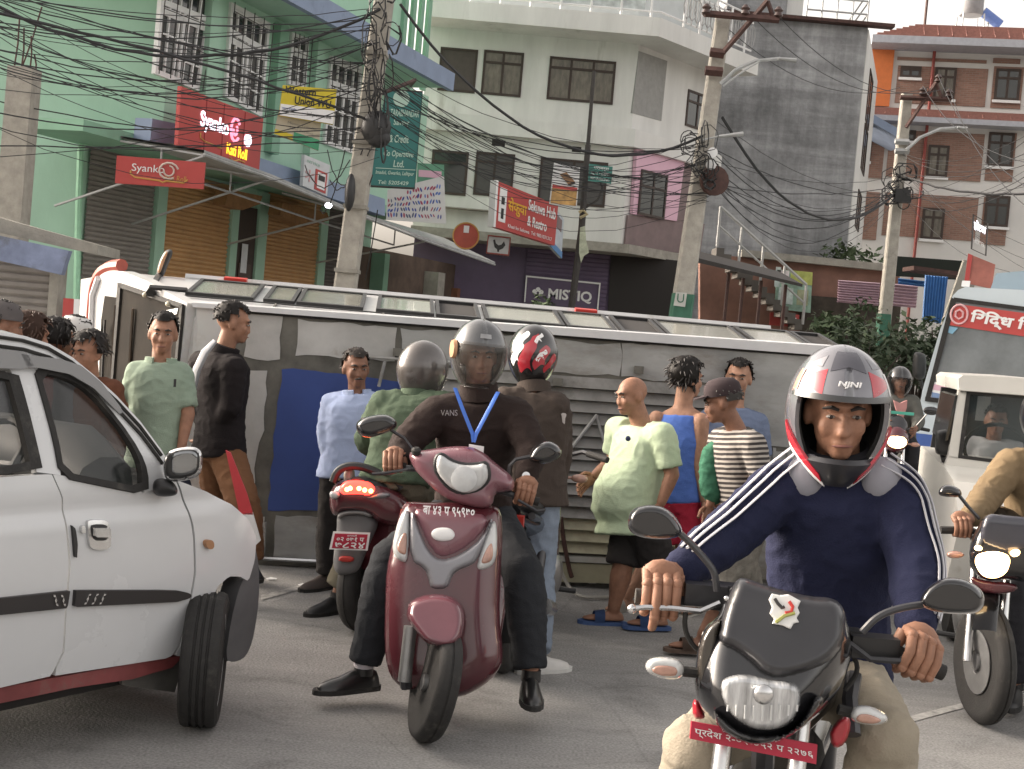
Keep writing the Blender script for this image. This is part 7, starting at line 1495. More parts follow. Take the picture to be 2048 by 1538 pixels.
fr2 = az(25); r2 = V((fr2.y, -fr2.x, 0)); PR = lambda x, y, z: V((at(720, 1100, Yr).x, Yr, 0))+r2*x+fr2*y+V((0, 0, z))
b = MB(); b.rings([[PR(a*cos(q), y, z+bb*sin(q)) for q in [2*pi*i/16 for i in range(16)]] for y, z, a, bb in ((-.08, .84, .05, .03), (.0, .82, .13, .05), (.4, .78, .15, .055), (.7, .74, .12, .05), (.78, .72, .05, .03))]); b.build('seat', C_blackp, rs_, smooth=60)
b = MB(); b.rings([[PR(a*cos(q), y, z+bb*sin(q)) for q in [2*pi*i/16 for i in range(16)]] for y, z, a, bb in ((.1, .55, .15, .2), (.5, .5, .18, .2), (.72, .34, .17, .1), (1.05, .3, .17, .06), (1.1, .55, .18, .3), (1.2, .85, .14, .12))]); b.build('front_body', C_maroon, rs_, smooth=60)
b = MB(); b.tube([PR(-.32, 1.0, 1.0), PR(0, 1.12, .98), PR(.32, 1.0, 1.0)], .016, 8); b.build('handlebar', C_satin, rs_); wheel(rs_, PR(0, 1.3, .24), r2, .24, .1, C_alu); b = MB(); b.tube([at(740, 948, 7.2), at(780, 946, 7.0), at(800, 940, 6.9)], .012, 6); b.build('side_lever', C_satin, rs_)
b = MB(); b.ell(at(*Z6([(960, 440)])[0], Yr+.02), (.03, .03, .05)); b.build('latch', M('beige_plastic', (.38, .33, .28), .5), rs_)
Y = 7.25; J = pose(gr(800, 1250), 25, 1.70)
P_(J, Y, head=(847, 738, .12), neck=(830, 795, .06), pel=(790, 955, -.05), shL=(768, 812, .05), shR=(884, 812, .0), elL=(734, 880, .25), wrL=(760, 905, .55), elR=(890, 900, .3), wrR=(880, 930, .6), hipL=(770, 965, -.03), hipR=(815, 965, -.05), knL=(745, 1010, .5), anL=(690, 1205, .25), toeL=(664, 1228, .05), knR=(850, 1010, .5), anR=(860, 1180, .5), toeR=(870, 1190, .7)); J['anL'] = gr(672, 1225); J['anL'].z = .09; J['toeL'] = J['anL']+V((-.1, -.12, -.06))
t, ax, hs, _ = person('scooter rider seen from behind in a green jacket and grey helmet', J, SK2, (cloth('olive_nylon', (.075, .105, .070)), 1.9, .05, -.12), (cloth('khaki_grey_trousers', (.17, .155, .115)), 1.9, .04), ('shoe', C_blackp), None, hel=1, fa_head=28, girth=1.1, seed=33)
collar(t, J, _m['olive_nylon'], .072, .05)
h1, hx = helmet(J['head'], az(35), V((.05, .05, 1)), hs*1.0, t, M('bronze_grey_shell', (.11, .10, .095), .25, .3, var=.15, vs=5, coat=.7), 'visor', C_vis)

# ------------------------------------------------------------------ rider with the red and black helmet, seen from behind, on a motorcycle
mt, PM = motorcycle('motorcycle going away beyond the front scooter, mostly hidden by its rider', V((at(1040, 1300, 7.3).x, 7.35, 0)), 8, C_gloss, mirrors=False)
Y = 6.95; J = pose(gr(1060, 1335), 8, 1.72)
P_(J, Y, head=(1065, 712, .12), neck=(1068, 785, .05), pel=(1060, 985, .0), shL=(1012, 806, .0), shR=(1108, 815, .0), elL=(1000, 900, .1), wrL=(1005, 960, .5), elR=(1118, 905, .12), wrR=(1104, 1000, .1), hipL=(1035, 1000), hipR=(1076, 1000), knL=(1005, 1130, .4), anL=(1010, 1290, .4), toeL=(1020, 1300, .6), knR=(1068, 1160, -.02), anR=(1068, 1318, -.22), toeR=(1088, 1326, -.05))
J['anR'] = gr(1062, 1345); J['anR'].z = .09; J['toeR'] = J['anR']+V((.13, .08, -.05))
t, ax, hs, _ = person('rider in brown jacket, pale jeans and red black helmet seen from behind', J, SK1, (cloth('brown_canvas', (.060, .047, .040)), 1.8, .045, -.14), (cloth('pale_denim', (.20, .24, .30), .18, vs=7), 1.95, .045), ('shoe', M('white_trainer', (.55, .54, .52), .5), M('white_sole', (.6, .6, .58), .6)), None, hel=1, fa_head=0, girth=1.1, seed=35)
collar(t, J, _m['brown_canvas'], .072, .06)
C_hb = M('black_red_helmet', (.016, .015, .016), .2, var=0, coat=.8); C_hr = M('helmet_red', (.42, .025, .04), .25, var=.1, coat=.8)
hc = J['head']+V((0, 0, .01)); h1, hx = helmet(hc, az(-4), V((0, .03, 1)), hs*.99, t, C_hb, 'back')
for a, b_, c_, d_, m in ((150, 178, -22, 12, C_hr), (184, 214, -30, 20, C_hr), (128, 150, -26, -2, C_hr), (214, 236, -18, 14, C_letW), (178, 188, 24, 36, C_hr), (166, 178, 24, 38, C_letW), (158, 172, -8, 4, C_letW), (205, 228, 10, 40, C_letW)):
    hpatch(hc, hx, hs*.99, a, b_, c_, d_, 'graphic', m, h1, k=1.012, low=1.15, na=8, ne=6, shape=lambda u, v, a=a, b_=b_, c_=c_, d_=d_: (a+(b_-a)*u+7*sin(v*5), c_+(d_-c_)*v+6*sin(u*4)))
b = MB(); b.tube([at(1106, 790, 6.93), at(1128, 830, 6.9), at(1130, 880, 6.92)], [.02, .03, .015], 8, flat=.4); b.build('reflective_strip', M('pale_panel2', (.4, .36, .34), .8), t)

# ------------------------------------------------------------------ black motorcycle in front at right
Z7 = zoomer(1200, 1000, .414); fa = 196; hp_ = at(1525, 1395, 2.98); fb_ = az(fa); O_ = V((hp_.x, hp_.y, 0))-fb_*.58
mb_, PB = motorcycle('black motorcycle with a dark windscreen and red number plate in front at right', O_, fa, C_gloss, nacelle=False, bar=False, lean=0)
tilt_ = slope(1150, 3.12, 1470, 2.98)
na = shell('nacelle', Z7([(640, 400), (600, 500), (560, 575), (505, 610), (470, 720), (455, 860), (462, 940), (500, 1030), (570, 1110), (690, 1172), (800, 1182), (905, 1150), (1000, 1085), (1095, 1000), (1180, 880), (1215, 760), (1212, 660), (1180, 520), (1130, 480), (900, 440), (760, 410)]), tilt_, C_gloss, mb_, .13, .10, 70, step=7, backbulge=.06, sm=1)
def fair(x, y, dz=0): return tilt_(x, y)-.125+dz
wsn = shell('windscreen', Z7([(618, 480), (650, 392), (690, 372), (770, 402), (900, 440), (1010, 466), (1130, 472), (1180, 522), (1188, 600), (1176, 700), (1100, 790), (980, 838), (870, 860), (790, 838), (730, 780), (640, 716), (566, 690), (592, 560)]), lambda x, y: tilt_(x, y)-.10-.00012*(y-1150), C_satin, mb_, .045, .012, 22, step=5, sm=1)
for x, y in ((683, 650), (985, 717), (612, 476)): MB().ell(at(*Z7([(x, y)])[0], tilt_(0, 1000+.414*y)-.15), (.006, .004, .006), u=8, v=6).build('screw', C_chrome, wsn)
hl = shell('headlight', Z7([(580, 880), (620, 850), (700, 838), (780, 858), (860, 872), (940, 876), (972, 930), (964, 1010), (920, 1082), (840, 1116), (740, 1112), (650, 1062), (592, 972)]), fair(0, 1440, .02), M('ribbed_lens', (.50, .51, .52), .1, .3, var=.55, vs=7, stretch=(6, 1, .7), coat=1, bump=.3, bs=12), mb_, .04, .03, 16, step=4, sm=1)
MB().ell(at(*Z7([(790, 940)])[0], fair(0, 1440, -.035)), (.022, .012, .022)).build('bulb_cap', C_chrome, hl)
b = MB()
for k in range(9): x = 615+k*42; pts = Z7([(x, 1068-40*((k-4)/4)**2*1.2), (x+3, 990)]); b.tube([at(*p, fair(0, 1440, -.028)) for p in pts], .0022, 5)
b.build('lens_rib', C_lens, hl)
shell('side_fairing', Z7([(560, 585), (594, 560), (566, 700), (545, 820), (560, 960), (520, 1020), (478, 930), (468, 800), (480, 690), (520, 610)]), fair(0, 1300, .05), M('bronze_black', (.05, .042, .034), .2, var=.1, coat=.8), mb_, .03, .03, 10, step=4, sm=1)
shell('chin_fairing', Z7([(540, 990), (600, 1060), (700, 1130), (840, 1140), (940, 1110), (1010, 1010), (1040, 940), (1090, 960), (1000, 1085), (905, 1152), (800, 1184), (690, 1174), (570, 1110)]), fair(0, 1450, .03), C_gloss, mb_, .03, .03, 12, step=4, sm=1)
fpl = Frame(at(1515, 1490, 2.93), (1, .05, 0), (0, .1, 1)); q = quad(fpl, Z7([(440, 1066), (1048, 1182), (1042, 1276), (434, 1150)])); npl = MB().fpoly(fpl, q, -.004, .004).build('number_plate', C_plate, mb_, smooth=0, bevel=.003)
slant(fpl, q, 'प्रदेश २-०२-०५२ प २२७६', .03, .22, .97, .82, .0045, C_letW, npl, th=.002)
for pts, st in (([(214, 800), (236, 764), (300, 755), (372, 766), (404, 790), (410, 832), (384, 868), (300, 868), (230, 836)], [(404, 828), (470, 835)]), ([(1208, 1030), (1232, 990), (1310, 992), (1388, 1036), (1394, 1070), (1340, 1094), (1250, 1082), (1212, 1062)], [(1150, 1010), (1220, 1030)])):
    o = shell('indicator', Z7(pts), 2.98, C_lens, mb_, .035, .02, 14, step=3, backbulge=.02); cx, cy = sum(p[0] for p in pts)/len(pts), sum(p[1] for p in pts)/len(pts)
    shell('amber_bulb', Z7([(cx+(x-cx)*.66, cy+14+(y-cy)*.5) for x, y in pts]), 2.948, C_amber, o, .008, .004, 6, step=2); MB().tube([at(*p, 3.0) for p in Z7(st)], .012, 8).build('stalk', C_rubber, o)
for pts, st, Yq in (([(135, 150), (136, 80), (165, 35), (250, 20), (330, 42), (385, 105), (405, 170), (330, 192), (200, 185)], [(390, 165), (440, 210), (520, 300), (555, 350), (565, 440)], 3.12), ([(1562, 440), (1630, 384), (1700, 372), (1790, 390), (1862, 450), (1852, 540), (1750, 556), (1600, 540), (1540, 500)], [(1590, 500), (1450, 520), (1340, 560), (1265, 640)], 2.98)):
    o = shell('mirror', Z7(pts), Yq, C_gloss, mb_, .035, .012, 12, step=4, backbulge=.01); MB().tube(smoothline([tuple(at(*p, Yq+.02)) for p in Z7(st)], 2, False), .0085, 8).build('mirror_stem', C_satin, o)
gR, gL = [at(x, y, 3.2) for x, y in ((1272, 1192), (1345, 1200))], [at(x, y, 3.12) for x, y in ((1885, 1345), (1790, 1305))]
b = MB(); b.tube([gR[1], at(1420, 1205, 3.22), at(1500, 1230, 3.25)], .013, 8); b.tube([gL[1], at(1740, 1290, 3.15), at(1660, 1270, 3.25)], .013, 8); b.build('handlebar', C_satin, mb_)
for g_ in (gR, gL): MB().tube([lerp(g_[0], g_[1], -.02), g_[1]], .019, 12).build('grip', C_rubber, mb_)
b = MB(); b.tube([at(x, y, 3.14) for x, y in ((1262, 1218), (1290, 1214), (1345, 1216), (1400, 1222), (1440, 1205))], .007, 6); b.ell(at(1264, 1218, 3.14), (.012,)*3, u=8, v=6); b.build('brake_lever', C_chrome, mb_)
b = MB(); b.tube([at(x, y, 3.08) for x, y in ((1690, 1280), (1740, 1318), (1800, 1322), (1815, 1310))], .008, 6); b.build('clutch_lever', C_satin, mb_)
b = MB(); b.box(at(1410, 1188, 3.2), (.1, .05, .05)); b.box(at(1445, 1192, 3.22), (.09, .06, .06)); b.build('brake_reservoir', C_satin, mb_, bevel=.01)
b = MB(); b.box(at(1745, 1292, 3.13), (.11, .06, .05)); b.box(at(1690, 1278, 3.16), (.07, .05, .05)); b.build('switch_box', C_blackp, mb_, bevel=.012)
b = MB(); b.tube(smoothline([tuple(at(x, y, 3.15)) for x, y in ((1372, 1215), (1368, 1260), (1390, 1300), (1440, 1320))], 2, False), .006, 6); b.build('brake_hose', C_rubber, mb_); b = MB(); b.tube(smoothline([tuple(at(x, y, 3.12)) for x, y in ((1700, 1300), (1720, 1340), (1690, 1380))], 2, False), .006, 6); b.build('brake_hose', C_rubber, mb_)
for pts in ([(1110, 1110), (1160, 1050), (1200, 1038), (1216, 1090), (1186, 1178), (1136, 1204), (1112, 1170)], [(445, 960), (480, 968), (510, 1040), (500, 1060), (448, 1056)]): shell('red_shroud', Z7(pts), 3.12, M('red_fairing', (.45, .02, .035), .3, coat=.6), mb_, .03, .04, 10, step=3, sm=1)
b = MB(); b.tube([at(1706, 1470, 3.15), at(1700, 1400, 3.2), at(1708, 1350, 3.25)], .02, 8); b.build('cable_bundle', C_satin, mb_)
# sticker on the screen
st_f = lambda x, y: tilt_(x, y)-.149-.00012*(y-1150); stk = shell('sticker', Z7([(830, 452), (870, 460), (910, 455), (970, 488), (955, 520), (965, 545), (950, 570), (962, 590), (935, 598), (920, 624), (880, 606), (830, 598), (840, 575), (818, 548), (830, 520), (815, 480)]), st_f, M('sticker_white', (.7, .7, .68), .4, var=.05), mb_, .003, .004, 3, step=2, sm=0)
for pts, m in (([(845, 476), (860, 500), (880, 520), (890, 515)], C_mould), ([(915, 490), (932, 515), (925, 540), (895, 545)], C_redlamp), ([(850, 590), (890, 560), (940, 545)], M('olive_print', (.35, .36, .10), .5))):
    MB().tube([at(*p, st_f(0, 1000+.414*p[1]) if 0 else tilt_(0, p[1])-.155-.00012*(p[1]-1150)) for p in Z7(pts)], .004, 5).build('sticker_print', m, stk)
# its rider
Y = 3.55; g0 = V((at(1640, 1330, 3.6).x, 3.6, 0)); J = pose(g0, 190, 1.74)
P_(J, Y, head=(1676, 822, -.03), neck=(1676, 925, .02), pel=(1650, 1330, .12), shR=(1560, 978, .0), shL=(1792, 985, -.02), elR=(1445, 1080, -.12), wrR=(1352, 1148, -.30), elL=(1832, 1130, -.14), wrL=(1832, 1270, -.34), hipR=(1585, 1365, .08), hipL=(1705, 1375, .06), knR=(1385, 1500, -.28), knL=(1770, 1480, -.34))
J['anR'] = J['knR']+V((.05, .15, -.42)); J['anL'] = J['knL']+V((.02, .16, -.42))
for k in 'LR': J['toe'+k] = J['an'+k]+V((0, -.17, -.06))
t, ax, hs, bod = person('rider in navy tracksuit top with white sleeve stripes and silver red full face helmet', J, SK1, (cloth('navy_tracksuit', (.018, .021, .050), bs=220), 1.9, .035, -.12), (cloth('beige_cotton', (.34, .30, .235)), 1.95, .02), ('shoe', C_blackp), None, hel=1, fa_head=184, grips={'R': (lerp(*gR, .62), gR[0]-gR[1], 1.03, 2), 'L': (lerp(*gL, .60), gL[0]-gL[1], 1.03)}, seed=41, girth=1.0, vox=.008)
collar(t, J, M('black_collar', (.015, .015, .02), .9), .078, .06)
C_hs = M('silver_helmet_shell', (.17, .17, .19), .18, .3, var=.08, vs=4, coat=1.0); hc = J['head']+V((0, 0, .0)); hk = hs*.985
h1, hx = helmet(hc, az(184), V((-.02, -.08, 1)), hk, t, C_hs, 'full', tall=1.2)
G_ = lambda a, b_, c_, d_, m, sh=None, k=1.008, nm='graphic': hpatch(hc, hx, hk, a, b_, c_, d_, nm, m, h1, k=k, low=1.15, na=14, ne=8, shape=sh)
G_(0, 0, 0, 0, M('dark_band', (.07, .07, .085), .2, .3, coat=1), lambda u, v: (-26+52*u, 66-(20+12*abs(u-.5))*v))
for s in (-1, 1):
    G_(0, 0, 0, 0, C_hr, lambda u, v, s=s: (s*(30+34*u), 18+(24-18*u)*v+8*u)); G_(0, 0, 0, 0, C_silver, lambda u, v, s=s: (s*(40+28*u), 44+(14*(1-u))*v))
    G_(0, 0, 0, 0, C_hr, lambda u, v, s=s: (s*(34+44*u), -60+(34*u+4)*1.0+(9+5*u)*v), 1.055); G_(0, 0, 0, 0, C_letW, lambda u, v, s=s: (s*(32+46*u), -69+(34*u+4)*1.0+(7)*v), 1.05)
    G_(0, 0, 0, 0, C_amber if s > 0 else C_letW, lambda u, v, s=s: (s*(66+10*u), 16+22*v), 1.012, 'vent')
G_(-70, 70, 13, 18, C_gloss, k=1.05, nm='visor_rim'); hpatch(hc, hx, hk, -66, 66, -50, -36, 'chin_pad', C_blackp, h1, k=1.0, low=1.15)
fl_ = Frame(hpt(hc, hx, hk, 0, radians(27), 1.03, 1), V((-1, 0, 0))*-1, V((0, .35, 1))); lettering(fl_, 'NJNI', -.030, -.008, .030, .010, .002, C_letW, h1, bold=.02, shear=.2)
b = MB()
for k, nrm in (('R', V((-.25, -.62, .75))), ('L', V((.62, -.78, .05)))):
    for off_ in (-1, 0, 1):
        P, R = limbpts([J['sh'+k], J['el'+k], J['wr'+k]], lambda q: ((.052-.010*q if q <= 1 else .043-.016*(q-1))*1.0*J['s']+(.006+.035*(.52 if q < 1.6 else .36))*J['s']), 1.82)
        P = [lerp(J['sh'+k], J['neck'], .42)+V((0, 0, .02))]+P; R = [R[0]*1.0]+R; path = []
        for i, (p, r_) in enumerate(zip(P, R)):
            d = (P[min(i+1, len(P)-1)]-P[max(0, i-1)]).normalized(); n_ = (nrm-d*nrm.dot(d)).normalized(); sd_ = d.cross(n_); th_ = off_*.30; path.append(p+(n_*cos(th_)+sd_*sin(th_))*(r_*1.05+.003))
        MB().tube(smoothline([tuple(p) for p in path], 2, False), .0062, 6, flat=.5).build('sleeve_stripe', M('white_tape', (.50, .50, .53), .8), t)
b = MB(); 
for k, s in (('R', -1), ('L', 1)): c = lerp(J['sh'+k], J['neck'], .36)+V((0, -.055, .015)); MB().ell(c, (.055, .036, .058), ((CR*s+V((0, 0, -.35))).normalized(), V((0, 1, 0)), V((.3*s, 0, 1)).normalized()), 14, 10).build('shoulder_panel', M('pale_grey_panel', (.30, .30, .34), .9), t)

# ------------------------------------------------------------------ motorcycle with its headlight lit, right edge
Z8 = zoomer(1650, 850, .447); gw = gr(1960, 1446); fa = 202; O_ = gw-az(fa)*.66
rb_, PRB = motorcycle('dark motorcycle with a bright headlight at the right edge', O_, fa, C_gloss, nacelle=False, bar=False, steer=-26, lean=2); Yb = 6.45
shell('nacelle', Z8([(690, 440), (725, 392), (800, 405), (900, 415), (1020, 430), (1030, 700), (900, 705), (820, 690), (720, 700), (660, 660), (640, 590), (650, 520)]), Yb, C_gloss, rb_, .12, .1, 30, step=5, backbulge=.05, sm=1)
shell('windscreen', Z8([(702, 440), (728, 396), (800, 404), (900, 412), (1010, 425), (1010, 540), (900, 560), (820, 575), (760, 560), (690, 530)]), Yb-.10, M('dark_tinted_screen', (.06, .06, .075), .2, coat=.4), rb_, .03, .01, 20, step=4, sm=1)
hl = shell('headlight', Z8([(668, 600), (690, 570), (760, 560), (820, 575), (835, 610), (815, 660), (770, 688), (710, 682), (678, 640)]), Yb-.11, C_head, rb_, .04, .02, 16, step=3); shell('light_core', Z8([(690, 610), (720, 585), (790, 590), (815, 615), (790, 655), (740, 668), (700, 645)]), Yb-.15, C_headc, hl, .01, .01, 8, step=3)
for pts in ([(665, 545), (685, 535), (706, 548), (700, 562), (672, 562)], [(826, 566), (850, 555), (874, 560), (872, 582), (846, 592), (830, 582)]): shell('position_lamp', Z8(pts), Yb-.13, C_head, rb_, .012, .01, 5, step=2)
shell('indicator', Z8([(540, 575), (565, 562), (610, 566), (628, 582), (605, 598), (552, 596)]), Yb-.02, C_amber, rb_, .03, .02, 8, step=2)
o = shell('mirror', Z8([(506, 300), (520, 272), (560, 266), (604, 285), (615, 310), (600, 325), (540, 322), (510, 315)]), Yb+.1, C_gloss, rb_, .04, .01, 10, step=2); MB().tube([at(*p, Yb+.1) for p in Z8([(600, 315), (640, 365), (690, 420)])], .009, 6).build('mirror_stem', C_satin, o)
b = MB(); b.tube([at(*p, Yb+.15) for p in Z8([(520, 470), (600, 470), (700, 480), (1000, 500)])], .014, 8); b.build('handlebar', C_satin, rb_); MB().tube([at(*p, Yb+.15) for p in Z8([(516, 470), (600, 471)])], .019, 8).build('grip', C_rubber, rb_)
shell('front_shroud', Z8([(640, 670), (720, 700), (850, 705), (870, 740), (780, 760), (680, 745)]), Yb-.02, C_maroon, rb_, .02, .03, 8, step=3, sm=1)
Y = 7.1; J = pose(V((at(2075, 1150, 7.1).x, 7.1, 0)), 186, 1.72)
P_(J, Y, head=(2095, 830, -.05), neck=(2085, 905), pel=(2080, 1110, .1), shR=(2022, 930), shL=(2145, 940), elR=(1972, 995, -.15), wrR=(1938, 1038, -.45), elL=(2180, 1030, -.1), wrL=(2160, 1080, -.4), hipR=(2050, 1125, .08), hipL=(2105, 1125, .08), knR=(2015, 1190, -.35), knL=(2150, 1200, -.35), anR=(2030, 1370, -.25), anL=(2150, 1370, -.25), toeR=(2020, 1390, -.45), toeL=(2150, 1395, -.45))
t, ax, hs, _ = person('rider in a khaki jacket cut off by the right edge', J, SK1, (cloth('khaki_canvas', (.20, .145, .085)), 1.88, .05), (_m['dark_trousers'], 1.9, .04), ('shoe', C_blackp), None, hel=1, fa_head=190, grips={'R': (at(1921, 1058, Yb+.15), CR*-1, 1.0)}, seed=43, girth=1.12)
helmet(J['head'], az(190), V((0, 0, 1)), hs*1.0, t, C_gloss, 'full')
# ------------------------------------------------------------------ far motorcycle and rider
hp_ = at(1795, 872, 13.8); fa = 187; O_ = V((hp_.x, hp_.y, 0))-az(fa)*.6
fm, PF = motorcycle('maroon motorcycle with a lit headlight coming between the helmet and the pale blue bus', O_, fa, C_maroon, lit=True)
MB().box(PF(0, .45, 1.19), (.34, .02, .03)).build('green_strip', M('green_tape', (.08, .4, .3), .5), fm)
Y = 14.4; J = pose(V((O_.x+.05, 14.3, 0)), 187, 1.72); P_(J, Y, head=(1799, 762, 0), neck=(1799, 793), pel=(1800, 880, .1), shR=(1774, 802), shL=(1826, 804), elR=(1762, 838, -.1), wrR=(1770, 852, -.4), elL=(1838, 842, -.1), wrL=(1832, 856, -.4), hipR=(1788, 885), hipL=(1812, 885), knR=(1772, 905, -.4), knL=(1828, 908, -.4), anR=(1778, 970, -.25), anL=(1826, 970, -.25), toeR=(1776, 985, -.4), toeL=(1826, 985, -.4))
t, ax, hs, _ = person('far rider in a grey jacket over a pink shirt with a black open helmet', J, SK2, (cloth('grey_green_canvas', (.11, .11, .10)), 1.9, .04), (_m['dark_trousers'], 1.9, .04), ('shoe', C_blackp), None, hel=1, fa_head=187, seed=45, vox=.016, mous=C_hair)
helmet(J['head'], az(187), V((0, 0, 1)), hs*1.0, t, C_hb, 'visor', M('clear_visor', (.05, .05, .05), .05, alpha=.12, var=0)); b = MB(); fr_ = Frame((0, 14.2, 0), (1, 0, 0)); b.fpoly(fr_, quad(fr_, [(1786, 800), (1799, 806), (1813, 800), (1812, 815), (1803, 842), (1797, 842)]), -.0, .03); b.build('shirt_front', M('pink_cotton', (.5, .25, .24), .9), t)

# scraps on the road by the bus
for x, y, lb in ((536, 1160, 'small white paper scrap on the road left of the thin man'), (600, 1172, 'tiny pale paper scrap on the road beside the white line'), (1180, 1168, 'pale scrap on the road by the hose end')):
    c = gr(x, y, .005); b = MB(); b.fpoly(Frame(c, (1, .3, 0), (-.3, 1, .15)), [(0, 0), (.05, .01), (.06, .03), (.02, .045), (-.01, .02)], 0, .004); tag(b.build('paper_scrap', C_letW, smooth=0), lb, 'litter', 'paper scraps on the road')
# ================================================================== pale blue bus at the right
C_pb = M('pale_blue_bus', (.56, .64, .69), .3, var=.04, vs=2, coat=.4, dirt=((.36, .38, .38), 1.5, .66)); C_pw = M('bus_front_white', (.62, .64, .66), .3, var=.04, coat=.4)
Yb2 = 19.0; FBb = Frame((0, Yb2, 0), (1, -.36, 0)); pbus = thing('bus', 'pale blue bus with a red banner over its windscreen at the right edge', 'bus', FBb.w(FBb.px(2000, 900)[0], 0))
def fb(name, pts, mat, c0, c1, par=None, **k): return MB().fpoly(FBb, quad(FBb, pts), c0, c1).build(name, mat, par or pbus, smooth=0, **k)
aL = FBb.px(1822, 900)[0]; zt = FBb.px(1960, 580)[1]; aR = aL+2.45
b = MB(); b.fpoly(FBb, quad(FBb, [(1905, 592), (1916, 580), (1930, 574), (2048, 580), (2160, 592), (2170, 960), (1820, 960), (1828, 880), (1845, 780), (1880, 660), (1896, 620)]), -7.0, 0); b.build('body', C_pb, pbus, smooth=0, bevel=.05)
for px in ((1880, 960), (2120, 980)): 
    a = FBb.px(*px)[0]
    for c in (-1.4, -5.2): b = MB(); b.lathe(FBb.w(a, .45, c), FBb.u, ((.2, -.12), (.42, -.13), (.45, -.08), (.45, .08), (.42, .13), (.2, .12)), 24); b.build('wheel', C_rubber, pbus)
ws = fb('windscreen', [(1911, 600), (2048, 620), (2150, 632), (2140, 830), (1990, 816), (1856, 796)], M('bus_glass_painted_reflection', (.20, .22, .23), .08, var=.35, vs=1.2, spec=.9, coat=1), .004, .02)  # grey-blue base colour carries the reflection in the glass
fr_q = [(1903, 596), (2160, 628), (2155, 640), (1912, 608), (1862, 790), (2140, 826), (2140, 838), (1850, 800)]; fb('screen_seal', [(1903, 595), (1913, 600), (1861, 796), (1850, 800)], C_rubber, .004, .035, ws); fb('screen_seal', [(1908, 595), (2150, 627), (2150, 635), (1907, 603)], C_rubber, .004, .034, ws); fb('screen_seal', [(1851, 793), (2140, 829), (2140, 840), (1850, 802)], C_rubber, .004, .034, ws)
bn = fb('banner', [(1912, 608), (2150, 640), (2146, 688), (1898, 650)], C_red, .02, .032, ws); q = quad(FBb, [(1912, 608), (2150, 640), (2146, 688), (1898, 650)])
txt(FBb, q, 'िरिद्ध िसिद्ध', .15, .12, .93, .88, .034, C_letW, ws, bold=.035)
cc = bil(q, .055, .45); b = MB(); b.tube([FBb.w(cc[0]+.10*cos(k*pi/8), cc[1]+.12*sin(k*pi/8), .036) for k in range(17)], .014, 5); b.tube([FBb.w(cc[0]+.05*cos(k*pi/3+.5), cc[1]+.06*sin(k*pi/3+.5), .036) for k in range(7)], .014, 5); b.build('emblem', M('pale_pink_print', (.65, .4, .42), .6), ws)
pap = fb('paper_notice', [(1862, 762), (1903, 770), (1899, 802), (1857, 796)], C_letW, .02, .028, ws); fb('notice_print', [(1868, 768), (1898, 774), (1896, 784), (1866, 779)], C_pink, .028, .031, ws); fb('notice_print', [(1864, 784), (1894, 790), (1893, 799), (1863, 794)], M('blue_print2', (.2, .3, .5), .6), .028, .031, ws)
fb('blue_stripe', [(1830, 866), (1868, 870), (1866, 900), (1826, 896)], M('bus_blue', (.06, .12, .36), .4), .004, .012); fb('sun_strip', [(1896, 652), (1916, 656), (1905, 668), (1892, 664)], M('sky_blue_print', (.2, .4, .55), .5), .02, .03, ws)
b = MB(); b.fpoly(FBb, quad(FBb, [(1980, 572), (1992, 540), (2060, 534), (2160, 545), (2160, 590)]), -3, -.6); b.build('roof_load', M('blue_tarp', (.28, .36, .42), .7, var=.1, vs=2, bump=.3, bs=3), pbus, smooth=0, bevel=.1); fb('roof_lamp', [(1924, 560), (1940, 561), (1938, 573), (1922, 571)], C_letW, -.25, -.1)
m = MB(); inflate(m, [(1826, 708), (1832, 703), (1848, 706), (1853, 714), (1852, 750), (1846, 760), (1830, 758), (1824, 748)], 18.3, .12, .05); m = m.build('mirror', C_blackp, pbus); MB().tube([at(1840, 758, 18.35), at(1846, 775, 18.6), at(1858, 785, 18.9)], .03, 6).build('mirror_arm', C_blackp, m)
def passenger(label, x, y, Y, mat, sk, hm='short', seed=0):
    return onlooker(label, x, y, Y, 185, sk, mat, hm, None, seed)
# ================================================================== white pickup with its driver
Yj = 9.6; FJ = Frame((0, Yj, 0), (1, -.22, 0)); C_jp = M('cream_white_paint', (.64, .63, .59), .3, var=.05, vs=3, coat=.4, dirt=((.36, .33, .27), 2.2, .64))
jp = thing('pickup', 'cream white pickup in front of the pale blue bus with its driver inside', 'pickup', FJ.w(FJ.px(2000, 1100)[0], 0))
def fj(name, pts, mat, c0, c1, par=None, hole=None, **k): return MB().fpoly(FJ, quad(FJ, pts), c0, c1).build(name, mat, par or jp, smooth=0, **k)
fj('roof', [(1915, 757), (1925, 750), (2048, 756), (2200, 770), (2200, 800), (2048, 790), (1917, 780)], C_jp, -1.6, .05, bevel=.03)
for nm, pts in (('pillar', [(1917, 780), (1934, 782), (1918, 918), (1896, 914)]), ('lower_frame', [(1896, 912), (2200, 950), (2200, 965), (1890, 930)]), ('pillar', [(2180, 798), (2200, 800), (2200, 950), (2175, 948)]), ('upper_frame', [(1920, 778), (2200, 798), (2200, 806), (1922, 787)])): fj(nm, pts, C_jp, -.08, .0, bevel=.01)
jw = fj('windscreen', [(1936, 787), (2190, 806), (2186, 948), (1920, 914)], M('jeep_glass', (.05, .07, .075), .04, var=0, alpha=.35, spec=.9), -.05, -.04)
fj('screen_seal', [(1933, 784), (1941, 785), (1924, 916), (1916, 914)], C_rubber, -.035, .006, jw); fj('screen_seal', [(1918, 910), (2188, 945), (2188, 951), (1916, 916)], C_rubber, -.035, .005, jw); fj('screen_seal', [(1934, 783), (2190, 803), (2190, 808), (1934, 788)], C_rubber, -.035, .005, jw)
a0, b0 = FJ.px(1892, 930); a1, b1 = FJ.px(2200, 965)
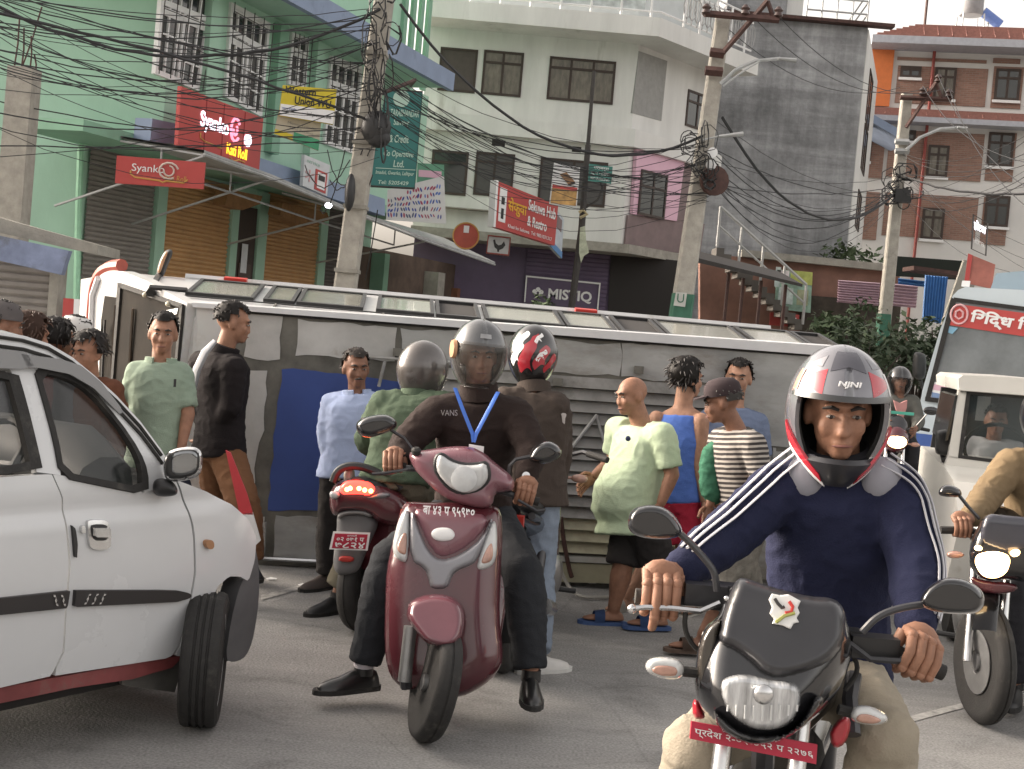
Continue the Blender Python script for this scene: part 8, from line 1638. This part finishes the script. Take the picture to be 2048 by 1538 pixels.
b = MB(); b.prism([FJ.w(a0-.02, b0, 0), FJ.w(a0-.02, b0-.04, .75), FJ.w(a0+.02, b0-.28, .9), FJ.w(a0-.02, .42, .9), FJ.w(a0-.02, .35, -1.9), FJ.w(a0-.02, b0, -1.9)], FJ.u*1.62); b.build('front_body', C_jp, jp, smooth=0, bevel=.03)
fj('cab_back', [(1925, 785), (2200, 805), (2200, 960), (1900, 925)], M('jeep_dark', (.03, .03, .032), .8), -1.55, -1.5)
for pts in ([(1958, 800), (1985, 802), (1978, 860), (1948, 858)], [(2010, 806), (2040, 808), (2035, 865), (2003, 862)]): fj('rear_pane', pts, M('bright_pane', (.42, .46, .47), .3), -1.5, -1.47)
fj('side_window', [(1910, 792), (1916, 790), (1896, 880), (1890, 882)], C_glass, -1.0, .004)
b = MB(); b.lathe(FJ.w(a0+.15, .37, .45), FJ.u, ((.2, -.1), (.34, -.11), (.37, -.07), (.37, .07), (.34, .11), (.2, .1)), 24); b.build('wheel', C_rubber, jp); b = MB(); b.lathe(FJ.w(a0+1.45, .37, .45), FJ.u, ((.2, -.1), (.34, -.11), (.37, -.07), (.37, .07), (.34, .11), (.2, .1)), 24); b.build('wheel', C_rubber, jp)
m = MB(); inflate(m, [(1871, 866), (1876, 860), (1900, 858), (1908, 866), (1906, 900), (1900, 912), (1874, 910), (1869, 900)], 9.1, .07, .02, rw=8); m = m.build('mirror', C_blackp, jp); MB().tube([at(1886, 910, 9.12), at(1890, 925, 9.2), at(1900, 930, 9.4)], .022, 6).build('mirror_arm', C_blackp, m)
b = MB(); c = FJ.w(*FJ.px(2005, 905), -.38); b.tube([c+(FJ.u*cos(k*pi/10)+(V((0, 0, 1))*.85+FJ.n*.4)*sin(k*pi/10))*.2 for k in range(21)], .014, 6, cap=False); b.build('steering_wheel', C_blackp, jp)
c = at(1992, 842, 10.25); J = pose(V((c.x, 10.3, 0)), 190, 1.7); d = c-J['head']
for q in J:
    if isinstance(J[q], V) and q not in ('f', 'hf'): J[q] = J[q]+d
for q in 'LR': J['kn'+q] = J['hip'+q]+V((0, -.35, .02)); J['an'+q] = J['kn'+q]+V((0, 0, -.4)); J['toe'+q] = J['an'+q]+V((0, -.17, -.05)); J['wr'+q] = J['el'+q]+V((0, -.2, .06))
person('driver in a white shirt behind the windscreen of the cream pickup', J, SK2, (cloth('white_cotton', (.5, .52, .54)), 1.5, .04), (_m['dark_trousers'], 1.95, .03), ('shoe', C_blackp), ('short', C_hair), seed=51, vox=.014, fa_head=195)
